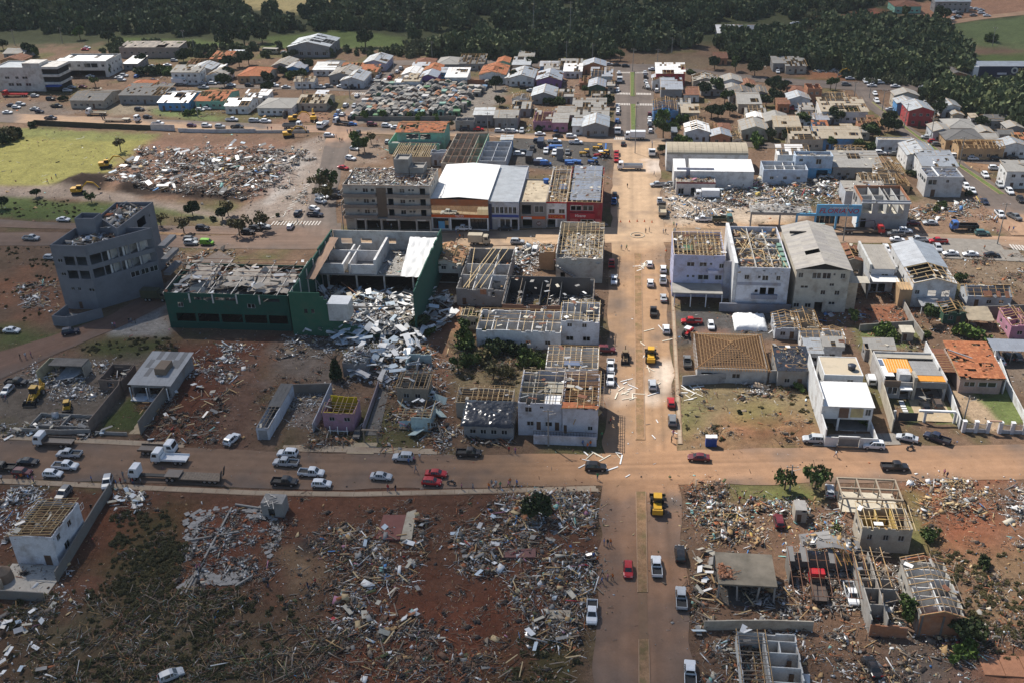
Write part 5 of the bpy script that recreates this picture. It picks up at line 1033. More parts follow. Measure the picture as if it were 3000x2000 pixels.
def shops():
  b = Bld('department_store', 'orange and mirror glass store with a white metal roof', 'store', (1, 1), 1597, 268, 2130, -45, 10, near=False); w, d = b.w, b.d
  cols = [0, .33 * w, .66 * w, w]; ops = [(.6, .33 * w - .5, .4, 3.9, 'o'), (.33 * w + .3, .66 * w - .3, .1, 3.6, 'o'), (.66 * w + .3, w - .5, .4, 3.9, 'o')]
  b.walls(wallmat((.6, .59, .57)), ops); b.slabf(4.3); slab('upper_band', -.05, -.25, 8.2, w + .05, -.02, 10.25, wallmat((.34, .12, .05)), b.root)
  n = 9
  for i in range(n): slab('mirror_pane', w * i / n + .02, -.22, 5.25, w * (i + 1) / n - .02, -.12, 8.18, MIRROR, b.root)
  s = slab('sign_band', -.06, -.4, 4.35, w + .06, -.02, 5.2, ORANGE, b.root)
  text('TICO', 1.05, flat('sign_white', (.8, .8, .78)), b.root, (w * .5, -.43, 4.78), sx=1.1)
  for x in (.02, .33 * w, .66 * w, w - .42): slab('pillar', x, -.3, 0, x + .4, -.02, 4.34, WHITE, b.root)
  for a, c in ((.66 * w + .5, w - .7), (.7, .33 * w - .6)):
    for k in range(4): slab('shop_window', a + (c - a) * k / 4 + .06, .3, .4, a + (c - a) * (k + 1) / 4 - .06, .36, 3.8, GLASS, b.root)
  slab('blue_panel', 2.2, .15, .4, 4.2, .22, 2.8, BLUEP, b.root); slab('brown_board', 4.3, .15, 1.6, 5.6, .22, 3.0, WOOD, b.root)
  b.near = True; b.sheets('G', WHITES, .7, .15, 1.0, sw=2.2, sl=6.0, warp=.0, lift=.3); b.gable(DIRTYW, .7, h=10, front=False)
  b = Bld('shop_building', 'shop with a pale grey metal roof, blue band and tall panes', 'store', (1, 1), 2137, 285, 2412, -45, 9.4); w, d = b.w, b.d
  b.walls(wallmat((.45, .46, .5)), b.row(w, 6, 5.4, 1.0, 2.3, m=.6) + [(.5, w * .3, .3, 3.6, 'g'), (w * .35, w * .72, .3, 3.8), (w * .76, w - .4, .1, 3.6, 'o')]); b.slabf(4.6)
  slab('blue_band', -.02, -.2, 4.3, w, -.02, 5.1, flat('shop_blue', (.035, .06, .25)), b.root); slab('poster_column', .02, -.24, .2, .9, -.02, 8.6, NAVY, b.root); b.sheets('L', RM('l'), -.5, .15, 1.0, sw=1.6, sl=5, warp=.0)
  b = Bld('shop_building', 'grey concrete shop with an orange sign band and flat stained roof', 'store', (2, 1), 72, 290, 312, 78, 8.6); w, d = b.w, b.d
  b.walls(wallmat((.25, .235, .225)), [(.6, w * .42, 4.6, 7.6, 'o'), (w * .54, w * .92, 5.2, 7.4), (.8, w * .46, .1, 2.8, 'o')]); b.slabf(4.2); b.slabf(8.2, mat('stained_slab', (.45, .37, .26), .9, .35, .4, stain=((.22, .17, .12), .7, .25)), .2, name='flat_roof'); b.mess(8.25, 14, 'wood', big=1.2, hgt=.05)
  slab('sign_band', .4, -.2, 3.1, w * .97, -.02, 3.95, ORANGE, b.root); slab('sign_panel', .9, -.26, 3.05, w * .45, -.205, 3.8, flat('sign_grey', (.6, .58, .6)), b.root)
  r = MB(); r.tube((w * .72, -.03, 1.6), (w * .72, -.07, 1.6), .75, .75, 18); r.build('round_emblem', flat('emblem_brown', (.16, .08, .07)), b.root); text('60', 1.0, flat('sign_white', (.8, .8, .78)), b.root, (w * .72, -.1, 1.6))
  q = MB(); q.tube((w - 1.4, d - 2.6, 8.2), (w - 1.4, d - 2.6, 9.6), .8, .95, 12); q.build('water_tank', flat('tank_blue', (.04, .13, .4)), b.root)
  b = Bld('shop_building', 'white fronted shop with a red and yellow sign under bare rafters', 'store', (2, 1), 315, 290, 500, -10, 8.4); w, d = b.w, b.d
  b.walls(wallmat((.68, .67, .66)), [(w * .13, w * .42, 4.6, 6.1), (w * .62, w * .92, 4.6, 6.1), (.3, w * .45, .1, 2.7, 'o'), (w * .55, w - .3, .1, 2.7, 'g')]); b.slabf(4.0); b.slabf(7.0, CONCD); slab('parapet_band', -.03, -.08, 8.0, w, -.01, 8.45, REDS, b.root)
  s = slab('shop_sign', .6, -.2, 3.0, w - .4, -.02, 4.3, REDS, b.root)
  for i, t in enumerate(('TOP', 'OK')): text(t, 1.15, YELLOW, b.root, (w * (.34 + .36 * i), -.23, 3.65), sx=1.15)
  b.timbers('S', 1.0, 0, 1.2, .9, .85, WOOD2, WOOD); b.mess(7.05, 160, 'wood', hgt=.4); slab('solar_panel', w * .5, d * .4, 8.1, w * .9, d * .55, 8.2, mat('solar', (.12, .15, .22), .3, .1), b.root)
  b = Bld('shop_building', 'red two storey corner shop patched with crinkled silver sheeting', 'store', (2, 1), 503, 290, 826, -30, 8.4); w, d = b.w, b.d
  b.walls(wallmat((.26, .025, .035)), [(w * .1, w * .43, 5.6, 7.4), (w * .45, w * .76, 5.6, 7.4), (w * .4, w * .78, .1, 2.7), (w * .1, w * .32, .3, 2.8, 'o'), (w * .8, w - .4, .3, 2.8, 'o')]); b.slabf(4.2); b.slabf(7.2, CONCD)
  slab('awning_sign', w * .1, -.5, 3.3, w * .8, -.02, 4.9, flat('awning_red', (.32, .015, .03)), b.root); text('Vivane', 1.3, flat('sign_white', (.8, .8, .78)), b.root, (w * .38, -.54, 4.1), shear=.3)
  for a, c in ((.1, .32), (.82, .97)): slab('pink_panel', w * a, -.04, .3, w * c, .02, 2.9, flat('panel_pink', (.4, .1, .1)), b.root)
  b.timbers('S', .6, 0, 1.5, 1.2, .9, WOOD2); crumple('silver_sheeting', b.root, w * .08, 1.4, w - .6, d - .4, 8.6, 9.1, mat('silver_foil', (.3, .31, .34), .28, .3, 2.0, metal=.5, bump=.6), 30, .28)
def crumple(name, parent, x0, y0, x1, y1, z0, z1, m, n=24, amp=.3, drop=0.0):
  u = np.linspace(0, 1, n); X, Y = np.meshgrid(x0 + (x1 - x0) * u, y0 + (y1 - y0) * u); Z = z0 + (z1 - z0) * np.meshgrid(u, u)[1]
  Z = Z + (np.abs(fbm(X, Y, 2.2, 4, 61) - .5) * 2 - .3) * amp + (vnoise(X * 2.2, Y * 2.2, 8) - .5) * amp * .5
  e = np.minimum(np.minimum(X - x0, x1 - X), np.minimum(Y - y0, y1 - Y)); Z = Z - drop * np.exp(-e * 2.5)
  I = np.arange(n * n).reshape(n, n); Fq = np.stack([I[:-1, :-1], I[:-1, 1:], I[1:, 1:], I[1:, :-1]], -1).reshape(-1, 4)
  return ob(name, np_mesh(name, np.stack([X, Y, Z], -1).reshape(-1, 3), Fq, np.zeros(len(Fq)), [m]), parent)
shops()
def grey_tower():
  h = 18.0; pt = lambda u, v, z=h: P(*T(0, 1, u, v), z)
  b = Free('office_building', 'tall slate grey building with strip windows and a folded front', 'building', pt(460, 705)); m = mat('wall_slate', (.19, .195, .212), .85, .1, .4, .2, stain=((.1, .1, .11), .4, .3))
  A, B, C, D, E = [b.L(pt(*q)) for q in ((460, 705), (775, 712), (1398, 545), (1075, 538), (690, 548))]
  wl = MB(); LB = (Vector(C) - Vector(B)).length; LA = (Vector(B) - Vector(A)).length; op = []
  for z0, z1 in ((12.9, 15.6), (9.0, 11.6)):
    op += [(LB * a, LB * c, z0, z1, 'o') for a, c in ((.04, .2), (.215, .44), (.46, .6), (.62, .755), (.775, .975))]
  op += [(LB * a, LB * c, 6.2, 7.8) for a, c in ((.55, .69), (.71, .83), (.845, .97))]
  oa = []
  for z0, z1 in ((12.9, 15.4), (9.0, 11.4)): oa += [(LA * .12, LA * .26, z0 + .8, z1 - .7), (LA * .32, LA * .62, z0, z1, 'o'), (LA * .68, LA * .97, z0, z1, 'o')]
  oa += [(LA * .3, LA * .4, 5.6, 6.4), (LA * .5, LA * .59, 5.6, 6.4), (LA * .82, LA * .99, 5.4, 6.2), (LA * .42, LA * .52, .1, 2.2, 'd')]
  pts = [A, B, C, D, E]
  for i in range(5): b._wall(wl, pts[i], pts[(i + 1) % 5], -.3, h + .6, .25, [oa, op, [(2, 4, 12.9, 15), (2, 4, 9, 11)], [], [(3, 4.4, 13, 14.4)]][i], FRAME, .4)
  wl.build('wall', m, b.root)
  for z, mm in ((8.6, CONC), (12.5, CONC), (16.6, CONCD)):
    q = MB(); q.quad([(*p, z) for p in pts]); q.quad([(*p, z - .25) for p in pts[::-1]]); q.build('floor_slab', mm, b.root)
  for z in (9, 12.9):
    for t in (.3, .52, .74):
      x = B[0] + (C[0] - B[0]) * t; y = B[1] + (C[1] - B[1]) * t; bar('pillar', (x - .3, y + .7, z - .4), (x - .3, y + .7, z + 3.7), .4, .4, WHITE, b.root)
      bar('inner_wall', (x, y + 1.2, z + 1.3), (x + 1.0, y + 7, z + 1.3), .15, 3.2, DIRTYW, b.root)
  cx, cy_ = [sum(p[i] for p in pts) / 5 for i in (0, 1)]
  n = 260; t = np.random.dirichlet((1.1,) * 5, n); X = t @ np.array([p[0] for p in pts]); Y = t @ np.array([p[1] for p in pts]); debris('debris', X, Y, 16.7 + np.random.rand(n) * .5, 'grey', 1.5, b.root)
  # rear block, higher
  h2 = 20.0; q4 = [b.L(pt(u, v, h2)) for u, v in ((900, 425), (1072, 535), (1405, 288), (1062, 292))]; wl = MB()
  for i in range(4):
    L_ = (Vector(q4[(i + 1) % 4]) - Vector(q4[i])).length
    b._wall(wl, q4[i], q4[(i + 1) % 4], -.3, h2, .25, [[], [(L_ * .5, L_ * .72, 15.6, 18.2, 'o'), (L_ * .38, L_ * .44, 16, 17.2), (L_ * .24, L_ * .31, 16, 17), (L_ * .82, L_ * .86, 16.6, 17.4)], [], []][i], FRAME, .4)
  wl.build('rear_block_wall', m, b.root); q = MB(); q.quad([(*p, h2 - 1) for p in q4]); q.build('rear_roof_slab', CONCD, b.root)
  n = 240; t = np.random.dirichlet((1.2,) * 4, n); debris('debris', t @ np.array([p[0] for p in q4]), t @ np.array([p[1] for p in q4]), h2 - .95 + np.random.rand(n) * .4, 'grey', 1.6, b.root)
  p = b.L(pt(680, 440, 22.0)); r = b.L(pt(862, 440, 22.0)); w_ = r[0] - p[0]; q = MB(); x, y = p; dd = 4.2
  for a in ((x, y, x + w_, y + .2), (x, y + dd - .2, x + w_, y + dd), (x, y + .2, x + .2, y + dd - .2), (x + w_ - .2, y + .2, x + w_, y + dd - .2)): q.box(a[0], a[1], 16, a[2], a[3], 22)
  q.box(x + .2, y + .2, 20.6, x + w_ - .2, y + dd - .2, 20.8); q.build('stair_tower', m, b.root)
  # balconies down the right side and the walled forecourt
  for z in (4, 8, 12): slab('balcony', C[0] + .05, C[1] + 1, z, C[0] + 2.0, C[1] + 9, z + .9, wallmat((.2, .2, .21)), b.root)
  a0, a1, a2 = [b.L(P(*T(0, 1, *q), 3.0)) for q in ((470, 1330), (620, 1340), (930, 1255))]; wl = MB()
  for s_, e_ in ((a0, a1), (a1, a2), (b.L(P(*T(0, 1, 610, 1225), 3.0)), a0)): b._wall(wl, s_, e_, -.3, 2.8, .2, [], FRAME, 0)
  wl.build('forecourt_wall', m, b.root); q = MB(); q.quad([(*z, .3) for z in (a0, a1, a2, b.L(P(*T(0, 1, 610, 1225), 3.0)))]); q.build('forecourt_floor', CONC, b.root)
grey_tower()
GREEN = mat('wall_green', (.022, .082, .06), .85, .15, .4, .2, stain=((.05, .06, .045), .5, .5)); GREEN2 = mat('wall_green_light', (.04, .125, .078), .85, .15, .4, .2, stain=((.1, .09, .06), .4, .4))
def supermarket():
  b = Bld('supermarket_wing', 'dark green supermarket wing with its roof sheets collapsed inwards', 'supermarket', (0, 1), 1503, 1122, 2640, 850, 10, dmax=24); w, d = b.w, b.d; f = lambda u: (u - 1503) / 1137 * w
  ops = [(f(a), f(c), 2.0, 4.3, 'o') for a, c in ((1580, 1758), (1782, 1978), (2000, 2195), (2216, 2420), (2440, 2610))] + [(f(1612), f(1665), 6.0, 7.4), (f(2258), f(2330), 6.2, 7.4)] + [(f(a), f(c), 8.2, 9.0, 'o') for a, c in ((1775, 1845), (1855, 1940), (1965, 2060), (2070, 2160), (2410, 2560))]
  b.walls(GREEN, ops, [], [], [(2, d - 3, 7, 9, 'o')], panes=.3); b.slabf(5.2); b.slabf(8.2, CONCD)
  for u in (1735, 1950, 2170, 2380): slab('mullion_pillar', f(u) - .18, -.18, 7.4, f(u) + .18, -.02, 9.9, DIRTYW, b.root)
  slab('base_band', .1, -.08, .0, w - .1, -.02, 1.7, mat('band_dark_green', (.012, .06, .045), .8, .1), b.root)
  b.timbers('S', 1.2, .1, 3.0, 2.4, .6, STEEL, RUST, t=.16)
  # big curled roofing sheets, one by one
  tm = [sheetmat((.46, .4, .33)), sheetmat((.38, .35, .31)), sheetmat((.42, .42, .42), True), WHITES, sheetmat((.24, .225, .205))]
  for k in range(95):
    x, y = rnd.uniform(.5, w - .5), rnd.uniform(.6, d - .5); sx, sy = rnd.uniform(1.2, 4.2), rnd.uniform(.9, 2.2)
    M = Matrix.Translation((x, y, 8.9 + rnd.random() ** 2 * 2.4 * (1 if y > 2 else .3))) @ Matrix.Rotation(rnd.gauss(.5, .5), 4, 'Z') @ Matrix.Rotation(rnd.gauss(0, .42), 4, 'X') @ Matrix.Rotation(rnd.gauss(0, .45), 4, 'Y')
    piece('roof_sheet', M, sx, sy, .05, tm[rnd.choice((0, 0, 0, 1, 1, 2, 3, 4))], b.root)
  for (x0, y0, x1, y1, z) in ((.42, .25, .66, .75, 10.2), (.68, .1, .98, .62, 10.0), (.08, .45, .3, .9, 9.8)):
    crumple('roof_sheeting', b.root, w * x0, d * y0, w * x1, d * y1, z, z + .8, tm[0], 14, .9)
  b.mess(8.3, 420, 'grey', hgt=1.0, big=1.3)
  # blackened strip at the left back: torn dark membrane
  b = Bld('supermarket_hall', 'green walled supermarket hall torn open and filled with white rubble', 'supermarket', (1, 1), 292, 1118, 1452, 545, 12, dmax=46); w, d = b.w, b.d; f = lambda u: (u - 292) / 1160 * w
  wl = MB(); n = 26   # front wall, broken down towards the right
  prof = lambda t: 12 if t < .25 else 12 - (t - .25) / .06 * 3.2 if t < .31 else 8.8 - (t - .31) / .12 * 5.0 if t < .43 else 3.8 - (t - .43) / .2 * 2 if t < .63 else max(.6, 1.8 - (t - .63) * 5)
  for k in range(n):
    t0, t1 = k / n * .72, (k + 1) / n * .72; z = prof((t0 + t1) / 2) + (rnd.uniform(-.4, .3) if t0 > .24 else 0); x0, x1 = t0 * w, t1 * w
    hole = .08 < t0 < .2
    if hole and int(k) in (4, 6): wl.box(x0, 0, -.3, x1, .25, 6.2); wl.box(x0, 0, 7.4, x1, .25, z)
    else: wl.box(x0, 0, -.3, x1, .25, z)
  wl.build('front_wall', GREEN2, b.root)
  for k in (4, 6): slab('window', (k + .1) / n * .72 * w, .1, 6.25, (k + .9) / n * .72 * w, .16, 7.35, GLASS, b.root)
  for nm, x, m1 in (('side_wall', 0, GREEN), ('side_wall', w - .3, GREEN)):
    q = MB(); L_ = 14
    for k in range(L_):
      y0, y1 = .26 + (d - .26) * k / L_, .26 + (d - .26) * (k + 1) / L_; z = (12.2 if x == 0 else 13.2) + (rnd.uniform(-.5, .2)) - (0 if x or k > 4 else (4 - k) * .2); q.box(x, y0, -.3, x + .3, y1, z)
    q.build(nm, m1, b.root)
    for k in range(7):
      y = 2 + k * (d - 4) / 6; slab('wall_pillar', x - .18 if x else x + .3, y, 0, x if x else x + .5, y + .4, 11.8, DIRTYW if not x else GREEN, b.root)
  b.walls(wallmat((.5, .49, .46)), back=[(w * .16, w * .26, 8.2, 9.6, 'o'), (w * .4, w * .5, 8.2, 9.8, 'o'), (w * .62, w * .72, 8.2, 9.6, 'o'), (w * .8, w * .9, 8, 9.6, 'o')], sides='b', h=12, name='back_wall', x0=.35, x1=w - .35)
  yb = d * .58; z2 = 6.2; slab('upper_floor', .35, yb, z2 - .35, w - .35, d - .25, z2, CONC, b.root)
  for t in (.08, .33, .57, .82): slab('column', w * t, yb + .5, 0, w * t + .45, yb + .95, z2 - .36, DIRTYW, b.root)
  ww = wallmat((.6, .59, .58))
  for (x0, y0, x1, y1, zt) in ((.03, yb + .3, .22, yb + .5, 9.2), (.3, yb + .3, .5, yb + .5, 9.0), (.22, yb + .3, .235, d - 3, 9.0), (.5, yb + .2, .52, d - .3, 10.5), (.03, d * .8, .5, d * .8 + .2, 9.4), (.28, yb + .3, .29, d - 4, 9.2)):
    slab('partition_wall', w * x0, y0, z2 + .01, w * x1, y1, zt, ww, b.root)
  b.mess(z2, 260, 'white', x0=1, y0=yb + .5, hgt=.6); b.mess(z2, 160, 'wood', x0=w * .55, y0=yb + .5, hgt=.4)
  crumple('hanging_sheet', b.root, w * .74, yb - 2, w - .5, d - 4, 7.0, 12.0, WHITES, 16, .8); crumple('roof_sheeting', b.root, w * .02, d * .3, w * .1, d * .9, 10, 11.5, sheetmat((.26, .17, .12)), 12, .5)
  for k in range(9): bar('twisted_beam', (rnd.uniform(0, w), rnd.uniform(2, yb), rnd.uniform(1, 5)), (rnd.uniform(0, w), rnd.uniform(2, yb), rnd.uniform(1, 7)), .2, .3, rnd.choice([STEEL, CONCD, RUST]), b.root)
  q = MB(); q.box(w * .31, -.5, 4.6, w * .47, 4.2, 9.2); q.build('white_tank_room', DIRTYW, b.root); slab('tank_room_roof', w * .305, -.6, 9.2, w * .475, 4.3, 9.35, WHITE, b.root)
  n = 5200; X = np.random.uniform(.6, w - .5, n); Y = np.random.uniform(.3, yb + 2, n); Z = (fbm(X, Y, 6, 3, 4) * 2.8 + np.random.rand(n) * .7) * np.clip((yb + 3 - Y) / 5, .2, 1) * np.clip(X / 3, .3, 1)
  debris('rubble', X, Y, Z, 'white', 1.25, b.root)
  q = MB(); g = 22; xs = np.linspace(.4, w - .4, g); ys = np.linspace(.35, yb + 1, g)
  zz = lambda x, y: float(fbm(np.array([x]), np.array([y]), 6, 3, 4)[0] * 2.5 * min(1, max(.2, (yb + 3 - y) / 5)) - .2)
  for i in range(g - 1):
    for j in range(g - 1): q.quad([(xs[a], ys[c], zz(xs[a], ys[c])) for a, c in ((i, j), (i + 1, j), (i + 1, j + 1), (i, j + 1))])
  q.build('rubble_heap', mat('rubble_dust', (.26, .24, .22), .95, .35, 1.5), b.root)
  for k in range(70):
    M = Matrix.Translation((rnd.uniform(1, w - 1), rnd.uniform(.5, yb), rnd.uniform(1.4, 3.4))) @ Matrix.Rotation(rnd.uniform(0, 6.3), 4, 'Z') @ Matrix.Rotation(rnd.gauss(0, .45), 4, 'X') @ Matrix.Rotation(rnd.gauss(0, .4), 4, 'Y')
    piece('white_panel', M, rnd.uniform(1.2, 3.6), rnd.uniform(.8, 1.6), .06, rnd.choice([WHITES, WHITES, DM[11], DM[16], DM[12]]), b.root)
supermarket()
def floriano():
  b = Bld('supermarket_ruin', 'sky blue supermarket front with a red lettered sign above rubble', 'supermarket', (3, 1), -160, 302, 862, 240, 8.0, dmax=9); w, d = b.w, b.d; f = lambda u: (u + 160) / 1022 * w
  s = slab('sign_board', f(455), -.35, 4.4, f(862), .05, 8.05, BLUEP, b.root)
  text('FLORIANO', 2.15, REDS, b.root, ((f(455) + f(862)) / 2, -.38, 6.0), shear=.25, ext=.05, sx=1.12); text('SUPERMERCADOS', .72, flat('sign_white', (.8, .8, .78)), b.root, ((f(455) + f(862)) / 2 + .6, -.42, 7.05), shear=.2, ext=.04, sx=1.2)
  for u in (275, 448, 640, 838): slab('column', f(u), -.1, 0, f(u) + .55, .45, 4.6, BLUEP, b.root)
  for u in (-150, 120): slab('column', f(u), -.1, 0, f(u) + .45, .35, 4.3, CONC, b.root)
  slab('beam', f(-150), -.1, 4.3, f(300), .4, 5.2, CONC, b.root); slab('beam', f(275), -.12, 4.2, f(455), .3, 5.0, BLUEP, b.root); slab('canopy_slab', f(-150), .4, 4.9, f(430), d, 5.15, CONC, b.root)
  b.mess(5.2, 110, 'grey', x1=f(420), hgt=.4); slab('shop_counter', f(480), 1.2, 0, f(560), 2.0, 1.2, wallmat((.4, .55, .52)), b.root); slab('blue_kerb', f(170), -.3, 0, f(275), .4, .9, BLUEP, b.root)
  slab('side_wall', f(838), .5, 0, f(862), d, 5, WHITE, b.root)
  for k in range(5): slab('shop_window', f(470) + k * 1.5, 3, .6, f(470) + k * 1.5 + 1.4, 3.06, 3.6, GLASS, b.root)
  b = Bld('unfinished_building', 'roofless grey concrete building with brick inside and open upper windows', 'building', (3, 1), 868, 272, 1312, 138, 9.2); w, d = b.w, b.d; f = lambda u: (u - 868) / 444 * w
  b.walls(wallmat((.36, .35, .34)), [(f(882), f(972), 4.9, 8.0, 'o'), (f(1028), f(1132), 4.9, 7.9, 'o'), (f(1148), f(1262), 4.9, 7.9, 'o'), (f(1012), f(1100), .1, 3.0, 'g'), (f(1148), f(1246), .1, 3.0, 'g'), (f(880), f(930), .1, 3.2, 'o')], [(3, 5, 5, 7, 'o')], [], [(1, 3, 5, 7.5, 'o'), (4, 6, 5, 7.5, 'o')], h=8.4)
  b.walls(BRICK, h=9.3, z0=8.4, sides='rbl', th=.22, name='brick_parapet'); slab('cornice', f(1010), -.5, 8.3, w + .2, .0, 8.7, WHITE, b.root); slab('cornice', f(868), -.4, 8.3, f(985), .0, 8.65, WHITE, b.root); slab('parapet', 0, 0, 8.72, w, .2, 9.2, wallmat((.3, .31, .34)), b.root)
  b.slabf(4.4, mat('screed', (.5, .46, .38), .9, .2)); b.rooms(wallmat((.5, .5, .48)), 4, 2, h=8.9, z0=4.4)
  for t in (.3, .62): slab('ring_beam', w * t, .3, 8.2, w * t + .2, d - .3, 8.5, CONC, b.root)
  slab('ring_beam', .3, d * .5, 8.2, w - .3, d * .5 + .2, 8.5, CONC, b.root)
  b = Bld('low_building', 'low building with a wide grey concrete slab roof', 'building', (3, 1), 715, 190, 1105, 92, 5.0); b.walls(W('q'), h=4.8); b.slabf(5.0, mat('slab_grey', (.28, .255, .22), .9, .25, .4, stain=((.45, .43, .4), .5, .3)), .25, name='flat_roof'); b.mess(5.0, 40, 'grey', hgt=.1)
floriano()
def right_blocks():
  b = Bld('corner_building', 'lilac three storey building with bare yellow rafters and a carport', 'building', (2, 1), 1490, 775, 1962, 560, 12.2); w, d = b.w, b.d; f = lambda u: (u - 1490) / 472 * w
  b.walls(wallmat((.44, .45, .6)), [(f(1612), f(1685), 9.0, 10.2), (f(1728), f(1798), 9.0, 10.2), (f(1824), f(1846), 9.5, 10.1), (f(1912), f(1955), 8.6, 9.9), (f(1618), f(1640), 5.8, 6.5), (f(1668), f(1692), 5.8, 6.5), (f(1720), f(1825), 5.2, 6.6), (f(1880), f(1945), 5.2, 6.6)], [], [], b.row(d, 3, 9, 1.2, 1.2) + b.row(d, 3, 5.4, 1.2, 1.2), panes=.9)
  slab('balcony', f(1806), -.9, 7.4, f(1905), -.02, 8.2, wallmat((.5, .5, .62)), b.root); b.slabf(8.0); b.slabf(11.0, CONCD); b.timbers('S', .9, -.1, 1.1, .85, .95, WOOD2, WOOD, t=.13); b.mess(11.05, 330, 'wood', hgt=.5); slab('green_panel', w * .18, d * .18, 12.3, w * .38, d * .42, 12.4, mat('panel_green', (.06, .12, .07), .7, .2), b.root)
  slab('carport_roof', -.2, -6.2, 3.9, f(1942), -.05, 4.2, mat('carport_slab', (.3, .28, .25), .9, .25, .4), b.root)
  for t in (.02, .35, .66, .98): slab('carport_post', f(1942) * t, -6.0, 0, f(1942) * t + .25, -5.75, 3.9, WHITE, b.root)
  slab('parapet_strip', f(1960) - .1, -.3, 0, f(1960) + 2.2, .02, 10.8, wallmat((.42, .43, .5)), b.root)
  b = Bld('white_block', 'white and grey block with its roof torn off, full of broken timber', 'building', (2, 1), 2078, 888, 2560, 512, 12.2); w, d = b.w, b.d; g = wallmat((.56, .57, .62))
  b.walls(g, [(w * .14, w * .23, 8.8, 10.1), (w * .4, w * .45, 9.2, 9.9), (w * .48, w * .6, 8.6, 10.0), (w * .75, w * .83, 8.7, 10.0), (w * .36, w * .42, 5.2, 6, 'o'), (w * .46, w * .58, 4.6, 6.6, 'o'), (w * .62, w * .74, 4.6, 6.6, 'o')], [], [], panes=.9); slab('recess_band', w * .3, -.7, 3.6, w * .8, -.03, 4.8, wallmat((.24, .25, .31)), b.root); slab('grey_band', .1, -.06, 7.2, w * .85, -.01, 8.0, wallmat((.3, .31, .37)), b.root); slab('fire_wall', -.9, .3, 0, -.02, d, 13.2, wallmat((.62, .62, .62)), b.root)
  slab('dark_plinth', -4, -1.2, 0, w + 1, -.72, 2.4, wallmat((.17, .18, .22)), b.root); b.slabf(8.2); b.slabf(10.6, CONC); b.mess(10.65, 900, 'wood', hgt=.9, big=1.1); b.mess(10.65, 220, 'white', hgt=1.0); b.rooms(wallmat((.5, .48, .44)), 3, 4, h=12, z0=10.6)
  for k in range(5): slab('green_panel', w - 1.4, 2 + k * 3.2, 10.8, w - .3, 4 + k * 3.2, 12.0, mat('panel_sage', (.16, .26, .2), .7, .2), b.root)
  for k in range(14): bar('broken_rafter', (rnd.uniform(0, w), rnd.uniform(0, d), 11 + rnd.random()), (rnd.uniform(0, w), rnd.uniform(0, d), 11.6 + rnd.random()), .12, .15, WOOD2, b.root)
  b = Bld('beige_block', 'beige three storey block under a broad grey gabled roof', 'building', (3, 1), 268, 905, 762, 515, 12); w, d = b.w, b.d; f = lambda u: (u - 268) / 494 * w
  b.walls(wallmat((.5, .46, .39)), [(f(288), f(333), 9.6, 11.0), (f(414), f(500), 9.4, 11.1), (f(508), f(590), 9.4, 11.1), (f(610), f(628), 10.4, 11), (f(676), f(720), 9.6, 11), (f(585), f(628), 7.4, 8.2), (f(318), f(392), 6.7, 7.4), (f(512), f(558), 4.9, 6.2), (f(642), f(690), 4.9, 6.2), (f(598), f(660), 2.2, 3.0), (f(470), f(545), 0, 2.8, 'o'), (f(275), f(330), 1.2, 2.4), (f(380), f(440), 1.2, 2.4)], b.row(d, 5, 9.4, 1.2, 1.3) + b.row(d, 5, 5.6, 1.2, 1.3), [], [], panes=.85)
  b.slabf(8.4); b.sheets('G', sheetmat((.37, .34, .3)), 1.7, .45, .95, sw=1.2, sl=4.2, alt=[sheetmat((.33, .305, .28))], warp=.01); b.gable(DARK, 1.6, h=12.02, th=.2); slab('roof_gap_shade', w * .07, d * .74, 12.9, w * .4, d * .76, 13.5, DARK, b.root)  # solid near-black strip painted as the shade inside a roof gap
  for k in range(4):
    M = Matrix.Translation((w * (.56 + .075 * k), d * .2, 13.2 - .33 * (k + .9) * .8 + .35)) @ Matrix.Rotation(.22, 4, 'Y'); piece('solar_panel', M, 1.25, 2.2, .06, mat('solar', (.1, .12, .17), .3, .1), b.root)
  slab('cream_wall', w + .5, 2, 0, w + 2.8, d + 1, 7.5, wallmat((.55, .45, .33)), b.root)
  b = Bld('long_building', 'narrow building under a long ribbed grey roof with white awnings', 'building', (3, 1), 952, 905, 1168, 690, 6.8); w, d = b.w, b.d
  b.walls(W('q'), [(.5, 2, .1, 2.5, 'o'), (w * .4, w * .7, .2, 2.6, 'o'), (w * .45, w * .75, 4.2, 5.4)], panes=.7); b.slabf(3.4); b.sheets('S', sheetmat((.31, .285, .25)), .3, .1, .97, sw=.9, sl=5, warp=.0); slab('parapet', -.6, -.2, 6.0, -.02, d, 8.2, wallmat((.5, .5, .48)), b.root); slab('parapet', w + .02, -.2, 6.0, w + .5, d, 7.6, wallmat((.45, .44, .42)), b.root)
  slab('awning', -.2, -4.0, 4.9, w + .6, -.1, 5.0, WHITES, b.root); slab('awning', -5, -4.4, 4.6, -.9, -.2, 4.7, sheetmat((.45, .41, .34)), b.root); slab('side_room_wall', -4.8, -4.0, 0, -4.6, 3, 4.5, W('e'), b.root); slab('side_room_wall', -1.2, -4.0, 0, -1.0, 3, 4.5, W('g'), b.root)
  b = Bld('gabled_hall', 'white fronted hall with a pale gabled roof half stripped to rafters', 'building', (3, 1), 1342, 1030, 1742, 680, 7.0); w, d = b.w, b.d
  b.walls(wallmat((.6, .6, .6)), [(w * .06, w * .17, 3.7, 4.9), (w * .36, w * .55, 3.4, 4.9, 'o'), (w * .68, w * .86, 3.2, 5.0, 'o')], b.row(d, 4, 3.6, 1.2, 1.2), [], b.row(d, 4, 3.6, 1.2, 1.2), panes=.6); b.slabf(3.2); b.gable(wallmat((.6, .6, .6)), 1.5)
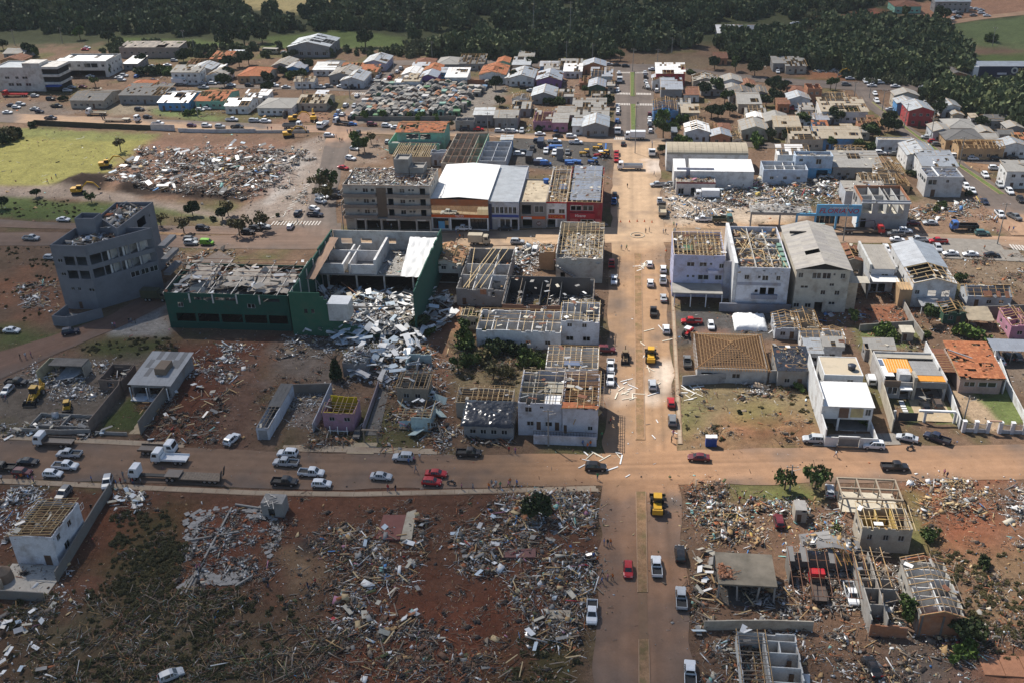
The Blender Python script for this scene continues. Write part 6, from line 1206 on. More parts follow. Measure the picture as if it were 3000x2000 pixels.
  b.timbers('G', 1.5, .3, 2.2, 2.2, 1, WOOD2, WOOD, t=.14, y1=d * .36); b.sheets('G', sheetmat((.5, .51, .52), True), 1.5, .3, .99, sw=1.2, sl=5, warp=.004, y0=d * .4); slab('porch_roof', w * .12, -5, 2.7, w * .75, -.1, 2.8, sheetmat((.5, .5, .5), True), b.root)
  for x in (.14, .72): slab('porch_post', w * x, -4.8, 0, w * x + .18, -4.6, 2.7, WHITE, b.root)
  slab('ochre_annexe', -3.2, -.2, 0, -.05, 4.5, 5.0, W('o'), b.root)
  for k in range(5): bar('annexe_rafter', (-3.3 + k * .75, -.6, 5.4), (-3.3 + k * .75, 4.8, 5.9), .1, .14, WOOD2, b.root)
right_blocks()
def left_blocks():
  G = 'roofless buildings left of the avenue'
  Bld.jag = .7
  b = Bld('corner_house', 'two storey white house stripped to rafters by the street corner', 'house', (2, 2), 52, 560, 458, 255, 8.0); w, d = b.w, b.d; m = wallmat((.52, .52, .56)); f = lambda u: (u - 52) / 748 * w * 1.84
  b.walls(m, [(w * .16, w * .32, 5.8, 7.0), (w * .5, w * .58, 6.8, 7.3), (w * .2, w * .36, 2.4, 3.5), (w * .42, w * .52, 1.4, 3.5, 'd'), (w * .62, w * .78, 2.4, 3.5), (w * .84, w * .94, 1.4, 3.5, 'd')], [], [], b.row(d, 3, 5.6, 1.3, 1.2)); b.slabf(4.6, CONC); b.rooms(wallmat((.5, .48, .42)), 3, 3, z0=4.6); b.timbers('S', .5, 0, 1.8, 1.0, .85, WOOD3, WOOD2); b.mess(4.65, 260, 'wood', hgt=.6); b.mess(4.65, 120, 'white', hgt=.6)
  slab('ceiling_sheet', w * .55, d * .4, 7.4, w * .98, d * .72, 7.46, sheetmat((.3, .28, .23)), b.root); slab('ceiling_sheet', w * .6, d * .02, 7.3, w * .95, d * .32, 7.36, WHITE, b.root)
  q = MB(); q.box(w * .38, -3.2, 0, w * 1.8, -3.0, 2.3); q.build('ramp_wall', m, b.root)
  for k in range(22): slab('railing_bar', w * .38 + k * w * 1.42 / 22, -3.1, 2.3, w * .38 + k * w * 1.42 / 22 + .06, -3.05, 3.2, PLASTIC, b.root)
  slab('ramp_rail', w * .38, -3.12, 3.2, w * 1.8, -3.03, 3.28, PLASTIC, b.root)
  b = Bld('corner_house', 'white two storey house with dense brown rafters at the crossing', 'house', (2, 2), 462, 605, 790, 290, 7.6); w, d = b.w, b.d
  b.walls(m, [(w * .72, w * .86, 2.2, 3.2), (w * .04, w * .13, 1.2, 3.3, 'd')], b.row(d, 4, 5, 1.3, 1.2), [], []); b.slabf(4.6, DARK); b.timbers('L', .6, .3, .62, 1.6, .97, mat('timber_rust', (.3, .16, .07), .85, .3, 2), WOOD2, t=.1); b.mess(4.7, 150, 'wood', hgt=.8); b.sheets('S', TILE, .25, .1, .9, y1=1.6, sw=.8, sl=1.2, name='tile_strip')
  for k in range(12): bar('shelf_frame', (w + .1, .5 + k * d / 12, 7.9), (w + 1.1, .5 + k * d / 12, 7.9), .06, .08, WOOD3, b.root)
  for x in (.15, 1.05): bar('shelf_rail', (w + x, 0, 7.85), (w + x, d, 7.85), .08, .1, WOOD3, b.root)
  b = Bld('roofless_building', 'white roofless building with sagging purlins over bright rooms', 'building', (2, 2), 305, 235, 790, 45, 4.8, group=None); b.walls(W('w'), b.row(b.w, 4, 1.2)); b.slabf(.15); b.rooms(W('w'), 3, 3); b.timbers('S', .3, 0, 1.4, .8, .85, WOOD2, WOOD); b.mess(.2, 340, 'wood', hgt=.9); slab('solar_panel', b.w * .35, 1, 4.9, b.w * .7, 3, 5.0, mat('solar', (.1, .12, .17), .3, .1), b.root)
  b = Bld('tarped_house', 'low house covered with a shiny black tarpaulin', 'house', (1, 2), 1905, 745, 2362, 575, 3.6); b.walls(W('g'), b.row(b.w, 4, 1.0), panes=.4); b.slabf(.1); crumple('tarpaulin', b.root, -.6, -.6, b.w + .3, b.d + .5, 3.7, 5.0, TARP, 40, .45, .5); b.mess(.2, 60, 'mix', y0=-3, y1=-.5)
  b = Bld('roofless_house', 'roofless house of pale battens behind the black tarpaulin', 'house', (1, 2), 1835, 555, 2350, 418, 3.8); b.walls(W('e')); b.slabf(.1); b.rooms(W('o'), 3, 2); b.timbers('S', .6, .2, 1.1, .8, .9, WOOD2, WOOD); b.mess(.2, 260, 'wood', hgt=.8)
  b = Bld('white_house', 'white two storey house with pale purlins beside the avenue', 'house', (2, 1), 447, 1372, 800, 1205, 6.6); w, d = b.w, b.d; b.walls(wallmat((.58, .59, .62)), [(w * .17, w * .3, 4.8, 5.8), (w * .56, w * .68, 4.7, 5.8), (w * .14, w * .34, 1.0, 2.2), (w * .58, w * .78, 1.0, 2.2)], b.row(d, 2, 4.5)); b.slabf(3.5); b.rooms(wallmat((.6, .59, .57)), 3, 2, z0=3.5); b.timbers('S', .5, .2, 1.7, .95, .92, WOOD2, WOOD2); b.mess(3.6, 160, 'white', hgt=.4)
  b = Bld('roofless_row', 'white walled roofless rooms beside the green bushes', 'building', (2, 1), -330, 1455, 447, 1275, 5.0); b.walls(wallmat((.6, .6, .6)), b.row(b.w, 4, 1.2)); b.slabf(.2); b.rooms(W('w'), 6, 2); b.timbers('S', .3, 0, 2.2, 1.4, .8, WOOD2, WOOD); b.mess(.3, 520, 'wood', hgt=1.2); slab('white_shelf', b.w * .5, 1, 2.6, b.w * .95, 1.6, 2.7, WHITE, b.root)
  b = Bld('roofless_workshop', 'roofless workshop with rusty walls, dark sheet partitions and number 20', 'building', (2, 1), -92, 1228, 742, 985, 4.6); w, d = b.w, b.d; b.walls(mat('wall_rust', (.17, .09, .06), .85, .25, .5), sides='f'); b.walls(W('g'), sides='rbl', y0=.25); b.slabf(.1, CONCD)
  for t in (.02, .2, .4, .62): slab('metal_partition', w * t, .4, 0, w * t + .12, d - .3, 4.2, sheetmat((.1, .105, .11), True), b.root)
  slab('metal_back_sheet', .3, d - .5, 0, w * .95, d - .42, 5.4, sheetmat((.14, .145, .15), True), b.root); b.mess(.2, 420, 'mix', hgt=.9); b.timbers('S', .2, 0, 4, 3, .6, WOOD3); text('20', 1.1, WHITE, b.root, (w * .47, -.05, 3.9)); text('21', 1.0, WHITE, b.root, (w * .29, -.05, 3.9)); slab('white_cabinet', w + .2, 2, .5, w + 1.4, 2.8, 3.5, WHITE, b.root)
  b = Bld('corner_building', 'roofless corner building with pale rafters beside the roundabout', 'building', (2, 1), 402, 800, 832, 505, 7.4); w, d = b.w, b.d; b.walls(wallmat((.42, .39, .34)), [(w * .1, w * .2, 1, 3, 'o')], b.row(d, 4, 4.6), [], [], h=7.4); b.walls(wallmat((.5, .48, .44)), h=8.6, z0=7.4, sides='bl', name='parapet'); b.slabf(3.8); b.slabf(5.6, CONC); b.timbers('S', 1.0, 0, 1.25, .9, .93, WOOD2, WOOD2, y0=2.5); b.mess(5.65, 420, 'wood', hgt=.8); b.mess(5.65, 200, 'white', y1=3, hgt=.8)
  bar('outside_stair', (0, -1.2, 5.6), (w * .6, -1.2, .2), 1.2, .25, CONCD, b.root)
  for k in range(12): slab('stair_step', w * .05 * k + .1, -1.75, 5.3 - k * .44, w * .05 * k + .9, -.65, 5.5 - k * .44, CONC, b.root)
  b = Bld('annexe', 'small brown annexe with a plank littered roof beside the stair', 'annexe', (2, 1), 247, 745, 388, 668, 5.6); b.walls(wallmat((.4, .24, .13))); b.slabf(5.3, CONC); b.mess(5.35, 70, 'wood', hgt=.2)
  b = Bld('tiled_house', 'white house with a brown clay tile gable roof and two windows', 'house', (1, 1), 1575, 858, 1885, 700, 5.6); w, d = b.w, b.d; b.walls(wallmat((.56, .55, .5)), [(w * .4, w * .55, 4.0, 5.1), (w * .72, w * .88, 4.0, 5.1), (w * .3, w * .9, .1, 2.9, 'o')], b.row(d, 2, 3.6)); b.gable(wallmat((.56, .55, .5)), 1.6); b.slabf(3.2); b.timbers('G', 1.6, .4, .9, .7, .97, WOOD, WOOD); b.sheets('G', mat('tile_tan', (.34, .18, .09), .85, .35, 1.2, fine=.25), 1.6, .45, .72, sw=.75, sl=.95, name='roof_tile_row', warp=.03, alt=[TILED])
  b = Bld('gutted_shop', 'gutted grey block shop full of white plaster rubble', 'building', (1, 1), 1838, 1082, 2280, 712, 5.0); w, d = b.w, b.d; b.walls(wallmat((.26, .25, .24)), [(w * .12, w * .2, .1, 2.2, 'd'), (w * .66, w * .8, 2.8, 4.2, 'o')]); b.slabf(.2); slab('brick_patch', w * .5, -.04, 3.4, w * .63, -.01, 4.9, BRICK, b.root); b.mess(.3, 900, 'white', hgt=1.6, big=1.2); b.mess(.3, 260, 'wood', hgt=1.8); b.rooms(W('w'), 3, 3)
  for k in range(5): bar('fallen_rafter', (rnd.uniform(0, w), .2, 5.1), (rnd.uniform(0, w), d - .3, 5.2), .16, .2, WOOD2, b.root)
  b = Bld('small_ruin', 'small ruined outhouse behind the roofless white rooms', 'ruin', (1, 1), 1880, 1330, 2050, 1270, 4.0); b.walls(W('e'), b.row(b.w, 2, 1.2)); b.slabf(.1); b.timbers('S', .3, .2, 1.0, .8, .8, WOOD2); b.mess(.2, 60, 'wood', hgt=1)
left_blocks()
Bld.jag = 0
# ============================================================ further buildings
def yard_wall(tile, pts, h, m, label, th=.2, name='yard_wall', group=None):
  q = [P(*T(*tile, u, v)) for u, v in pts]; o = thing(name, label, 'wall', (q[0].x, q[0].y, 0), 0, group)
  for a, c in zip(q[:-1], q[1:]):
    a = a - o.location; c = c - o.location; n = max(1, round((c - a).length / 4))
    for k in range(n):
      s, e = a.lerp(c, k / n), a.lerp(c, (k + 1) / n); hh = h + rnd.uniform(-.03, .03)
      bar('wall_panel', (s.x, s.y, hh / 2 - .15), (e.x, e.y, hh / 2 - .15), th + .002 * (k % 2), hh + .3, m, o)
  return o
GW = wallmat((.33, .31, .28)); CW = wallmat((.45, .4, .32)); WW = wallmat((.62, .62, .61)); DW = wallmat((.2, .185, .165))
def lower_right():
  # hip roof stripped to battens
  b = Bld('bungalow', 'pale bungalow with a hip roof stripped to brown battens', 'house', (2, 2), 1705, 238, 2350, -75, 3.8); w, d = b.w, b.d
  b.walls(wallmat((.45, .44, .42)), [(w * .06, w * .22, .9, 2.6, 'o'), (w * .24, w * .42, .9, 2.6, 'o'), (w * .5, w * .62, 1.3, 2.5)], b.row(d, 3, 1.1), [], b.row(d, 3, 1.1)); b.slabf(.1); b.slabf(3.3, mat('ceiling_brown', (.1, .06, .035), .9, .3), .1)
  k = d / 2; o = .7; rz = 3.8 + 2.4; E, F_ = Vector((k, d / 2, rz)), Vector((w - k, d / 2, rz)); A, B, C, D = Vector((-o, -o, 3.6)), Vector((w + o, -o, 3.6)), Vector((w + o, d + o, 3.6)), Vector((-o, d + o, 3.6))
  bt = MB(); wd = mat('timber_rust', (.3, .16, .07));
  for a, c, e, f in ((A, B, E, F_), (C, D, F_, E), (D, A, E, E), (B, C, F_, F_)):
    n = int((c - a).length / .62)
    for i in range(n + 1):
      t = i / n; p = a.lerp(c, t); top_ = e.lerp(f, t) if (e - f).length > .1 else e
      # straight rafter up the slope until the hip
      nrm = Vector((0, 1, 0)) if abs(c.y - a.y) < .1 and a.y < 1 else Vector((0, -1, 0)) if abs(c.y - a.y) < .1 else Vector((1, 0, 0)) if a.x < 1 else Vector((-1, 0, 0))
      run = k + o; dist = min((p - a).length, (c - p).length); L = min(run, dist) if dist < run else run
      if L < .5: continue
      bar('rafter', p, p + nrm * L + Vector((0, 0, 2.6 * L / run)), .09, .14, wd, b.root)
    r = 13
    for j in range(r):
      t = (j + .5) / r; s0 = a.lerp(e, t); s1 = c.lerp(f, t)
      if rnd.random() < .94: bt.beam(s0 + Vector((0, 0, .14)), s1 + Vector((0, 0, .14)), .06, .05)
  tag(bt.build('battens', WOOD, b.root), kind='stuff'); bar('ridge_beam', E, F_, .15, .2, WOOD, b.root)
  for s_, e_ in ((A, E), (B, F_), (C, F_), (D, E)): bar('hip_rafter', s_, e_, .14, .18, wd, b.root)
  yard_wall((2, 2), [(1562, 405), (1890, 380), (2080, 368), (2350, 350)], 2.6, mat('wall_stained', (.36, .35, .34), .9, .2, .5, stain=((.09, .08, .07), .85, .5)), 'long stained grey wall below the stripped hip roof bungalow')
  b = house((3, 2), 95, 395, 62, 262, 4.2, 'g', 'k', 'S', .95, 'grey house with blue black membrane laid over its tiles', None, rise=.6); b.mess(4.9, 130, 'wood', big=.5, hgt=.1)
  yard_wall((3, 2), [(5, 375), (400, 372)], 3.2, mat('wall_stained', (.36, .35, .34)), 'stained grey yard wall beside the white modern house')
  # white modern house
  b = Bld('modern_house', 'white modern house with a flat tan roof and white metal front roof', 'house', (3, 2), 512, 585, 972, 165, 6.0, dmax=24); w, d = b.w, b.d; m = WW; f = lambda u: (u - 512) / 460 * w
  yb = d * .46; b.walls(m, [(f(520), f(655), .05, 2.8, 'o'), (f(675), f(950), .05, 2.8, 'o'), (f(705), f(745), 4.6, 5.5), (f(905), f(955), 3.8, 5.4)], [], [], [], y1=yb, h=5.8); b.slabf(3.1, WHITE, y1=yb); b.slabf(.06, CONC, .1)
  slab('brown_panel', f(662), -.1, 3.2, f(752), -.01, 5.6, wallmat((.16, .09, .06)), b.root); slab('yellow_panel', f(770), -.08, 3.4, f(885), -.01, 5.5, wallmat((.5, .4, .2)), b.root); slab('pillar', f(655), -.2, 0, f(675), .1, 3.2, WHITE, b.root)
  b.sheets('S', WHITES, .5, .3, 1.0, sw=1.0, sl=9, y0=.1, y1=yb, h=5.9, warp=0); b.walls(m, [(f(740), f(800), 4.6, 5.9)], [], [], [], x0=w * .18, y0=yb + 2.2, y1=d, h=7.0, name='rear_wall'); b.slabf(6.9, mat('roof_tan', (.5, .42, .31), .9, .3, .3, stain=((.32, .25, .17), .6, .3)), .2, w * .2, w - .2, yb + 2.4, d - .2, 'flat_roof'); slab('terrace', .2, yb, 3.6, w * .9, yb + 2.2, 3.8, CONC, b.root)
  q = MB(); q.tube((w * .8, yb + 5, 6.9), (w * .8, yb + 5, 8.0), .75, .9, 14); q.tube((w * .8, yb + 5, 8.0), (w * .8, yb + 5, 8.2), .95, .5, 14); q.build('water_tank', mat('tank_dark', (.03, .035, .05), .4), b.root)
  slab('side_parapet', -.28, 0, 0, -.02, d, 7.6, m, b.root); slab('step_wall', -.02, yb + .2, 3.8, w * .12, yb + .4, 6.6, CONC, b.root)
  slab('fence_wall', -.2, -6.2, 0, w * .24, -6.0, 2.3, m, b.root); slab('fence_wall', w * .66, -6.2, 0, w + .2, -6.0, 2.3, m, b.root); slab('gate_lintel', w * .24, -6.25, 2.3, w * .66, -5.95, 2.6, m, b.root); slab('gate', w * .25, -6.1, .1, w * .65, -6.04, 2.0, mat('gate_grey', (.2, .19, .18), .5, .2), b.root); slab('side_wall', -.26, -6.0, 0, -.02, -.02, 4.0, m, b.root); slab('side_wall', w + .02, -6.0, 0, w + .2, d, 2.2, m, b.root)
  slab('fallen_ply', -2.6, -5, .1, -.5, 1.5, .25, mat('plywood', (.56, .3, .12), .8, .2), b.root)
  yard_wall((3, 2), [(1135, 835), (1020, 440), (905, 140)], 3.4, CW, 'tall cream boundary wall between white house and orange roofed house')
  # orange roof house
  b = Bld('modern_house', 'single storey house with an orange boarded roof and open garage', 'house', (3, 2), 1072, 352, 1652, 100, 4.6, dmax=24); w, d = b.w, b.d
  b.walls(wallmat((.4, .38, .36)), [(w * .07, w * .24, 1.0, 2.9), (w * .28, w * .42, .05, 2.8, 'o'), (w * .52, w * .96, .05, 2.9, 'o')], h=4.2); b.slabf(.08); b.walls(wallmat((.55, .54, .52)), h=5.0, z0=4.2, sides='rbl', name='parapet')
  slab('grey_fascia', w * .5, -.2, 3.0, w, -.02, 4.5, wallmat((.2, .2, .2)), b.root); slab('brown_fascia', 0, -.2, 3.0, w * .26, -.02, 4.6, wallmat((.2, .14, .1)), b.root); slab('porch_block', w * .25, -1.4, 2.9, w * .44, 1.6, 3.2, WHITE, b.root); slab('porch_box', w * .25, 1.0, 3.2, w * .43, 3.6, 5.6, wallmat((.5, .5, .5)), b.root); slab('stone_pillar', w * .455, -.7, 0, w * .505, 2.2, 5.9, wallmat((.38, .34, .28)), b.root)
  for (x0, x1, y0, y1, m_, nm) in ((0.02, .2, 2.2, d - 2.2, WHITES, 'white_sheet'), (.12, .53, 3.8, d - 2.4, mat('orange_board', (.62, .26, .035), .75, .15, .6), 'orange_board'), (.54, .98, 3.0, d - 3, sheetmat((.26, .255, .25)), 'grey_tile_course'), (.52, .98, .4, 2.8, mat('orange_board', (.62, .26, .035)), 'orange_board')):
    n = 7
    for k in range(n):
      for j in range(5): slab(nm, w * (x0 + (x1 - x0) * k / n) + .02, y0 + (y1 - y0) * j / 5, 4.3 + .012 * (k % 2) + (.03 if nm == 'orange_board' else 0), w * (x0 + (x1 - x0) * (k + 1) / n), y0 + (y1 - y0) * (j + 1) / 5 - .03, 4.42 + .012 * (k % 2) + (.03 if nm == 'orange_board' else 0), m_, b.root)
  for k in range(9): bar('white_batten', (w * (.14 + .043 * k), 4, 4.53), (w * (.16 + .043 * k), d - 2.6, 4.53), .12, .05, mat('pale_batten', (.7, .52, .26), .8, .1), b.root)
  slab('solar_panel', w * .03, d * .55, 4.5, w * .1, d * .75, 4.58, mat('solar', (.1, .12, .17)), b.root); slab('rear_roof', .1, d - 2.1, 4.4, w - .1, d - .2, 4.6, sheetmat((.36, .33, .28)), b.root)
  for x in (.02, .49, .95): slab('gate_post', w * x, -9.4, 0, w * x + .5, -9.0, 2.6, wallmat((.56, .54, .52)), b.root)
  slab('gate_lintel', w * .4, -9.45, 2.6, w * .96, -8.95, 3.0, WHITE, b.root); slab('gate', w * .1, -9.3, .1, w * .4, -9.2, 2.2, mat('gate_dark', (.05, .05, .055), .5), b.root); slab('driveway', w * .42, -9, .05, w * .98, -.1, .12, mat('drive', (.4, .31, .2), .9, .2), b.root)
  for k in range(8): slab('stepping_stone', w * .25, -8.4 + k * .95, .1, w * .33, -7.8 + k * .95, .18, WHITE, b.root)
  yard_wall((3, 2), [(1755, 800), (1640, 470)], 2.4, WW, 'white garden wall between orange roofed and tile roofed houses')
  # tile roof house
  b = Bld('tiled_house', 'house under a wide red clay tile roof beside a lawn', 'house', (3, 2), 1772, 338, 2155, 62, 3.6, dmax=24); w, d = b.w, b.d
  b.walls(wallmat((.4, .3, .26)), [(w * .1, w * .38, 1.6, 2.8), (w * .44, w * .9, 1.6, 2.8)]); b.timbers('S', 1.6, .3, 1.0, .8, 1, WOOD); b.sheets('S', TILE, 1.6, .5, .93, sw=.62, sl=.5, name='tile_course', warp=.03, lift=.2, alt=[mat('clay_tile_b', (.42, .16, .07), .85, .3, 1, fine=.2)]); slab('carport_slab', -3.8, 3, 3.3, -.2, d, 3.45, TILED, b.root); slab('white_parapet', -4.4, 2, 0, -4.15, d, 5.2, WW, b.root); slab('white_parapet', w + .6, 0, 0, w + .85, d, 4.0, WW, b.root)
  for k in range(8): bar('lattice_rafter', (-3.9, 3 + k * 1.1, 3.6), (-.2, 3 + k * 1.1, 3.75), .1, .12, WOOD, b.root)
  M = Matrix.Translation((w * .18, d * .55, 5.6)) @ Matrix.Rotation(-.7, 4, 'Z') @ Matrix.Rotation(.1, 4, 'X'); piece('fallen_gutter', M, 5.5, .3, .2, DM[11], b.root)
  yard_wall((3, 2), [(2352, 745), (2200, 450), (2060, 60)], 2.0, WW, 'white boundary wall along the lawn of the tile roofed house')
  # garden fence of pillars
  o = thing('garden_fence', 'white pillared garden fence in front of the lawn', 'fence', P(*T(3, 2, 1790, 825)), R_(GRID)); w_ = solve(P(*T(3, 2, 1790, 825)), EX, T(3, 2, 2345, 825)[0], 0)
  for k in range(6):
    x = w_ * k / 5; slab('pillar', x - .35, -.35, 0, x + .35, .35, 2.6, wallmat((.56, .53, .54)), o); slab('pillar_cap', x - .42, -.42, 2.6, x + .42, .42, 2.75, WHITE, o)
    if k < 5 and k != 2:
      slab('fence_base', x + .36, -.12, 0, x + w_ / 5 - .36, .12, .8, wallmat((.45, .42, .42)), o)
      for j in range(9): slab('railing_bar', x + .5 + j * (w_ / 5 - 1) / 8, -.04, .8, x + .56 + j * (w_ / 5 - 1) / 8, .04, 1.9, STEEL, o)
      slab('rail', x + .36, -.05, 1.9, x + w_ / 5 - .36, .05, 2.0, STEEL, o)
  slab('gate_lintel', w_ * .4, -.2, 2.75, w_ * .6, .2, 3.0, wallmat((.4, .25, .18)), o)
  b = Bld('carport', 'open steel carport with a pale sheet roof over parked cars', 'carport', (3, 2), 2075, 82, 2420, -10, 3.4); b.sheets('S', RM('s'), .3, .2, .98)
  for x in (.02, .5, .97):
    for y in (.05, .95): slab('post', b.w * x, b.d * y - .1, 0, b.w * x + .15, b.d * y + .05, 3.4, STEEL, b.root)
  # small things behind
  for a in ((360, 500, -10, 105, 3.2, 'w', 'l', 'S', .9), (515, 690, 0, 40, 4.2, 'w', 'f', 'S', .9), (900, 1165, 5, 70, 3.2, 'g', 'f', 'S', .9)): house((3, 2), *a[:5], *a[5:8], a[8])
  for a in ((70, 300, 1310, 1440, 3.2, 'q', 'w', 'R', .95), (250, 470, 1262, 1430, 3, 'e', 'y', 'R', .9), (310, 520, 1455, 1540, 3.2, 'w', 'y', 'R', .85), (530, 720, 1450, 1540, 3.2, 'w', 'f', 'R', .8), (1620, 1830, 1200, 1300, 3.2, 'd', 'f', 'R', .9)): house((3, 1), *a[:5], *a[5:8], a[8], dmax=9)
  b = Bld('tent_shelter', 'tan canvas shelter pitched in a backyard', 'shelter', (3, 1), 1845, 1360, 2085, 1262, 3.0); crumple('canvas', b.root, 0, 0, b.w, b.d, 2.6, 3.6, mat('canvas', (.33, .27, .19), .9, .15), 14, .5)
  for x in (.1, b.w - .2):
    for y in (.1, b.d - .2): slab('post', x, y, 0, x + .1, y + .1, 2.7, WOOD3, b.root)
  yard_wall((3, 1), [(835, 1475), (1330, 1440)], 1.9, GW, 'grey yard wall below the bare red plot'); yard_wall((3, 1), [(1190, 1170), (1330, 1440), (1420, 1568)], 2.2, GW, 'rust streaked side wall of the bare red plot'); yard_wall((3, 1), [(1770, 1350), (2352, 1330)], 3.0, DW, 'dark yard wall behind the canvas shelter')
  b = Bld('small_shed', 'small beige roofed shed on the grass plot', 'shed', (3, 1), 1232, 1485, 1345, 1440, 2.4); b.walls(W('e'), [(.4, 1.3, .1, 2, 'd')]); b.sheets('S', sheetmat((.5, .45, .36)), .2, .2, 1)
  Bld.jag = .8
  b = Bld('roofless_house', 'white house with yellow rafters, its low front wall facing the wrecks', 'house', (3, 3), 872, 132, 1335, -62, 5.4); w, d = b.w, b.d; b.walls(W('e'), [(w * .12, w * .22, 2.6, 3.8), (w * .44, w * .55, 2.6, 3.8), (w * .74, w * .86, 2.6, 3.8)], [], [], b.row(d, 2, 2.6)); b.slabf(1.6, mat('floor_yellow', (.5, .34, .09), .8, .3)); b.rooms(mat('wall_ochre', (.48, .33, .1), .85, .2), 3, 2, z0=1.6); b.timbers('S', .6, .3, 1.0, .75, .95, WOOD2, WOOD, t=.1); b.mess(1.7, 130, 'wood', hgt=.5)
  b = Bld('timber_frame', 'open concrete post and beam frame behind the yellow raftered house', 'frame', (3, 2), 690, 1430, 1240, 1245, 3.4); w, d = b.w, b.d; slab('floor_slab', 0, 0, 0, w, d, .15, mat('floor_cream', (.5, .44, .34), .9, .2), b.root)
  fm_ = mat('frame_concrete', (.33, .27, .2), .9, .2)
  for i in range(4):
    for j in range(3): slab('post', w * i / 3 - .12, d * j / 2 - .12, .15, w * i / 3 + .12, d * j / 2 + .12, 3.4, fm_, b.root)
    slab('beam', w * i / 3 - .11, .12, 3.1, w * i / 3 + .11, d - .12, 3.42, fm_, b.root)
  for j in range(3): slab('beam', .12, d * j / 2 - .13, 3.12, w - .12, d * j / 2 + .13, 3.45, fm_, b.root)
  b = Bld('dark_shed', 'dark grey gabled shed roof torn and leaning over wreckage', 'shed', (3, 3), 335, 335, 838, 215, 4.0); w, d = b.w, b.d; b.walls(wallmat((.22, .24, .28)), sides='frl', h=3.6); b.timbers('G', 1.0, .3, 1.6, 1.4, .9, WOOD3); b.sheets('G', sheetmat((.17, .165, .165)), 1.0, .4, .78, warp=.06, alt=[sheetmat((.25, .24, .23))]); b.mess(4.3, 90, 'wood', hgt=.6)
  for k in range(7): bar('fallen_rafter', (w * (.4 + .05 * k), rnd.uniform(0, d), 5.2), (w * (.6 + .04 * k), rnd.uniform(-3, 1), 3.0), .12, .14, mat('timber_orange', (.5, .28, .08), .8, .2), b.root)
  b = Bld('long_shed', 'dark open shed with thin steel trusses among wrecked vehicles', 'shed', (3, 3), 210, 520, 900, 345, 3.6); w, d = b.w, b.d; b.walls(DW, sides='bl', h=3.4); b.sheets('S', sheetmat((.2, .19, .18)), .6, .2, .5, warp=.05, y0=d * .45); slab('floor', 0, 0, 0, w, d, .06, mat('oily_floor', (.07, .062, .055), .9, .3), b.root)
  for k in range(9): bar('steel_truss', (w * k / 8, -5, 2.6), (w * k / 8, d, 4.3), .08, .14, RUST, b.root)
  for y in (-5, -1, 3): bar('steel_purlin', (0, y, 3.0 + y * .1), (w, y, 3.0 + y * .1), .08, .1, RUST, b.root)
  b.mess(.1, 260, 'grey', y0=-6, hgt=.6)
  b = Bld('brick_house', 'brick fronted long house with a skeleton roof of brown rafters', 'house', (3, 3), 1410, 935, 1828, 420, 4.6, dmax=30); w, d = b.w, b.d; b.walls(BRICK, sides='f', h=4.4); b.walls(wallmat((.42, .4, .36)), [], b.row(d, 5, 1.2), [], b.row(d, 5, 1.2), sides='rbl', h=4.4, y0=.25); b.gable(BRICK, 1.1, h=4.4); b.slabf(.1); b.rooms(W('w'), 2, 6); b.timbers('G', 1.1, .3, 1.7, 1.0, .93, WOOD, WOOD3); b.mess(.2, 520, 'wood', hgt=1.2); b.mess(.2, 150, 'white', hgt=1)
  for k in range(3): slab('pier', w * (.02 + .47 * k), -.12, 0, w * (.02 + .47 * k) + .3, -.01, 4.4, CONCD, b.root)
  b = Bld('gutted_house', 'gutted house with loose grey rafters and broken concrete walls', 'house', (3, 3), 960, 960, 1310, 330, 4.2, dmax=32); w, d = b.w, b.d; b.walls(GW, sides='l', h=4.0); b.walls(BRICK, sides='f', h=2.6); b.slabf(.1, CONCD); b.rooms(GW, 2, 5); b.timbers('S', .4, .2, 1.5, 1.2, .75, WOOD, WOOD3, y0=d * .45); b.mess(.2, 520, 'grey', hgt=1.2); b.mess(.2, 200, 'wood', hgt=1.6)
  for k in range(8): bar('leaning_beam', (rnd.uniform(0, w), rnd.uniform(0, d), .5), (rnd.uniform(0, w), rnd.uniform(0, d), 4.8), .14, .16, WOOD3, b.root)
  b = Bld('slab_carport', 'open carport under a thick stained concrete slab with brick heap', 'carport', (2, 3), 1895, 655, 2440, 362, 3.6); w, d = b.w, b.d; slab('roof_slab', 0, 0, 3.35, w, d, 3.65, mat('slab_stained', (.2, .17, .13), .9, .3, .4, stain=((.09, .08, .06), .6, .3)), b.root)
  for x in (.02, .35, .68, .97):
    for y in (.03, .95): bar('column', (w * x, d * y, 0), (w * x + rnd.uniform(-.3, .3), d * y, 3.35), .3, .3, CONC, b.root)
  slab('back_wall', .2, d * .55, 0, w - .2, d * .55 + .2, 3.3, DW, b.root); n = 320; X = np.abs(np.random.normal(0, 1.1, n)) + .3; Y = 1.2 + np.abs(np.random.normal(0, 1.4, n)); q = debris('brick_heap', X, Y, 3.66 + np.random.rand(n) * .6 * np.exp(-X * .4), 'mix', .45, b.root); q.data.materials.clear(); [q.data.materials.append(TILE if k % 3 else BRICK) for k in range(len(DM))]
  slab('floor', 0, -1, 0, w, d, .05, mat('oily_floor', (.07, .062, .055)), b.root)
  b = Bld('roofless_rooms', 'white walled roofless rooms with rafters on one half', 'house', (2, 3), 2132, 1640, 2718, 1085, 3.4, dmax=34); w, d = b.w, b.d; m = wallmat((.62, .61, .58)); b.walls(m, [], [(3, 4, 0, 2.2, 'o')], [], [(5, 6.2, 1, 2.2)]); b.slabf(.1, mat('floor_brown', (.2, .1, .06), .7, .2)); slab('partition_wall', w * .44, .2, 0, w * .46, d - .2, 3.3, m, b.root)
  for t in (.18, .42, .66, .86): slab('partition_wall', w * .46, d * t, 0, w - .2, d * t + .16, 3.3, m, b.root)
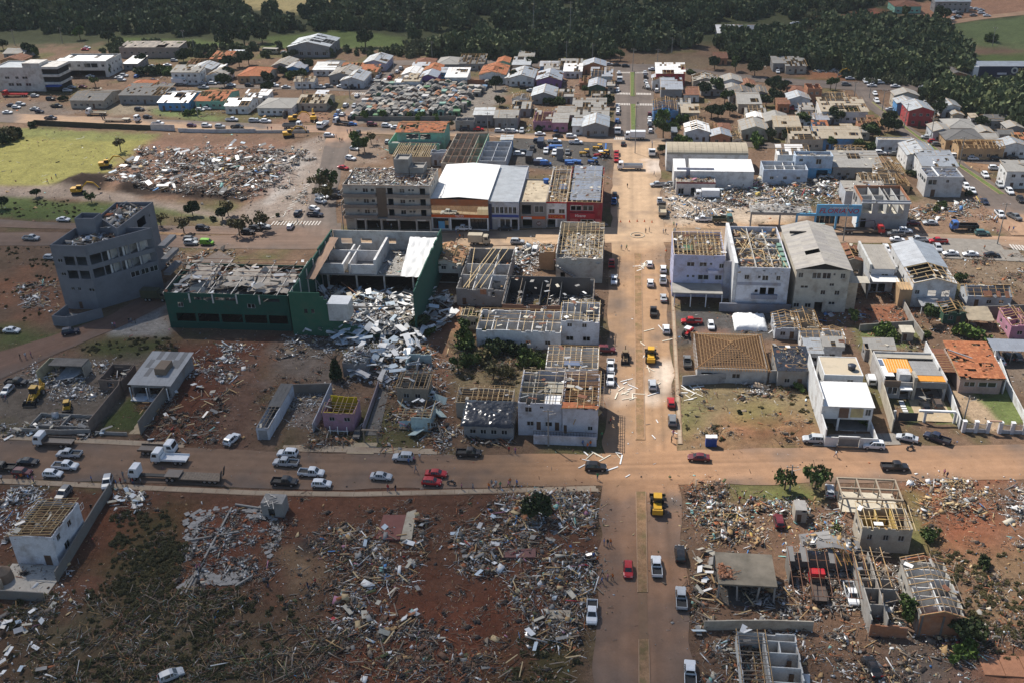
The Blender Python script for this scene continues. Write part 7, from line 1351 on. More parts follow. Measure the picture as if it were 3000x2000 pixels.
  slab('partition_wall', w * .7, d * .02, 0, w * .72, d * .18, 3.28, m, b.root); slab('partition_wall', w * .68, d * .66, 0, w * .7, d * .86, 3.28, m, b.root)
  for t in (.24, .48, .7): slab('inner_door', w * .8, d * t - .9, .1, w * .88, d * t - .82, 2.2, mat('door_wood', (.12, .07, .045)), b.root)
  b.timbers('S', .3, .2, 1.1, .8, .92, WOOD, WOOD3, x1=w * .45); b.mess(.15, 140, 'wood', x1=w * .42, hgt=.4)
  yard_wall((2, 3), [(1760, 1078), (2352, 1070), (2760, 1085)], 2.0, CW, 'low cream wall above the roofless white rooms')
  o = thing('fallen_wall', 'brick wall lying flat in the dirt', 'wall', P(*T(3, 3, 1990, 1500)), R_(GRID))
  for k in range(5): slab('brick_panel', k * 3.1, 0, .05, k * 3.1 + 3.0, 4.2, .3, mat('brick_pale', (.34, .16, .09), .9, .25, 1.2, fine=.2), o)
  b = Bld('concrete_hut', 'small pale concrete hut standing among coloured wreckage', 'hut', (3, 2), 255, 1545, 365, 1450, 3.0); b.walls(W('e'), [(.4, 1.2, .1, 2, 'd')]); b.slabf(3.0, CONC, .1, name='flat_roof')
lower_right()
Bld.jag = .3
def lower_left():
  b = Bld('white_house', 'white two storey house with brown rafters above a paved yard', 'house', (0, 3), 78, 208, 468, -110, 6.6, dmax=22); w, d = b.w, b.d; m = wallmat((.62, .62, .64)); b.walls(m, [(w * .68, w * .85, .1, 2.4, 'd')], [(1.2, 2.3, 4.4, 5.7), (5, 6.2, 4.4, 5.7), (11, 12.2, 4.4, 5.7), (2.6, 4.2, 1.2, 2.8), (16, 17.6, 4.2, 5.8, 'o')], [], [(3, 4, 4, 5)]); b.slabf(3.4); b.slabf(5.6, mat('ceiling_brown', (.1, .06, .035))); b.timbers('L', .9, .2, .7, 1.1, .96, WOOD, WOOD2, t=.1); b.mess(5.7, 90, 'wood', hgt=.5)
  slab('yard_paving', -1, -8.5, 0, w + 1.5, -.1, .15, mat('paving_pale', (.5, .45, .38), .9, .2), b.root); slab('yard_wall', -6, -8.8, 0, w + 2, -8.6, 2.0, DW, b.root); slab('step_block', -1.5, -8.4, .15, 1.0, -6.2, 2.2, wallmat((.4, .33, .25)), b.root)
  q = MB(); q.tube((-.2, -4.2, .15), (-.2, -4.2, 2.0), 1.7, 1.5, 14); q.tube((-.2, -4.2, 2.0), (-.2, -4.2, 3.1), 1.5, .3, 14); q.build('brick_oven', mat('oven_clay', (.24, .17, .12), .9, .25), b.root)
  yard_wall((0, 3), [(530, 640), (900, 20), (1030, -180)], 2.4, DW, 'long dark side wall of the white raftered house')
  # walled lawn and house
  b = Bld('walled_house', 'grey sheet roofed house at the end of a walled lawn', 'house', (0, 2), 1198, 388, 1558, 130, 3.6, dmax=18); w, d = b.w, b.d; b.walls(W('g'), [(.4, w * .42, .1, 2.8, 'o'), (w * .46, w * .95, .1, 2.8, 'o')]); slab('veranda_floor', 0, -1.6, 0, w, 1.6, .2, WHITE, b.root)
  for x in (.02, .44, .96): slab('post', w * x, -1.3, .2, w * x + .2, -1.1, 3.4, WHITE, b.root)
  b.sheets('S', sheetmat((.36, .36, .36)), .9, .5, 1.0, sw=1.1, sl=3.2, alt=[sheetmat((.21, .205, .2))], warp=.01); slab('chimney_block', w * .47, d * .28, 3.4, w * .75, d * .6, 5.6, wallmat((.2, .15, .11)), b.root)
  yard_wall((0, 2), [(1295, 855), (1690, 320), (1680, 240)], 3.4, DW, 'tall plain right wall of the walled lawn'); yard_wall((0, 2), [(835, 840), (1110, 500), (1130, 420)], 3.0, mat('wall_brick_dirty', (.2, .15, .12), .9, .3, .8), 'crumbling brick left wall of the walled lawn'); yard_wall((0, 2), [(880, 850), (1170, 860)], .8, GW, 'low front wall of the walled lawn'); yard_wall((0, 2), [(200, 835), (560, 850), (840, 845)], 1.2, GW, 'broken low grey wall along the street pavement')
  o = sheet('driveway', [T(0, 2, 1180, 850), T(0, 2, 1300, 850), T(0, 2, 1450, 560), T(0, 2, 1415, 560)], .06, mat('drive', (.4, .31, .2)))
  b = Bld('ruined_garage', 'ruined cream walled garage full of fallen pipes', 'garage', (0, 2), 320, 270, 690, 140, 3.6, dmax=14); w, d = b.w, b.d; b.walls(wallmat((.46, .4, .26)), sides='lb', h=3.4); slab('half_wall', w - .2, d * .5, 0, w, d, 3.2, CW, b.root); b.slabf(.1); slab('roof_remnant', w * .15, d * .45, 3.3, w, d, 3.5, CONCD, b.root); b.mess(.2, 300, 'white', hgt=.8)
  for k in range(16): bar('pipe', (w * (.35 + .03 * k), d * .2, .4 + .05 * k), (w * (.45 + .03 * k), d * .85, 1.6), .14, .14, mat('pipe_grey', (.38, .4, .42), .5), b.root)
  b = Bld('gutted_house', 'gutted brick house with broken walls beside the walled lawn', 'house', (0, 2), 895, 335, 1110, 190, 3.4, dmax=12); b.walls(mat('wall_brick_dirty', (.2, .15, .12)), b.row(b.w, 1, 1, 1.6, 1.4, 'o'), h=3); b.slabf(.1); b.mess(.2, 160, 'mix', hgt=1.4); b.timbers('S', .2, 0, 1.4, 1.2, .6, WOOD3)
  b = Bld('foundations', 'broken foundation walls of a cleared house on concrete', 'ruin', (0, 2), 270, 760, 820, 650, .9, dmax=9); b.walls(GW, h=.9); slab('partition_wall', b.w * .5, .2, 0, b.w * .52, b.d, .8, GW, b.root); b.mess(0, 160, 'grey', hgt=.3, big=1.2)
  # long white shed
  b = Bld('long_shed', 'long white walled shed with half its dark roof gone', 'shed', (1, 2), -4, 790, 112, 395, 3.0, dmax=26); w, d = b.w, b.d; b.walls(wallmat((.52, .54, .58)), [(.4, w - .4, .1, 2.4, 'g')]); b.slabf(.1); b.sheets('S', RM('F'), .2, .1, 1.0, y0=d * .48, sw=1, sl=3, warp=.02); b.timbers('S', .1, 0, 1, 1.1, 1, WOOD3, WOOD3, y1=d * .46)
  yard_wall((1, 2), [(335, 480), (690, 470)], 2.6, DW, 'grey block wall at the back of the rubble yard'); yard_wall((1, 2), [(700, 470), (530, 850)], 2.6, wallmat((.4, .42, .46)), 'pale side wall between rubble yard and pink house')
  b = Bld('pink_house', 'pink house with bright yellow inner walls under bare purlins', 'house', (1, 2), 608, 652, 892, 520, 4.4, dmax=11); w, d = b.w, b.d; b.walls(wallmat((.36, .2, .26)), [(w * .2, w * .38, 2.4, 3.4), (w * .68, w * .88, 2.4, 3.4)]); b.slabf(1.0); b.walls(mat('wall_yellow', (.5, .36, .01), .85, .12), sides='b', h=5.4, y1=d - .25, x0=.25, x1=w - .25, z0=1, name='inner_wall'); b.walls(mat('wall_yellow', (.5, .36, .01)), sides='f', y0=.25, h=4.38, z0=1.2, x0=.25, x1=w - .25, name='inner_wall'); b.timbers('S', .8, .1, 1.2, .9, .85, WOOD, WOOD3); b.mess(1.1, 60, 'wood', hgt=.4)
  for x in (.25, .5, .8): slab('porch_post', w * x, -1.6, 0, w * x + .14, -1.45, 2.0, WHITE, b.root)
  slab('porch_rail', w * .2, -1.6, .9, w * .85, -1.5, 1.0, WHITE, b.root)
  b = Bld('wooden_house', 'collapsed wooden house with an open brown frame', 'house', (1, 2), 1290, 420, 1565, 285, 3.8, dmax=12); b.walls(mat('wall_boards', (.3, .25, .19), .85, .3, 2), b.row(b.w, 2, 1.2)); b.slabf(.4, WOOD3); b.rooms(W('e'), 2, 2); b.timbers('S', .4, .3, 1.0, .8, .85, WOOD, WOOD3); b.mess(.5, 170, 'wood', hgt=1.4)
  b = Bld('wooden_house', 'pale teal wooden house split open with leaning wall pieces', 'house', (1, 2), 1300, 690, 1600, 545, 3.4, dmax=12); w, d = b.w, b.d; teal = mat('boards_teal', (.38, .47, .46), .8, .25, 1.2); b.walls(teal, [(w * .5, w * .62, .1, 2.2, 'o'), (w * .75, w * .88, 1.2, 2.2)], sides='fr', x0=w * .4); b.slabf(.4, WOOD3); b.timbers('S', .4, .2, 1.1, .9, .6, WOOD, WOOD2); b.mess(.5, 260, 'wood', hgt=1.2)
  for k in range(7):
    M = Matrix.Translation((rnd.uniform(-3, w + 3), rnd.uniform(-2, d + 10), rnd.uniform(.4, 1.4))) @ Matrix.Rotation(rnd.uniform(0, 6), 4, 'Z') @ Matrix.Rotation(rnd.uniform(.3, 1.2), 4, 'X'); piece('wall_piece', M, rnd.uniform(2, 4), rnd.uniform(1.6, 2.6), .12, teal, b.root)
  b = Bld('wooden_house', 'wrecked teal room block under a heap of white debris', 'house', (1, 2), 1370, 190, 1590, 110, 3.0, dmax=8); b.walls(mat('boards_teal', (.38, .47, .46)), b.row(b.w, 2, 1.0, 1.2, 1.1, 'o'), sides='bl'); b.slabf(.3, W('w')); b.rooms(W('w'), 2, 1, h=2.4); b.mess(.4, 130, 'colour', hgt=1)
  b = Bld('wrecked_house', 'dark concrete house buried under twisted white sheets', 'house', (1, 2), 790, 195, 1000, 80, 3.8, dmax=12); b.walls(wallmat((.26, .25, .25)), b.row(b.w, 2, 1.2, 1.4, 1.2, 'o')); b.slabf(3.6, CONCD); b.mess(3.6, 260, 'white', hgt=1.2, big=1.2)
  yard_wall((1, 2), [(985, 840), (1105, 500), (1130, 420)], 1.8, mat('wall_mauve', (.25, .21, .23), .85, .2), 'mauve wall along the concrete drive'); o = sheet('driveway', [T(1, 2, 1000, 860), T(1, 2, 1130, 860), T(1, 2, 1230, 420), T(1, 2, 1140, 420)], .07, mat('drive_dark', (.15, .135, .12), .9, .3)); o = sheet('driveway', [T(1, 2, 830, 1030), T(1, 2, 1080, 1035), T(1, 2, 1120, 930), T(1, 2, 860, 930)], .12, mat('drive', (.4, .31, .2)))
  o = thing('gateway', 'dark timber gateway at the end of the concrete drive', 'gateway', P(*T(1, 2, 990, 925)), R_(GRID)); slab('post', 0, 0, 0, .25, .25, 3, WOOD3, o); slab('post', 2.9, 0, 0, 3.15, .25, 3, WOOD3, o); slab('lintel', -.2, -.1, 3, 3.4, .4, 3.2, WOOD3, o)
  # floor slabs left behind
  for tl, pts, c, nm, lb in (((1, 3), [(1100, 240), (1170, 20), (1380, 20), (1320, 245)], (.2, .075, .06), 'floor_slab', 'maroon tiled floor slab of a vanished house'), ((1, 3), [(1325, 245), (1385, 0), (1470, -30), (1430, 245)], (.46, .4, .3), 'floor_slab', 'cream floor strip beside the maroon slab'), ((1, 3), [(2260, 410), (2300, 340), (2570, 330), (2570, 410)], (.19, .09, .08), 'floor_slab', 'brown tiled floor slab under white rubble'), ((2, 3), [(320, 970), (345, 895), (540, 895), (530, 975)], (.46, .45, .42), 'floor_slab', 'pale grey floor slab in the litter by the avenue')):
    q = [P(*T(*tl, u, v), .5) for u, v in pts]; c0 = sum(q, Vector()) / 4; o = thing(nm, lb, 'floor', (c0.x, c0.y, 0)); b = MB(); b.quad([(p.x - c0.x, p.y - c0.y, .5) for p in q]); n = len(q)
    for i in range(n): a, e = q[i] - c0, q[(i + 1) % n] - c0; b.quad([(a.x, a.y, -.3), (e.x, e.y, -.3), (e.x, e.y, .5), (a.x, a.y, .5)])
    b.build('slab', mat('floor_%d' % (c[0] * 100), c, .8, .2, .7, stain=((.2, .1, .07), .5, .5)), o)
  # cracked paving around the vanished house
  o = thing('cracked_paving', 'cracked pale stone paving around a vanished house', 'paving', P(620, 1620)); b0 = o.location
  for pts in ([(540, 1500), (660, 1480), (680, 1500), (620, 1500), (590, 1560), (570, 1640), (530, 1680), (545, 1600)], [(520, 1730), (560, 1685), (740, 1680), (740, 1690), (680, 1712), (600, 1712), (540, 1735)], [(690, 1490), (820, 1480), (830, 1560), (790, 1640), (770, 1600), (800, 1530), (700, 1510)]):
    q = GP(pts); xs, ys = [p.x for p in q], [p.y for p in q]
    for _ in range(230):
      x, y = rnd.uniform(min(xs), max(xs)), rnd.uniform(min(ys), max(ys))
      if poly_sd(np.array([x]), np.array([y]), q)[0] > .1: piece('paving_stone', Matrix.Translation((x - b0.x, y - b0.y, rnd.uniform(.1, .2))) @ Matrix.Rotation(rnd.uniform(0, 6), 4, 'Z') @ Matrix.Rotation(rnd.gauss(0, .05), 4, 'X'), rnd.uniform(.6, 1.4), rnd.uniform(.5, 1.0), .08, mat('paving_grey', (.3, .28, .26), .9, .3, 1.0), o)
  for a, c in (((545, 1740), (680, 1490)), ((560, 1585), (700, 1560)), ((530, 1745), (600, 1640)), ((740, 1690), (690, 1720)), ((690, 1480), (820, 1500))): p, q = P(*a) - b0, P(*c) - b0; bar('foundation_beam', (p.x, p.y, .3), (q.x, q.y, .3), .3, .4, GW, o)
  b = Bld('concrete_box', 'small broken concrete tank house with fallen bars', 'ruin', (1, 2), 40, 1485, 240, 1400, 3.0, dmax=6); b.walls(CONC, [(b.w * .3, b.w * .6, .1, 1.8, 'o')]); b.slabf(3.1, CONC, .2, name='flat_roof')
  for k in range(8): bar('steel_bar', (rnd.uniform(0, b.w), rnd.uniform(0, b.d), 3.2), (rnd.uniform(0, b.w), rnd.uniform(-2, b.d), 3.3), .1, .1, STEEL, b.root)
lower_left()
Bld.jag = 0
def upper():
  b = Bld('apartment_block', 'blank white three storey block with corner balconies and blue awning', 'apartment block', (0, 0), -70, 622, 372, 560, 11.5, near=False, dmax=16); w, d = b.w, b.d; m = wallmat((.56, .53, .49))
  b.walls(m, [(w * .2, w * .3, 6, 7.2), (w * .42, w * .49, 6, 7.2), (w * .56, w * .68, 6, 7.2), (w * .24, w * .36, 2.6, 4), (w * .4, w * .52, 2.6, 4), (w * .6, w * .72, 2.6, 4)]); b.slabf(11.0, sheetmat((.42, .44, .46)), name='flat_roof'); slab('stair_tower', w * .62, .2, 11.5, w * .98, d * .6, 13.4, m, b.root)
  for z in (.2, 3.9, 7.6): slab('balcony', w, -.4, z + 3.2, w + 8.5, d * .8, z + 4.3, m, b.root); slab('balcony_room_shade', w + .01, .6, z, w + 8.0, d * .8 - .5, z + 3.18, DARK, b.root)  # solid blocks, coloured near-black in place of the shade behind the balconies
  slab('blue_awning', w + 2, -3.2, 3.0, w + 9, -.45, 3.5, flat('awning_blue', (.02, .06, .25)), b.root)
  b = Bld('commercial_block', 'white two storey commercial block with a striped white metal roof', 'building', (0, 0), 508, 565, 968, 478, 8.0, near=False, dmax=17); w, d = b.w, b.d; b.walls(wallmat((.6, .58, .54)), [(w * .15, w * .3, 5.0, 7.0), (w * .42, w * .48, 5.2, 6.4), (w * .54, w * .84, 4.8, 7.0), (w * .9, w * .96, 5.2, 6.4), (w * .2, w * .95, .1, 3.4, 'o')], b.row(d, 4, 5) + b.row(d, 4, 1.2)); b.slabf(4); b.sheets('S', WHITES, .6, .0, .93, sw=2.2, sl=5, y1=d * .6, warp=.0); b.slabf(7.0, CONCD, y0=d * .6); b.mess(7.1, 40, 'grey', y0=d * .62)
  b = Bld('brick_hall', 'long brick hall with a rust stained roof by the field', 'hall', (0, 0), 1090, 440, 1640, 398, 5.5, near=False, dmax=20); b.walls(wallmat((.3, .25, .22)), b.row(b.w, 8, 2.2)); b.sheets('S', sheetmat((.25, .22, .19)), 1.0, .2, .9, alt=[sheetmat((.35, .3, .25))])
  b = Bld('warehouse', 'gabled metal warehouse with torn sheets standing in the field', 'warehouse', (1, 0), 292, 432, 668, 352, 5.6, near=False, dmax=40); b.walls(W('g'), b.row(b.w, 5, 1, 2, 2)); b.gable(W('g'), 2.4); b.timbers('G', 2.4, .2, 3, 2, 1, STEEL); b.sheets('G', RM('l'), 2.4, .5, .82, sw=2, sl=5, warp=.05)
  b = Bld('green_house', 'mint green two storey building with a broad red tile roof', 'building', (1, 0), 1292, 1215, 1722, 1120, 7.2, near=False, dmax=16); w, d = b.w, b.d; m = W('t'); b.walls(m, [(w * .2, w * .46, 4.4, 6.4, 'o'), (w * .5, w * .72, 4.4, 6.4, 'o')]); b.slabf(4); b.timbers('X', 1.6, .4, 1.2, 1, 1, WOOD); b.near = True; b.sheets('X', TILE, 1.6, .6, .9, sw=1.2, sl=1.0, name='tile_course', warp=.04, alt=[TILED]); slab('terrace_wall', -2.6, -4.5, 0, w - 1, -4.3, 4.2, m, b.root); slab('terrace_floor', -2.6, -4.3, 3.2, w - 1, -.02, 3.4, CONC, b.root); slab('terrace_wall', -2.6, -4.28, 0, -2.4, d, 4.2, m, b.root)
  b = Bld('roofless_house', 'wide roofless house with parallel tan rafters behind the stair towers', 'house', (1, 0), 1258, 1440, 1600, 1335, 4, dmax=18); b.walls(W('e')); b.slabf(.1); b.rooms(W('e'), 3, 2); b.timbers('S', .6, .2, .7, 2, .97, WOOD2, WOOD); b.mess(.2, 150, 'wood', hgt=.6)
  b = Bld('roofless_store', 'roofless store with red purlins and blue tarpaulin bundles', 'building', (1, 0), 1700, 1500, 2025, 1225, 5, dmax=40); w, d = b.w, b.d; b.walls(W('e'), sides='flb'); b.walls(W('t'), sides='r'); b.slabf(.1); b.rooms(W('e'), 3, 4); b.timbers('S', .3, .1, 2.5, 2, .9, RUST, WOOD); b.mess(.2, 360, 'mix', hgt=1); b.mess(.2, 60, 'clothes', y1=6, hgt=1.2, big=1.5)
  b = Bld('roofless_store', 'long roofless grey wing beside the mint green wall', 'building', (1, 0), 2040, 1480, 2290, 1300, 4.4, dmax=40); b.walls(W('q')); b.slabf(.1); b.rooms(W('q'), 2, 4); b.mess(.2, 260, 'grey', hgt=.8)
  # warehouses right of the avenue
  b = Bld('warehouse', 'long white warehouse with a rounded tan roof', 'warehouse', (2, 0), 1422, 1418, 2172, 1325, 6.2, near=False, dmax=26); w, d = b.w, b.d; b.walls(wallmat((.6, .6, .59)), [(w * .34, w * .41, 2, 4.2), (w * .51, w * .58, 2, 4.2), (w * .7, w * .74, 2, 4)]); q = MB(); n = 10; mt = sheetmat((.4, .34, .25))
  for i in range(n):
    a0, a1 = math.pi * i / n, math.pi * (i + 1) / n; y0, z0 = d / 2 - (d / 2 + .2) * math.cos(a0), 6.2 + 1.9 * math.sin(a0); y1, z1 = d / 2 - (d / 2 + .2) * math.cos(a1), 6.2 + 1.9 * math.sin(a1)
    for k in range(14): q.quad([(w * k / 14, y0, z0), (w * (k + 1) / 14 - .06, y0, z0), (w * (k + 1) / 14 - .06, y1, z1), (w * k / 14, y1, z1)])
  tag(q.build('roof_sheets', mt, b.root), kind='stuff'); e = MB()
  for x in (0, w - .2): e.quad([(x, d / 2 - (d / 2) * math.cos(math.pi * i / n), 6.2 + 1.85 * math.sin(math.pi * i / n)) for i in range(n + 1)])
  tag(e.build('end_walls', wallmat((.6, .6, .59)), b.root), kind='stuff')
  for x0, x1, lb in ((1490, 1600, 'narrow white roofed bay with a dark stripe'), (1640, 2225, 'broad bright white flat roof of the ruined warehouse')):
    b = Bld('warehouse', lb, 'warehouse', (2, 1), x0, 8, x1, -92, 6.4, near=True, dmax=24); b.walls(W('w'), [], b.row(b.d, 3, 2.5)); b.sheets('S', WHITES, .5, .1, 1, sw=2.4, sl=8, warp=0)
  b = Bld('ruined_shop', 'long shop front with torn parapet before the white roof', 'building', (2, 1), 1512, 105, 1872, 40, 4.6, dmax=9); w, d = b.w, b.d; b.walls(wallmat((.5, .47, .45)), [(w * .05, w * .2, .1, 2.4), (w * .38, w * .48, .1, 2.6, 'o'), (w * .6, w * .9, .1, 2.4, 'g')], h=4.4); b.walls(wallmat((.45, .44, .5)), sides='b', h=7.2, name='torn_parapet'); slab('red_stripe', -.05, -.1, 4.0, w, -.01, 4.6, wallmat((.2, .06, .06)), b.root); b.slabf(4.2, CONC); b.mess(4.3, 130, 'wood', hgt=.5)
  b = Bld('blue_shop', 'blue and white two storey shop with a blank upper wall', 'store', (3, 0), 258, 1435, 602, 1390, 8, dmax=12); w, d = b.w, b.d; b.walls(wallmat((.42, .5, .6)), [(w * .1, w * .2, 6, 7), (w * .55, w * .7, 5, 7)], z0=3.6); b.walls(BLUEP, [(w * .6, w * .9, .1, 3, 'o')], h=3.6, name='lower_wall'); b.slabf(7, CONC); b.mess(7.1, 60, 'white', hgt=.3)
  b = Bld('roofless_shop', 'white roofless shop rooms before the blue shop', 'store', (3, 0), -40, 1560, 370, 1480, 5.5, dmax=12); b.walls(wallmat((.5, .56, .64)), b.row(b.w, 3, 2), h=5.5); b.slabf(3); b.rooms(W('w'), 4, 2, z0=3); b.mess(3.1, 160, 'wood', hgt=.6); b.mess(3.1, 60, 'white', hgt=.6)
  b = Bld('navy_store', 'navy fronted store with gold lettering and a pale roof', 'store', (3, 0), 1935, 612, 2420, 582, 8, near=False, dmax=18); w, d = b.w, b.d; b.walls(wallmat((.6, .6, .62)), sides='rbl'); b.walls(NAVY, [(w * k / 6 + .6, w * (k + 1) / 6 - .6, .3, 3.2) for k in range(6)], sides='f'); b.sheets('S', RM('l'), .8, .2, 1, sw=3, sl=6, warp=0); slab('side_buttress', -2.4, -2, 0, -.3, d, 8.4, WHITE, b.root); text('REV', 2.6, mat('gold_letter', (.5, .36, .08), .4), b.root, (w * .86, -.05, 6.2)); r = MB(); r.tube((w * .7, -.04, 6.2), (w * .7, -.1, 6.2), 1.5, 1.5, 16); r.tube((w * .7, -.1, 6.2), (w * .7, -.14, 6.2), .8, .8, 16, 1); r.build('round_emblem', [mat('emblem_grey', (.5, .5, .45), .5), NAVY], b.root); slab('sign_strip', w * .38, -.08, 4.3, w * .56, -.02, 5.2, wallmat((.55, .55, .6)), b.root); slab('sign_strip', w * .76, -.08, 4.0, w * .96, -.02, 4.8, wallmat((.5, .5, .6)), b.root)
  b = Bld('white_villa', 'pale grey two storey cube house with dark solar covered roof', 'house', (3, 1), 1462, 58, 1803, -25, 7, dmax=14); w, d = b.w, b.d; b.walls(wallmat((.52, .51, .5)), [(w * .05, w * .3, 4.2, 6), (w * .54, w * .62, 5, 6), (w * .17, w * .29, .1, 2.6, 'd')], [], [], b.row(d, 3, 4.2, 2, 1.4), panes=1); b.slabf(6.6, mat('membrane', (.12, .13, .16), .35, .3, 1), name='flat_roof'); b.mess(6.65, 60, 'grey', hgt=.05); slab('white_parapet', w * .3, 0, 7, w * .33, d, 7.4, WHITE, b.root)
  # machinery yard containers
  yg = 'equipment in the machinery yard'
  for u, v, c, s in ((265, 1340, 'darkblue', (2.4, 6, 2.6)), (160, 1480, 'black', (2.4, 6, 2.8)), (440, 1470, 'grey', (2.4, 2.4, 4.5)), (860, 1400, 'blue', (.6, 8, 2.2)), (400, 1360, 'blue', (5, 1.6, 1.0)), (560, 1510, 'blue', (6, 2, 1.4)), (250, 1510, 'darkblue', (4, 3, 1.6))):
    p = P(*T(2, 0, u, v)); o = thing('container', '%s steel box container in the machinery yard' % CNAME.get(c, c), 'container', (p.x, p.y, .03), R_(GRID), yg); x, y, z = s; slab('body', -x / 2, -y / 2, 0, x / 2, y / 2, z, paintm(c), o); slab('door', -x / 2 + .1, -y / 2 - .04, .1, x / 2 - .1, -y / 2 - .005, z - .1, paintm(c), o)
upper()
def cemetery():
  cols = [('grey', (.17, .165, .155)), ('grey', (.17, .165, .155)), ('dull grey', (.24, .235, .22)), ('dull grey', (.24, .235, .22)), ('cream', (.34, .31, .26)), ('dull grey', (.24, .235, .22)), ('grey', (.17, .165, .155)), ('mint', (.2, .33, .28)), ('blue', (.12, .2, .3)), ('white', (.48, .47, .46)), ('green', (.1, .2, .11)), ('brown', (.22, .15, .11))]
  shp = {}
  def tomb(w, d, h, st):
    k = (w, d, h, st)
    if k not in shp:
      b = MB(); b.box(-w / 2, -d / 2, 0, w / 2, d / 2, h); r = MB(); o = .18
      if st == 'g':
        for s in (-1, 1): r.quad([(s * (w / 2 + o), -d / 2 - o, h - .05), (s * (w / 2 + o), d / 2 + o, h - .05), (0, d / 2 + o, h + w * .28), (0, -d / 2 - o, h + w * .28)][::s])
        b.quad([(-w / 2, -d / 2, h), (w / 2, -d / 2, h), (0, -d / 2, h + w * .24)])
      else: r.box(-w / 2 - o, -d / 2 - o, h, w / 2 + o, d / 2 + o, h + .14)
      dr = MB(); dr.box(-w * .22, -d / 2 - .04, 0, w * .22, -d / 2 - .005, h * .72); shp[k] = (b.mesh('tomb_wall', [WHITE]), r.mesh('tomb_roof', [WHITE]), dr.mesh('tomb_door', [DARK]))
    return shp[k]
  n = 0
  corners = [P(*T(1, 0, *q)) for q in ((925, 1085), (1845, 1060), (2120, 800), (1130, 790))]
  rows, per = 15, 21
  for j in range(rows):
    for i in range(per):
      if rnd.random() < .08: continue
      t, s = (i + rnd.uniform(-.2, .2)) / (per - 1), j / (rows - 1); p = corners[0].lerp(corners[1], t).lerp(corners[3].lerp(corners[2], t), s) + Vector((0, rnd.uniform(-1, 1), 0))
      nm, c = rnd.choice(cols); w, d, h, st = rnd.choice((2.0, 2.6)), rnd.choice((2.6, 3.4)), rnd.choice((1.2, 2.0, 2.6)), rnd.choice('ggf'); rn, rc = rnd.choice([('grey', (.22, .21, .195)), ('dark', (.12, .115, .11)), ('grey', (.22, .21, .195)), ('dark', (.12, .115, .11)), ('grey', (.22, .21, .195)), ('pale', (.42, .4, .37)), ('terracotta', (.28, .13, .07))]) if st == 'g' else (nm, c)
      o = thing('tomb', '%s little tomb with a %s %s roof in the cemetery' % (nm, rn, 'gabled' if st == 'g' else 'flat'), 'tomb', (p.x, p.y, 0), R_(GRID + rnd.uniform(-4, 4)), 'tombs in the cemetery'); a, r, q = tomb(w, d, h, st)
      slotobj('wall', a, wallmat(c), o); slotobj('roof', r, wallmat(rc), o)
      if h > 1.5: ob('door', q, o)
      n += 1
  yard_wall((1, 0), [(915, 1110), (1360, 1112), (1840, 1105)], 1.8, DW, 'low dark wall along the front of the cemetery'); yard_wall((1, 0), [(1085, 790), (1700, 775), (2150, 780)], 2.2, BRICK, 'long brick wall at the back of the cemetery')
cemetery()
yard_wall((0, 0), [(320, 1150), (900, 1180), (1390, 1200)], 2.2, mat('wall_hedge_dark', (.07, .06, .04), .9, .3), 'dark wall along the football ground'); yard_wall((0, 0), [(1640, 1215), (1900, 1225), (2352, 1222)], 1.6, wallmat((.5, .5, .5)), 'white wall stretch beside the sports hall rubble'); yard_wall((1, 0), [(0, 1225), (490, 1222)], 1.2, wallmat((.5, .48, .45)), 'pale low wall by the tipper trucks')
yard_wall((0, 0), [(1390, 1200), (1610, 1205)], 2.6, wallmat((.55, .5, .48)), 'pale painted wall panel at the football ground gate'); yard_wall((1, 0), [(250, 1090), (380, 950)], 2.6, DW, 'dark wall beside the hip roofed white house')
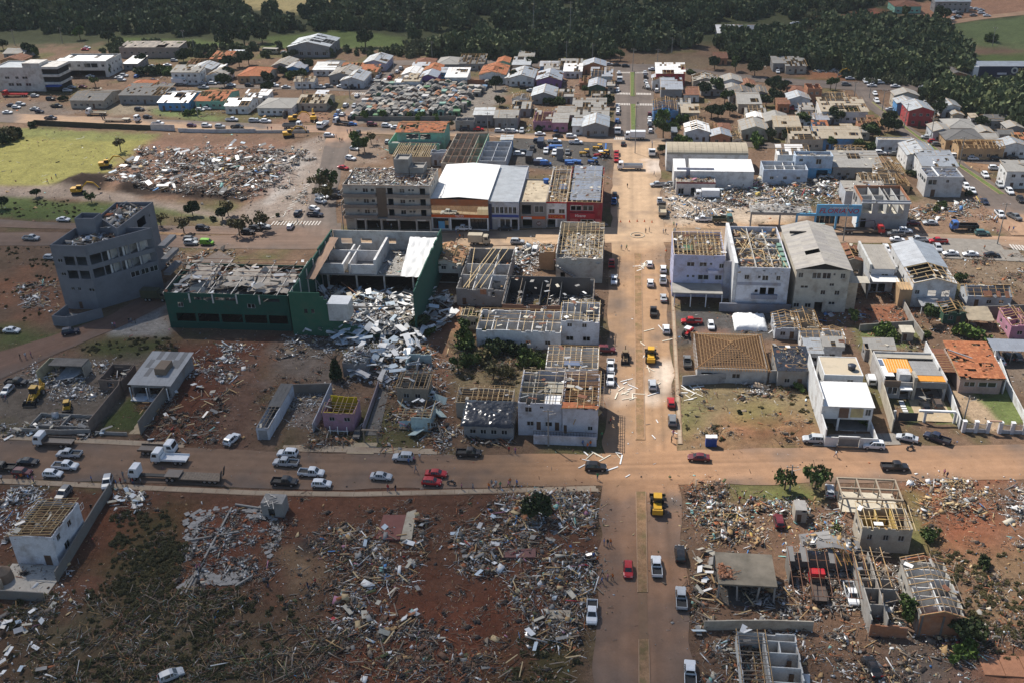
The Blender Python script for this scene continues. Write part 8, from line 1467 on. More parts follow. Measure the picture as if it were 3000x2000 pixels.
# ============================================================ wreckage on the ground
def in_poly(pts, n):
  q = GP(pts); xs, ys = [p.x for p in q], [p.y for p in q]; X = np.random.uniform(min(xs), max(xs), n * 4); Y = np.random.uniform(min(ys), max(ys), n * 4)
  k = poly_sd(X, Y, q) > (fbm(X, Y, 5, 3, 12) - .45) * 6; return X[k][:n], Y[k][:n]
def patch(X, Y): return np.clip((fbm(X, Y, 7, 4, 71) - .44) * 4.5, 0, 1)
HEAPS = [  # outline, pieces, palette, height, size
 ([(420, 440), (690, 425), (890, 450), (870, 540), (740, 590), (480, 575), (310, 530)], 4400, 'grey', 2.2, 1.2), ([(470, 470), (850, 460), (760, 570), (520, 550)], 2200, 'mix', 2.0, 1.3),
 ([(1040, 890), (1330, 850), (1350, 940), (1270, 985), (1230, 1090), (1140, 1140), (1000, 1130), (1020, 1040), (960, 990)], 3600, 'white', 2.0, 1.2), ([(820, 985), (1030, 985), (1030, 1050), (840, 1040)], 600, 'white', .8, 1.0),
 ([(1120, 1010), (1330, 1000), (1310, 1320), (1110, 1320)], 2600, 'mix', .9, .95), ([(1300, 1060), (1345, 1060), (1320, 1330), (1290, 1330)], 500, 'white', .5, .7), ([(910, 1250), (1060, 1240), (1060, 1310), (910, 1320)], 600, 'soil', .6, .8), ([(850, 1150), (960, 1130), (940, 1260), (840, 1260)], 450, 'white', .2, .6),
 ([(1000, 1540), (1250, 1520), (1250, 1690), (1230, 1870), (960, 1870), (980, 1700)], 3600, 'mix', .9, 1.0), ([(1330, 1560), (1480, 1440), (1755, 1450), (1750, 1700), (1700, 1920), (1570, 1900), (1480, 1740), (1340, 1690)], 6000, 'mix', .9, .95), ([(1480, 1445), (1750, 1450), (1740, 1580), (1480, 1590)], 1500, 'colour', .7, .9),
 ([(-20, 1780), (160, 1760), (180, 2020), (-20, 2020)], 1100, 'mix', .8, 1.0), ([(60, 1700), (260, 1650), (270, 1800), (60, 1810)], 500, 'white', .6, 1.0), ([(0, 1430), (150, 1430), (60, 1560), (0, 1600)], 700, 'white', .6, 1.0), ([(320, 1430), (440, 1440), (420, 1500), (320, 1490)], 300, 'white', .8, 1.1), ([(530, 1480), (850, 1470), (820, 1680), (540, 1720)], 800, 'grey', .25, .8),
 ([(700, 1870), (960, 1760), (1000, 1900), (900, 2020), (650, 2020)], 1500, 'brush', .8, 1.3), ([(0, 1740), (700, 1720), (760, 2020), (0, 2020)], 3800, 'brush', .35, 1.0), ([(1000, 1850), (1700, 1880), (1690, 2040), (900, 2040)], 2200, 'soil', .3, .9), ([(850, 1560), (1020, 1540), (1000, 1800), (850, 1800)], 1300, 'soil', .35, .9),
 ([(60, 1080), (340, 1050), (310, 1170), (120, 1190)], 700, 'white', .5, 1.0), ([(0, 1240), (330, 1262), (330, 1285), (0, 1275)], 300, 'grey', .4, .9), ([(580, 1010), (760, 1000), (740, 1130), (540, 1130)], 900, 'white', .6, 1.0), ([(410, 1170), (720, 1100), (640, 1300), (420, 1310)], 900, 'soil', .3, .8), ([(50, 840), (170, 820), (190, 910), (60, 920)], 450, 'white', .6, 1.1),
 ([(2005, 1460), (2240, 1470), (2560, 1470), (2560, 1600), (2300, 1640), (2010, 1610)], 3600, 'colour', .9, .95), ([(2060, 1490), (2230, 1480), (2230, 1610), (2080, 1600)], 1300, 'wood', 1.3, 1.1), ([(2010, 1600), (2110, 1600), (2100, 1860), (2030, 1860)], 700, 'soil', .3, .8), ([(2250, 1690), (2700, 1640), (2860, 1860), (2380, 1860), (2060, 1840)], 2300, 'grey', .6, .9), ([(2060, 1860), (2330, 1850), (2860, 1880), (2880, 2020), (2060, 2020)], 3800, 'mix', .7, .95), ([(2000, 1405), (2130, 1405), (2120, 1460), (2010, 1470)], 500, 'soil', 1.0, 1.0), ([(2660, 1400), (2900, 1400), (2900, 1540), (2700, 1520)], 800, 'wood', .5, 1.0), ([(2800, 1640), (3040, 1600), (3040, 1900), (2880, 1880)], 1500, 'soil', .25, .8), ([(2930, 1430), (3040, 1430), (3040, 1620), (2960, 1580)], 450, 'white', .7, 1.2), ([(2660, 1400), (2770, 1400), (2760, 1425), (2660, 1425)], 160, 'white', .8, 1.3),
 ([(1955, 545), (2110, 530), (2320, 520), (2490, 515), (2480, 590), (2330, 615), (2110, 640), (1960, 650)], 4300, 'white', 1.8, 1.2), ([(2080, 530), (2480, 520), (2470, 590), (2120, 620)], 1700, 'colour', 2.0, 1.2), ([(2400, 905), (2520, 895), (2520, 975), (2410, 985)], 900, 'clothes', .6, .8), ([(2350, 950), (2450, 940), (2560, 1030), (2420, 1060)], 400, 'mix', .5, .9), ([(2660, 600), (2900, 590), (2920, 650), (2680, 660)], 1000, 'colour', .9, 1.1), ([(2690, 740), (3020, 750), (3020, 860), (2790, 850)], 1100, 'soil', .25, .8), ([(1500, 700), (1590, 730), (1590, 810), (1490, 810)], 900, 'white', 2.0, 1.1),
 ([(2160, 1110), (2260, 1100), (2260, 1165), (2170, 1160)], 200, 'white', .8, 1.3), ([(1990, 1140), (2400, 1120), (2400, 1300), (2000, 1310)], 900, 'soil', .15, .6), ([(1330, 990), (1600, 970), (1590, 1130), (1350, 1130)], 900, 'brush', .5, 1.1), ([(460, 700), (760, 690), (700, 770), (520, 800), (470, 760)], 900, 'grey', .9, 1.2), ([(850, 440), (960, 400), (990, 520), (880, 640), (800, 620)], 500, 'grey', .1, .6), ([(1980, 920), (2330, 910), (2330, 1000), (2000, 1010)], 350, 'soil', .3, .7), ([(2490, 840), (2600, 800), (3000, 900), (3000, 1050), (2560, 1040)], 1300, 'soil', .4, .8), ([(1330, 860), (1760, 830), (1770, 1000), (1340, 1000)], 900, 'mix', .4, .8), ([(180, 330), (1000, 300), (1050, 380), (930, 365), (760, 350), (200, 330)], 700, 'soil', .4, .9), ([(2300, 195), (2480, 205), (2470, 215), (2330, 212)], 350, 'white', 1.0, 1.4), ([(1100, 420), (1790, 430), (1790, 500), (1100, 500)], 700, 'mix', .4, .9), ([(1200, 180), (1790, 190), (1790, 390), (1450, 390), (1480, 270), (1200, 240)], 1500, 'grey', .4, .9), ([(1930, 200), (2500, 260), (2950, 460), (2950, 540), (1950, 410)], 1900, 'soil', .4, .9), ([(0, 230), (950, 200), (960, 260), (0, 300)], 1000, 'soil', .4, .9)]
for pts, n, pal, hg, big in HEAPS:
  X, Y = in_poly(pts, n); k = ~near_road(X, Y, .3); X, Y = X[k], Y[k]
  if not len(X): continue
  g = np.clip(ground_height(X, Y), -.1, 2); cl = patch(X, Y) if hg < 1.2 else np.clip(patch(X, Y) + .3, 0, 1); keep = np.random.rand(len(X)) < cl * .9 + .1; X, Y, g, cl = X[keep], Y[keep], g[keep], cl[keep]
  debris('rubble', X, Y, g + np.abs(np.random.normal(0, .5, len(X))) * hg * cl, pal, big * (.72 if pts[0][1] > 1390 else .9))
  m = len(X); j = np.random.randint(0, len(X), m); debris('litter', X[j] + np.random.normal(0, 2.5, m), Y[j] + np.random.normal(0, 2.5, m), np.clip(ground_height(X[j], Y[j]), 0, 2), pal, .32)
# fine litter everywhere, thinner on the roads
X, Y = in_poly([(-60, 1000), (3060, 560), (3060, 2040), (-60, 2040)], 26000); k = ~near_road(X, Y, 0) | (np.random.rand(len(X)) < .16); debris('litter', X[k], Y[k], np.where(near_road(X[k], Y[k], .5), .05, np.clip(ground_height(X[k], Y[k]), 0, .5)), 'soil', .3)
X, Y = in_poly([(-60, 180), (3060, 180), (3060, 900), (-60, 900)], 14000); k = ~near_road(X, Y, 0) & (poly_sd(X, Y, GP(ZONES[11][0])) < 0); debris('litter', X[k], Y[k], np.clip(ground_height(X[k], Y[k]), 0, .5), 'soil', .55)
X, Y = in_poly([(1500, 1000), (2000, 1000), (2000, 1420), (1500, 1420)], 500); debris('litter', X, Y, X * 0 + .06, 'white', .2)
# the larger boards and sheets, one by one
def loose(name, lab, grp, spots, mats, sx, sy, sz, cat, zr=.3, ti=.12):
  for (x, y, z) in spots:
    o = piece(name, Matrix.Translation((x, y, z + rnd.uniform(.05, zr))) @ Matrix.Rotation(rnd.uniform(0, 6.3), 4, 'Z') @ Matrix.Rotation(rnd.gauss(0, ti), 4, 'X') @ Matrix.Rotation(rnd.gauss(0, ti * .6), 4, 'Y'), rnd.uniform(*sx), rnd.uniform(*sy), rnd.uniform(*sz), rnd.choice(mats)); tag(o, lab, cat, grp)
def spots(zs, n, z=0):
  r = []
  for pts in zs: X, Y = in_poly(pts, n); G = np.clip(ground_height(X, Y), 0, 2); k = near_road(X, Y, .2); r += [(x, y, .05 if q else g + z) for x, y, g, q in zip(X, Y, G, k)]
  return r
H = [h[0] for h in HEAPS]
loose('wooden_plank', 'broken timber plank lying in the wreckage of the foreground lots', 'timber planks in the wreckage', spots([H[8], H[9], H[9], H[18], H[23], H[24], H[27], H[28]], 32, .2), [WOOD, WOOD2, WOOD3, WOOD3], (1.2, 3.2), (.12, .26), (.05, .1), 'plank', .8)
loose('metal_sheet', 'buckled pale roofing sheet lying in the foreground wreckage', 'roofing sheets in the wreckage', spots([H[8], H[9], H[9], H[11], H[14], H[23], H[27], H[21]], 16, .2), [WHITES, CONC, DM[11], DM[16], DM[12]], (.9, 2.4), (.5, 1.0), (.04, .06), 'metal sheet', .9, .3)
loose('white_plank', 'white plank scattered on the avenue crossing', 'white planks on the avenue', spots([[(1640, 1330), (1860, 1310), (1900, 1420), (1640, 1420)], [(1850, 960), (1960, 960), (1970, 1300), (1880, 1300)], [(1790, 1100), (1870, 1100), (1870, 1180), (1790, 1180)], [(1850, 770), (1890, 770), (1885, 800), (1850, 800)], [(1990, 1140), (2060, 1130), (2040, 1170), (1990, 1170)]], 13), [WHITES, mat('plank_cream', (.66, .6, .48), .8, .1)], (1.2, 3.4), (.16, .34), (.05, .09), 'plank', .1, .02)
loose('white_sheet', 'bent white panel spilling from the green supermarket', 'white panels behind the supermarket', spots([H[2], H[2], H[2]], 85, .6), [WHITES, WHITES, DM[11], DM[16]], (1.5, 4.5), (.8, 1.7), (.05, .07), 'panel', 2.2, .4)
loose('pale_panel', 'pale panel lying in the sports hall rubble', 'panels in the sports hall rubble', spots([H[0], H[0]], 45, .8), [WHITES, DM[11], DM[16], CONC], (1.5, 4), (.8, 1.8), (.06, .1), 'panel', 1.8, .3)
# ============================================================ plants
def leafm(n, c):
  m = mat(n, c, .75, .45, .5, .2, stain=((c[0] * 2.1, c[1] * 1.7, c[2] * 1.5), .8, .22)); return m
LEAF = [leafm('leaf_deep', (.04, .058, .022)), leafm('leaf_mid', (.06, .092, .025)), leafm('leaf_bright', (.085, .135, .028)), leafm('leaf_dry', (.11, .1, .045))]
BARK = mat('bark', (.1, .075, .055), .95, .3, 3)
def crown_mesh(name, n, lm, seed, leaf=.14, lobes=9, flat_=.8, conifer=False):
  g = np.random.RandomState(seed); c = g.normal(0, .42, (lobes, 3)); c[:, 2] = np.abs(c[:, 2]) * flat_ + .1; r = g.uniform(.28, .55, lobes)
  if conifer: c = np.stack([g.normal(0, .1, lobes), g.normal(0, .1, lobes), np.linspace(0, 1.7, lobes)], 1); r = np.linspace(.6, .15, lobes)
  k = g.randint(0, lobes, n); d = g.normal(0, 1, (n, 3)); d /= np.linalg.norm(d, axis=1)[:, None]; p = c[k] + d * (r[k] * g.uniform(.6, 1.05, n))[:, None]
  R = rotm(g.rand(n) * 6.3, g.rand(n) * 6.3, g.rand(n) * 6.3); s = leaf * g.uniform(.6, 1.4, n); q = np.array([(-1, -.6, 0), (1, -.6, .15), (1, .6, 0), (-1, .6, .15)])
  V = np.einsum('nij,nkj->nki', R, q[None] * s[:, None, None]) + p[:, None, :]
  return np_mesh(name, V.reshape(-1, 3), np.arange(n * 4).reshape(n, 4), np.zeros(n), [lm])
CROWN = {'d': [crown_mesh('crown_dense', 900, LEAF[i], 3 + i, .13) for i in (0, 1, 2)], 'l': [crown_mesh('crown_loose', 320, LEAF[i], 13 + i, .12, 7) for i in (1, 3, 3)], 'c': [crown_mesh('crown_conifer', 700, LEAF[0], 5, .12, 8, conifer=True)], 'b': [crown_mesh('foliage', 500, LEAF[i], 23 + i, .13, 8, .5) for i in (0, 1, 2, 3)]}
_tk = MB(); _tk.tube((0, 0, -.3), (.05, 0, 1.0), .05, .03, 7)
for k in range(6): a = k * 1.05; _tk.tube((.03, 0, .55 + .06 * k), (.03 + math.cos(a) * .42, math.sin(a) * .42, 1.05 + .08 * k), .02, .007, 5)
TRUNK = _tk.mesh('trunk', [BARK], 40)
def plant(px, py, h, kind, v=0, label='', group=''):
  p = P(px, py); w = h * rnd.uniform(.38, .5) if kind in 'dl' else h * .32 if kind == 'c' else h * .56
  o = thing('shrub' if kind == 'b' else 'tree', label, 'shrub' if kind == 'b' else 'tree', (p.x, p.y, 0), rnd.uniform(0, 6.3), group); c = ob('foliage' if kind == 'b' else 'crown', CROWN[kind][v % len(CROWN[kind])], o); c.scale = (w, w, w * rnd.uniform(.85, 1.15)); c.location = (0, 0, h * .5 if kind in 'dl' else h * .15)
  if kind != 'b': t = ob('trunk', TRUNK, o); t.scale = (h * .75,) * 3
  else: t = ob('stem', TRUNK, o); t.scale = (h * .4,) * 3
PN = {'d': ('dense dark tree', 'dense green tree', 'bright green round tree'), 'l': ('half stripped green tree', 'half stripped dry tree', 'half stripped dry tree'), 'c': ('narrow dark conifer',), 'b': ('dark leafy shrub', 'green shrub', 'bright green shrub', 'dry olive shrub')}
def pwhere(x, y):
  if y > 1390 and x > 2200: return 'by the red dirt street'
  if 1300 < x < 1640 and 940 < y < 1150: return 'in the overgrown plot by the avenue'
  if y > 800: return 'behind the ruined houses' if x < 1700 else 'in a backyard near the white houses'
  if x < 1060 and y > 560: return 'on the park verge by the grey building'
  if x < 1060 and y > 400: return 'on the parking area'
  if x < 760: return 'among the bungalows above the football ground'
  if x < 1500 and y > 300: return 'at the cemetery front'
  if x < 1800: return 'among the houses left of the avenue'
  if x > 2600 and y < 420: return 'along the main road bank'
  return 'among the bungalows right of the avenue'
PLANTS = {(3, 2): 'l 150 1355 6 0;l 430 1345 7 0;b 270 420 3 2;b 860 745 3 2', (1, 2): 'c 740 350 10 0;b 1950 60 6 1;b 2080 180 5 3;b 2200 120 7 0;b 2300 300 4 3;b 1980 220 5 1;b 2150 20 6 1;b 2320 60 5 0;l 2180 340 6 1;l 2250 360 5 1;l 1860 280 6 0', (1, 1): 'd 1510 1480 6 0;b 1420 1500 5 0;b 1600 1500 4 1;b 1900 1540 5 1;d 1930 1520 5 1;l 690 170 9 0;l 640 290 8 2;l 45 560 8 1;l 590 190 8 2;b 200 420 2 0;l 2050 1440 5 0',
 (0, 1): 'd 1775 420 6 0;d 2045 460 6 0;l 1695 580 7 1;l 1480 520 6 1;l 2200 600 8 1;d 335 245 4 0;l 845 300 5 0;d 20 350 6 0;b 1960 460 3 0;l 2100 420 6 1', (3, 1): 'd 790 1420 5 1;d 1480 1400 6 1;b 1840 1530 6 2;b 1770 1010 4 1;b 1030 1510 5 2;b 1270 200 4 0;b 1320 50 4 0;b 1590 340 4 1;b 1540 380 3 1;b 1840 230 3 0;d 2330 140 5 0;b 1150 1560 4 1;b 1440 1520 3 1;b 1120 1540 4 2', (3, 3): 'd 1280 1040 6 1;d 1800 1180 6 0;b 1820 1310 4 2;b 1500 240 4 1;b 1980 490 3 0;b 620 160 2 1', (2, 3): 'd 235 60 6 0;b 2000 60 2 0', (2, 2): 'b 60 130 6 0;b 140 200 6 1;b 220 180 5 0;b 270 230 3 2;b 2090 660 1.5 0',
 (0, 0): 'd 30 460 8 0;d 280 520 9 0;d 740 370 9 2;l 1110 1400 8 1;d 1010 700 7 1;l 880 800 7 3;d 1300 600 7 0;b 1290 690 9 0;b 1380 690 9 0;b 1480 680 8 1;b 1540 690 7 2;d 1690 570 8 0;d 1880 590 7 0;d 2100 640 9 0;d 2060 800 8 0;d 2110 720 7 0;b 580 930 5 0;b 1745 1060 5 2;b 1600 1010 3 3;d 2200 620 8 0;d 2290 600 9 0;b 60 1290 9 3;b 140 1260 8 0;b 20 1330 8 0;b 300 1170 5 0;d 350 540 7 1;d 1000 400 9 0;d 2080 440 12 0;d 2250 440 14 0;b 830 930 3 0;b 1340 930 3 1',
 (1, 0): 'd 1010 440 12 0;d 110 770 7 0;d 110 860 7 0;d 690 1000 5 1;d 470 1000 5 1;d 1010 1110 5 2;d 1165 1105 5 2;d 1405 1100 4 2;b 1500 1100 5 2;b 1650 1100 4 2;d 2205 830 8 0;d 2240 980 6 0;d 945 1420 8 1;d 1000 1400 7 1;d 920 1330 6 2;l 1060 1330 6 1;l 1780 1190 5 1;d 480 650 7 0;b 330 720 7 1;b 420 700 7 1;b 610 690 6 1;d 250 700 6 0;b 800 700 4 0;d 60 400 10 0;d 1390 1420 4 1;b 1930 370 8 2;b 2050 370 7 2;b 2150 400 8 2;d 2160 540 8 0;d 2280 480 8 0;b 450 600 6 0;d 350 540 6 0',
 (2, 0): 'd 1390 1270 9 1;d 1370 1180 8 2;b 1560 1310 5 2;b 1550 1130 6 2;d 1830 1090 8 0;d 1890 1100 8 0;d 1770 880 8 0;d 1900 880 9 1;d 1950 960 8 1;d 2000 1060 7 0;d 890 990 7 0;d 790 1240 5 1;b 340 960 6 1;b 440 970 6 1;d 520 900 6 0;d 670 870 5 1;b 240 1200 4 1;b 520 1180 5 1;d 170 630 7 0;d 30 760 7 0;d 900 560 7 1;d 1000 560 7 1;b 380 380 9 1;b 460 360 9 1;b 800 460 12 0;b 880 450 12 1;b 700 480 10 1;d 2230 700 9 0;d 2050 660 8 1;b 2250 1330 7 2;d 2180 870 7 0;d 2330 980 7 0;d 1650 740 6 1;b 1480 1180 4 2;d 1860 640 8 0;b 1530 420 12 0;d 1380 1410 4 0',
 (3, 0): 'd 40 850 9 0;d 110 880 9 0;d 60 950 8 0;d 330 1170 7 1;d 620 1130 8 0;d 740 1100 7 0;d 800 1110 6 0;d 1110 1150 8 0;d 1100 1210 7 0;d 1160 1220 6 0;d 920 1270 8 0;d 960 1290 7 1;d 570 830 7 1;d 1550 980 9 0;d 1540 1080 8 0;d 1460 1110 8 0;d 1600 1040 8 0;d 580 1380 6 1;d 180 1310 7 0;d 140 1210 6 0;d 850 1400 6 1;b 950 1390 6 1;d 1520 80 12 0;d 1590 190 10 0;d 1260 190 10 1;d 20 1290 6 0;l 440 330 14 1;l 350 430 14 1;d 810 1400 5 0;b 2050 390 8 1;d 2150 1120 8 0;d 2050 1140 7 0;d 2280 1100 8 0;d 1960 1180 6 0'}
for tl, txt in PLANTS.items():
  for e in txt.split(';'):
    k, u, v, h, vv = e.split(); x, y = T(*tl, float(u), float(v)); wh = pwhere(x, y); plant(x, y, float(h) * .85, k, int(vv), PN[k][int(vv) % len(PN[k])] + ' ' + wh, 'plants ' + wh)
# the wood behind the town: a mass of trees grown from a few model trees
def wood(name, polys, n, proto, smin, smax, gz=0):
  pts = []
  for pl, f in polys: X, Y = in_poly(pl, int(n * f)); G = np.clip(ground_height(X, Y), -.1, 2) if gz else X * 0; k = ~near_road(X, Y, 1.2) & (np.random.rand(len(X)) < patch(X, Y) + .12) if gz else X == X; pts += list(zip(X[k], Y[k], G[k]))
  me = bpy.data.meshes.new(name); me.from_pydata(pts, [], []); o = ob(name, me); tag(o, kind='stuff')
  ng = bpy.data.node_groups.new(name, 'GeometryNodeTree'); ng.interface.new_socket('Geometry', in_out='INPUT', socket_type='NodeSocketGeometry'); ng.interface.new_socket('Geometry', in_out='OUTPUT', socket_type='NodeSocketGeometry')
  N, L = ng.nodes.new, ng.links.new; gi, go = N('NodeGroupInput'), N('NodeGroupOutput'); oi = N('GeometryNodeObjectInfo'); oi.inputs['Object'].default_value = proto; oi.inputs['As Instance'].default_value = True; ip = N('GeometryNodeInstanceOnPoints')
  rv = N('FunctionNodeRandomValue'); rv.data_type = 'FLOAT_VECTOR'; rv.inputs[1].default_value = (.2, .2, 6.28); rs = N('FunctionNodeRandomValue'); rs.data_type = 'FLOAT'; rs.inputs[2].default_value = smin; rs.inputs[3].default_value = smax
  L(gi.outputs[0], ip.inputs['Points']); L(oi.outputs['Geometry'], ip.inputs['Instance']); L(rv.outputs[0], ip.inputs['Rotation']); L(rs.outputs[1], ip.inputs['Scale']); L(ip.outputs[0], go.inputs[0])
  md = o.modifiers.new('growth', 'NODES'); md.node_group = ng
def proto(lm, seed, x, y, n=420):
  o = ob('forest_tree', crown_mesh('forest_crown', n, lm, seed, .15, 6 if seed == 43 else 10, .9 if seed == 41 else 1.5)); p = P(x, y); o.location = (p.x, p.y, 1.5); o.scale = (5, 5, 5.5); bpy.context.view_layer.update(); tag(o, ['dense dark forest tree where the avenue meets the wood', 'tall forest tree beside the green field', 'loose olive forest tree beside the white roofed sheds'][seed - 41], 'tree'); return o
PR = [proto(leafm('wood_deep', (.075, .1, .046)), 41, 1880, 150), proto(leafm('wood_mid', (.1, .125, .055)), 42, 1210, 118), proto(leafm('wood_olive', (.13, .14, .07)), 43, 2300, 175)]
for pr_ in PR: pr_.data.transform(Matrix.Diagonal((5, 5, 5.5, 1))); pr_.scale = (1, 1, 1)

for i, pal in enumerate(('mix', 'white', 'wood', 'soil', 'brush', 'colour', 'grey')):
  n = 110; a, r = np.random.rand(n) * 6.28, np.random.rand(n) ** .7 * 2.3; pr_ = debris('rubble', r * np.cos(a), r * np.sin(a), np.abs(np.random.normal(0, .1, n)), pal, .36 if pal != 'brush' else .6); zs = [h for h in HEAPS if h[2] == pal]; c = P(*zs[0][0][0]); pr_.location = (c.x, c.y, .1); bpy.context.view_layer.update()
  for h in zs:
    ar = abs(sum(p.x * q.y - q.x * p.y for p, q in zip(GP(h[0]), GP(h[0])[1:] + GP(h[0])[:1]))) / 2; wood('rubble', [(h[0], 1)], int(ar * min(.13, h[1] / ar * .09)), pr_, .7, 1.15, 1)
  if pal == 'soil': wood('rubble', [([(-40, 1460), (1740, 1460), (1700, 2040), (-40, 2040)], .55), ([(2010, 1460), (3040, 1440), (3040, 2040), (2050, 2040)], .25), ([(420, 1010), (1320, 1010), (1300, 1310), (420, 1300)], .2)], 700, pr_, .7, 1.1, 1)
BELT = [([(-300, -130), (640, -130), (700, 30), (760, 50), (980, 30), (1060, -40), (1060, -130), (3300, -130), (3300, -40), (2700, 0), (2420, 52), (2270, 62), (2090, 66), (2080, 128), (1920, 158), (1700, 130), (1430, 100), (1240, 92), (960, 90), (760, 100), (330, 102), (-300, 85)], 1), ([(2090, 135), (2300, 116), (2440, 92), (2560, 76), (2760, 95), (2790, 150), (2830, 230), (2740, 245), (2560, 235), (2420, 205), (2150, 180)], .22), ([(2700, 285), (3100, 285), (3100, 400), (2960, 380), (2860, 340), (2760, 320)], .1), ([(1250, 150), (1500, 125), (1800, 150), (1780, 172), (1260, 172)], .06)]
wood('wood', BELT, 1300, PR[0], .6, 1.5); wood('wood', BELT, 1200, PR[1], .45, 1.45); wood('wood', BELT, 800, PR[2], .35, 1.2)
wood('hedgerow', [([(330, 130), (760, 140), (1200, 150), (1230, 165), (700, 175), (300, 165)], 1)], 130, PR[1], .25, .6)
wood('undergrowth', [([(2430, 205), (2740, 245), (2760, 255), (2540, 245)], .5), ([(2680, 275), (3100, 285), (3100, 300), (2720, 290)], .5), ([(1180, 128), (1520, 140), (1500, 170), (1200, 170)], 1)], 160, PR[2], .25, .5)
TUFT = [o for o in bpy.data.objects if o.data is CROWN['b'][3]][0]
wood('weeds', [([(330, 1500), (560, 1480), (520, 1700), (420, 1790), (250, 1800)], .25), ([(0, 1740), (700, 1720), (900, 1750), (760, 2020), (0, 2020)], .4), ([(1540, 1870), (1700, 1890), (1680, 2040), (1500, 2040)], .08), ([(1990, 1140), (2400, 1120), (2400, 1300), (2000, 1310)], .035), ([(2700, 1620), (3040, 1620), (3040, 1950), (2880, 1900)], .1), ([(1330, 985), (1600, 960), (1620, 1130), (1340, 1130)], .07)], 5200, TUFT, .2, .6, 1)
wood('weeds', [([(0, 575), (320, 597), (640, 648), (400, 660), (0, 632)], .3), ([(230, 1000), (500, 985), (520, 1030), (250, 1050)], .3), ([(-40, 700), (150, 705), (200, 900), (-40, 1000)], .4)], 700, TUFT, .2, .6, 1)
# ============================================================ poles, people, small things
def pole(tl, u, v, h, lean=0, m=None):
  p = P(*T(*tl, u, v)); wh = hwhere(*T(*tl, u, v)); o = thing('utility_pole', 'tall concrete utility pole ' + wh, 'pole', (p.x, p.y, 0), R_(GRID), 'utility poles ' + wh); o.rotation_euler[1] = lean; b = MB(); b.tube((0, 0, -.3), (0, 0, h), .19, .11, 8); b.build('shaft', m or CONC, o); slab('crossarm', -1.1, -.06, h - .6, 1.1, .06, h - .48, WOOD3, o)
  for x in (-1, 0, 1): slab('insulator', x - .05, -.05, h - .48, x + .05, .05, h - .28, WHITE, o)
  if h < 12: bar('lamp_arm', (0, 0, h - 1.4), (1.6, 0, h - .9), .07, .07, STEEL, o)
for e in '2 2 335 955 9;3 1 2105 680 13;3 1 690 650 12;2 0 1130 1410 11;2 0 1107 655 11;2 0 1120 880 11;2 0 1135 1200 10;2 0 500 545 9;2 0 740 545 8;2 0 1335 600 8;2 0 1468 490 8;2 0 190 390 26;2 0 530 440 24;1 0 865 910 9;1 0 430 860 9;1 0 1160 640 8;1 0 1270 680 8;1 0 1620 540 9;1 0 1970 440 9;1 0 2305 1250 9;1 0 2132 1235 9;0 0 140 420 9;0 0 575 400 9;0 0 560 720 10;0 0 1700 445 10;0 0 1790 500 8;3 0 930 905 9;3 0 1048 1020 9;3 0 1248 1180 10;3 0 1490 1315 10;3 0 1755 1535 11;3 0 620 830 8;3 0 790 920 8;1 1 805 552 9;2 1 1690 450 8;3 2 1800 715 6;3 0 1500 1215 9;3 2 200 1365 6;0 0 1820 1080 8;0 0 1680 1060 8;3 0 2060 430 10'.split(';'):
  a, c, u, v, h = map(float, e.split()); pole((int(a), int(c)), u, v, h, rnd.gauss(0, .015))
def body_mesh(name, st):
  me = bpy.data.meshes.new(name); a = .16 * st
  J_ = {'pel': (0, 0, .93), 'sp': (0, .02, 1.15), 'ch': (0, .02, 1.38), 'nk': (0, .02, 1.5), 'hd': (0, .03, 1.6), 'tp': (0, .02, 1.73)}
  for s, n in ((-1, 'l'), (1, 'r')): J_.update({'hp' + n: (s * .1, 0, .88), 'kn' + n: (s * .11, s * a + .03, .48), 'an' + n: (s * .11, s * a * 1.9 - .03, .07), 'to' + n: (s * .12, s * a * 1.9 + .13, .04), 'sh' + n: (s * .19, .02, 1.4), 'el' + n: (s * .25, -s * a * .7, 1.13), 'wr' + n: (s * .25, -s * a * 1.2 + .1, .9), 'fi' + n: (s * .25, -s * a * 1.2 + .15, .8)})
  K = list(J_); E = [('pel', 'sp'), ('sp', 'ch'), ('ch', 'nk'), ('nk', 'hd'), ('hd', 'tp')]
  for n in 'lr': E += [('pel', 'hp' + n), ('hp' + n, 'kn' + n), ('kn' + n, 'an' + n), ('an' + n, 'to' + n), ('ch', 'sh' + n), ('sh' + n, 'el' + n), ('el' + n, 'wr' + n), ('wr' + n, 'fi' + n)]
  me.from_pydata([J_[k] for k in K], [(K.index(a_), K.index(b_)) for a_, b_ in E], []); o = ob(name, me); md = o.modifiers.new('skin', 'SKIN'); rr = {'pel': .15, 'sp': .14, 'ch': .17, 'nk': .06, 'hd': .105, 'tp': .08, 'hp': .1, 'kn': .07, 'an': .05, 'to': .045, 'sh': .07, 'el': .05, 'wr': .038, 'fi': .035}
  for i, k in enumerate(K): r = rr.get(k, rr.get(k[:2], .06)); me.skin_vertices[0].data[i].radius = (r, r * .8)
  me.skin_vertices[0].data[0].use_root = True; o.modifiers.new('sub', 'SUBSURF').levels = 1; dg = bpy.context.evaluated_depsgraph_get(); out = bpy.data.meshes.new_from_object(o.evaluated_get(dg)); bpy.data.objects.remove(o)
  for m in (WHITE, DARK, mat('skin', (.3, .17, .11), .7, .1), mat('hair', (.02, .015, .012), .8, .2)): out.materials.append(m)
  for p in out.polygons:
    c = p.center; p.use_smooth = True; arm = abs(c.x) > .2; p.material_index = 3 if c.z > 1.66 or (c.z > 1.56 and c.y < 0) else 2 if c.z > 1.5 or (arm and c.z < 1.14) else 0 if c.z > .93 else 1 if c.z > .09 else 3
  return out
BODY = [body_mesh('person', s) for s in (0, .6, 1.2)]
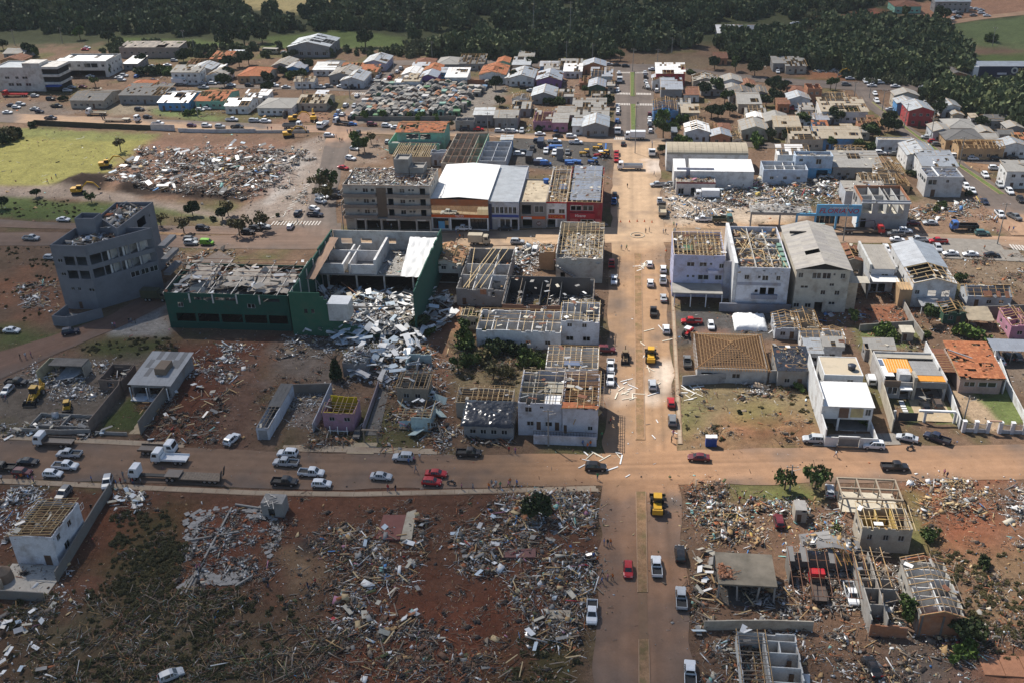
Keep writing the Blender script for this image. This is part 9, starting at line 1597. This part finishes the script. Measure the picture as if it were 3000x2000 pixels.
SHIRT = {'white': (.6, .6, .6), 'navy': (.02, .025, .06), 'black': (.02, .02, .02), 'red': (.4, .03, .03), 'blue': (.06, .15, .4), 'grey': (.25, .25, .25), 'orange': (.6, .15, .02), 'green': (.08, .25, .1), 'pink': (.45, .15, .22)}
PEOPLE = {(0, 2): '190 165 240 155 290 140 20 1280 165 1285 205 1270 270 1280 310 1290 850 1295 1075 1330 1115 1310 1135 1250 1160 1320 1225 1310 1200 1270 1300 1310 30 530 60 540 845 1550', (1, 2): '1405 1130 1455 1110 1505 1085 1470 1200 1215 1375 1285 1380 1890 1360 1995 1360 2140 1360 2165 1330 2205 1335 2245 1350 2320 1340 2335 1310 2325 1020', (2, 2): '30 1030 45 1330 695 990 720 970 650 960 905 755 825 885 785 1270 1465 925 1480 870 2090 1480 2130 1440 2195 1480 2210 1490 2310 1470', (2, 3): '845 305 878 310 905 305 825 655 880 630 925 625 830 590 750 430 785 465', (3, 2): '620 1060 630 990 1615 1230 1640 1255 820 1390', (2, 1): '1005 730 1052 730 1228 575 1260 565 1390 580 1410 580 1485 520 1510 530 1060 160 1305 50 1455 1060 845 690', (1, 1): '385 490 430 520 1245 530 1840 590 1875 630 1905 630 1215 500', (0, 1): '1040 1440 1060 1440 1190 1400 1210 1400 1245 1405 440 120 480 100 520 70 1015 270', (1, 0): '110 1200 145 1200 445 1195 465 1200 840 1225 870 1225 580 1285 600 1290 770 1305 785 1308 800 1305 715 1265 740 1270 1115 1310 820 1110', (0, 3): '1815 540 1845 530', (1, 3): '80 660 115 690 480 700 550 665', (3, 1): '2105 590 2210 560 2250 560 1985 730'}
for tl, t in PEOPLE.items():
  v = list(map(float, t.split()))
  for i in range(0, len(v), 2):
    x, y = T(*tl, v[i], v[i + 1]); p = P(x, y); c = rnd.choice(list(SHIRT)); t_ = rnd.choice(('dark', 'blue')); o = ob('person', rnd.choice(BODY)); o.location = (p.x, p.y, .03 if near_road(np.array([p.x]), np.array([p.y]), .2)[0] else max(.0, float(ground_height(np.array([p.x]), np.array([p.y]))[0]))); o.rotation_euler = (0, 0, rnd.uniform(0, 6.3)); s = rnd.uniform(.94, 1.06); o.scale = (s, s, s)
    for k, m in ((0, mat('shirt_' + c, SHIRT[c], .85, .1)), (1, mat('trousers_' + t_, (.03, .03, .035) if t_ == 'dark' else (.06, .09, .17), .85, .1))): o.material_slots[k].link = 'OBJECT'; o.material_slots[k].material = m
    tag(o, 'person in %s shirt and %s trousers %s' % (c, t_, where(x, y)), 'person', 'people ' + where(x, y))
for i in (0, 1):   # portable toilets
  p = P(*T(2, 2, 1800 + 52 * i, 952)); o = thing('portable_toilet', 'blue portable toilet with a white roof on the bare plot', 'toilet', (p.x, p.y, .05), R_(GRID), 'portable toilets'); slab('cabin', -.55, -.55, 0, .55, .55, 2.0, mat('toilet_blue', (.02, .09, .36), .5, .1), o); slab('roof', -.6, -.6, 2.0, .6, .6, 2.25, WHITE, o); slab('door', -.4, -.6, .1, .4, -.56, 1.9, mat('toilet_door', (.015, .06, .26), .5), o)
_c = MB(); _c.tube((0, 0, .05), (0, 0, .75), .2, .04, 10); _c.box(-.25, -.25, 0, .25, .25, .05); CONE = _c.mesh('traffic_cone', [flat('cone_orange', (.65, .12, .02))])
for u, v in ((998, 475), (1080, 475), (1150, 470), (1217, 472), (1286, 478), (1415, 740)): p = P(*T(2, 1, u, v)); o = ob('traffic_cone', CONE); o.location = (p.x, p.y, .03); tag(o, 'orange traffic cone in the row across the dusty avenue', 'cone', 'traffic cones')
p = P(*T(2, 1, 1152, 597)); o = thing('roundabout', 'small round kerb island with stones in the dusty crossing', 'island', (p.x, p.y, 0))
for k in range(20): a = k * math.pi / 10; bar('kerb_stone', (2.1 * math.cos(a), 2.1 * math.sin(a), .09), (2.1 * math.cos(a + .31), 2.1 * math.sin(a + .31), .09), .25, .18, mat('kerb_pale', (.45, .38, .28), .9, .2), o)
for k in range(4): slab('stone', -.9 + k * .45, -.4, .02, -.5 + k * .45, .1, .3, CONCD, o)
b = Bld('covered_cars', 'parked cars hidden under one large white tarpaulin', 'cover', (2, 1), 2050, 1420, 2360, 1285, 1.6, dmax=9); crumple('tarpaulin', b.root, 0, 0, b.w, b.d, 1.5, 1.7, TARPW, 26, .7, 1.4)
def motorbike(tl, u, v, a, lab, g=None):
  p = P(*T(*tl, u, v)); o = thing('motorcycle', lab, 'motorcycle', (p.x, p.y, .05), R_(a), g); add_wheel(o, -.65, 0, .31, .12); add_wheel(o, .65, 0, .31, .12); b = MB(); b.box(-.75, -.13, .6, .1, .13, .8); b.box(-.1, -.15, .5, .4, .15, .95); b.beam((.65, 0, .3), (.42, 0, 1.05), .08, .08); b.build('frame', PLASTIC, o); bar('handlebar', (.4, -.35, 1.05), (.4, .35, 1.05), .04, .04, STEEL, o)
motorbike((1, 2), 1795, 1310, GRID, 'black motorcycle beside the red hatchback'); motorbike((3, 2), 1305, 990, GRID + 20, 'rusty motorcycle before the gate'); motorbike((2, 0), 1155, 960, 60, 'motorcycle on the zebra crossing')
for i in range(7): motorbike((2, 0), 1205 + i * 17, 815 + i * 5, 60 + i * 9, 'motorcycle in the cluster by the avenue kerb', 'motorcycles at the kerb')
o = thing('goal_frame', 'white goal frame standing in the sports hall rubble', 'goal', P(*T(0, 0, 1625, 1420)), R_(GRID)); bar('post', (0, 0, 0), (0, 0, 2.4), .12, .12, WHITE, o); bar('post', (5, 0, 0), (5, 0, 2.4), .12, .12, WHITE, o); bar('crossbar', (0, 0, 2.4), (5, 0, 2.4), .12, .12, WHITE, o)
# ============================================================ clouds that shade parts of the town
def cloud(pts, z, soft, thick, label, amt):
  sh = SUN_DIR * (z / SUN_DIR.z); q = [p + sh for p in GP(pts)]; xs, ys = [p.x for p in q], [p.y for p in q]; n = 120; pad = soft * 2
  X, Y = np.meshgrid(np.linspace(min(xs) - pad, max(xs) + pad, n), np.linspace(min(ys) - pad, max(ys) + pad, n)); X, Y = X.ravel(), Y.ravel()
  D = np.clip((poly_sd(X, Y, q) + (fbm(X, Y, soft * 3, 4, 51) - .5) * soft * 1.4) / soft * .5 + .5, 0, 1); D = D * D * (3 - 2 * D); I = np.arange(n * n).reshape(n, n); Fq = np.stack([I[:-1, :-1], I[:-1, 1:], I[1:, 1:], I[1:, :-1]], -1).reshape(-1, 4); Fq = Fq[(D[Fq].max(1) > .01)]
  V = np.concatenate([np.stack([X, Y, z - D * thick * .15], 1), np.stack([X, Y, z + .5 + D * thick * (.4 + fbm(X, Y, 60, 4, 9))], 1)]); me = np_mesh('cloud', V, np.concatenate([Fq[:, ::-1], Fq + n * n]), np.zeros(2 * len(Fq)), [])
  a = me.attributes.new('cover', 'FLOAT', 'POINT'); a.data.foreach_set('value', np.tile(D * amt, 2).astype(np.float32)); m = MATS.get('cloud')
  if not m:
    m = MATS['cloud'] = bpy.data.materials.new('cloud'); m.use_nodes = True; nt = m.node_tree; N, L = nt.nodes.new, nt.links.new; nt.nodes.remove(nt.nodes['Principled BSDF']); at = N('ShaderNodeAttribute'); at.attribute_name = 'cover'; tr, tl, df, mx, m2 = N('ShaderNodeBsdfTransparent'), N('ShaderNodeBsdfTranslucent'), N('ShaderNodeBsdfDiffuse'), N('ShaderNodeMixShader'), N('ShaderNodeMixShader')
    tl.inputs[0].default_value = (.46, .42, .37, 1); df.inputs[0].default_value = (.8, .8, .82, 1)
    L(tl.outputs[0], m2.inputs[1]); L(df.outputs[0], m2.inputs[2]); L(at.outputs['Fac'], mx.inputs[0]); L(tr.outputs[0], mx.inputs[1]); L(m2.outputs[0], mx.inputs[2]); L(mx.outputs[0], nt.nodes['Material Output'].inputs[0])
  me.materials.append(m); tag(ob('cloud', me), label, 'cloud')
cloud([(-500, 565), (250, 590), (440, 640), (470, 790), (580, 900), (860, 940), (1000, 985), (1230, 1030), (1370, 1150), (1470, 1330), (1620, 1400), (1830, 1440), (2030, 1560), (2160, 1760), (2450, 1900), (3200, 1990), (3200, 2500), (-500, 2500)], 420, 17, 60, 'broad white cloud shading the lower left of the town', .5)
cloud([(-1200, 60), (-300, 105), (700, 112), (1300, 140), (1800, 175), (2300, 215), (2800, 230), (3800, 240), (4200, -260), (-1500, -260)], 520, 40, 80, 'long white cloud shading the dark wood', .3)
_h = MB(); _h.box(-4200, -60, -3, 4200, 2560, 124); hz = _h.build('haze', bpy.data.materials.new('haze')); tag(hz, kind='stuff'); m = hz.data.materials[0]; m.use_nodes = True; m.node_tree.nodes.remove(m.node_tree.nodes['Principled BSDF']); v = m.node_tree.nodes.new('ShaderNodeVolumePrincipled'); v.inputs['Color'].default_value = (.82, .88, .95, 1); v.inputs['Density'].default_value = .00006; m.node_tree.links.new(v.outputs[0], m.node_tree.nodes['Material Output'].inputs['Volume'])
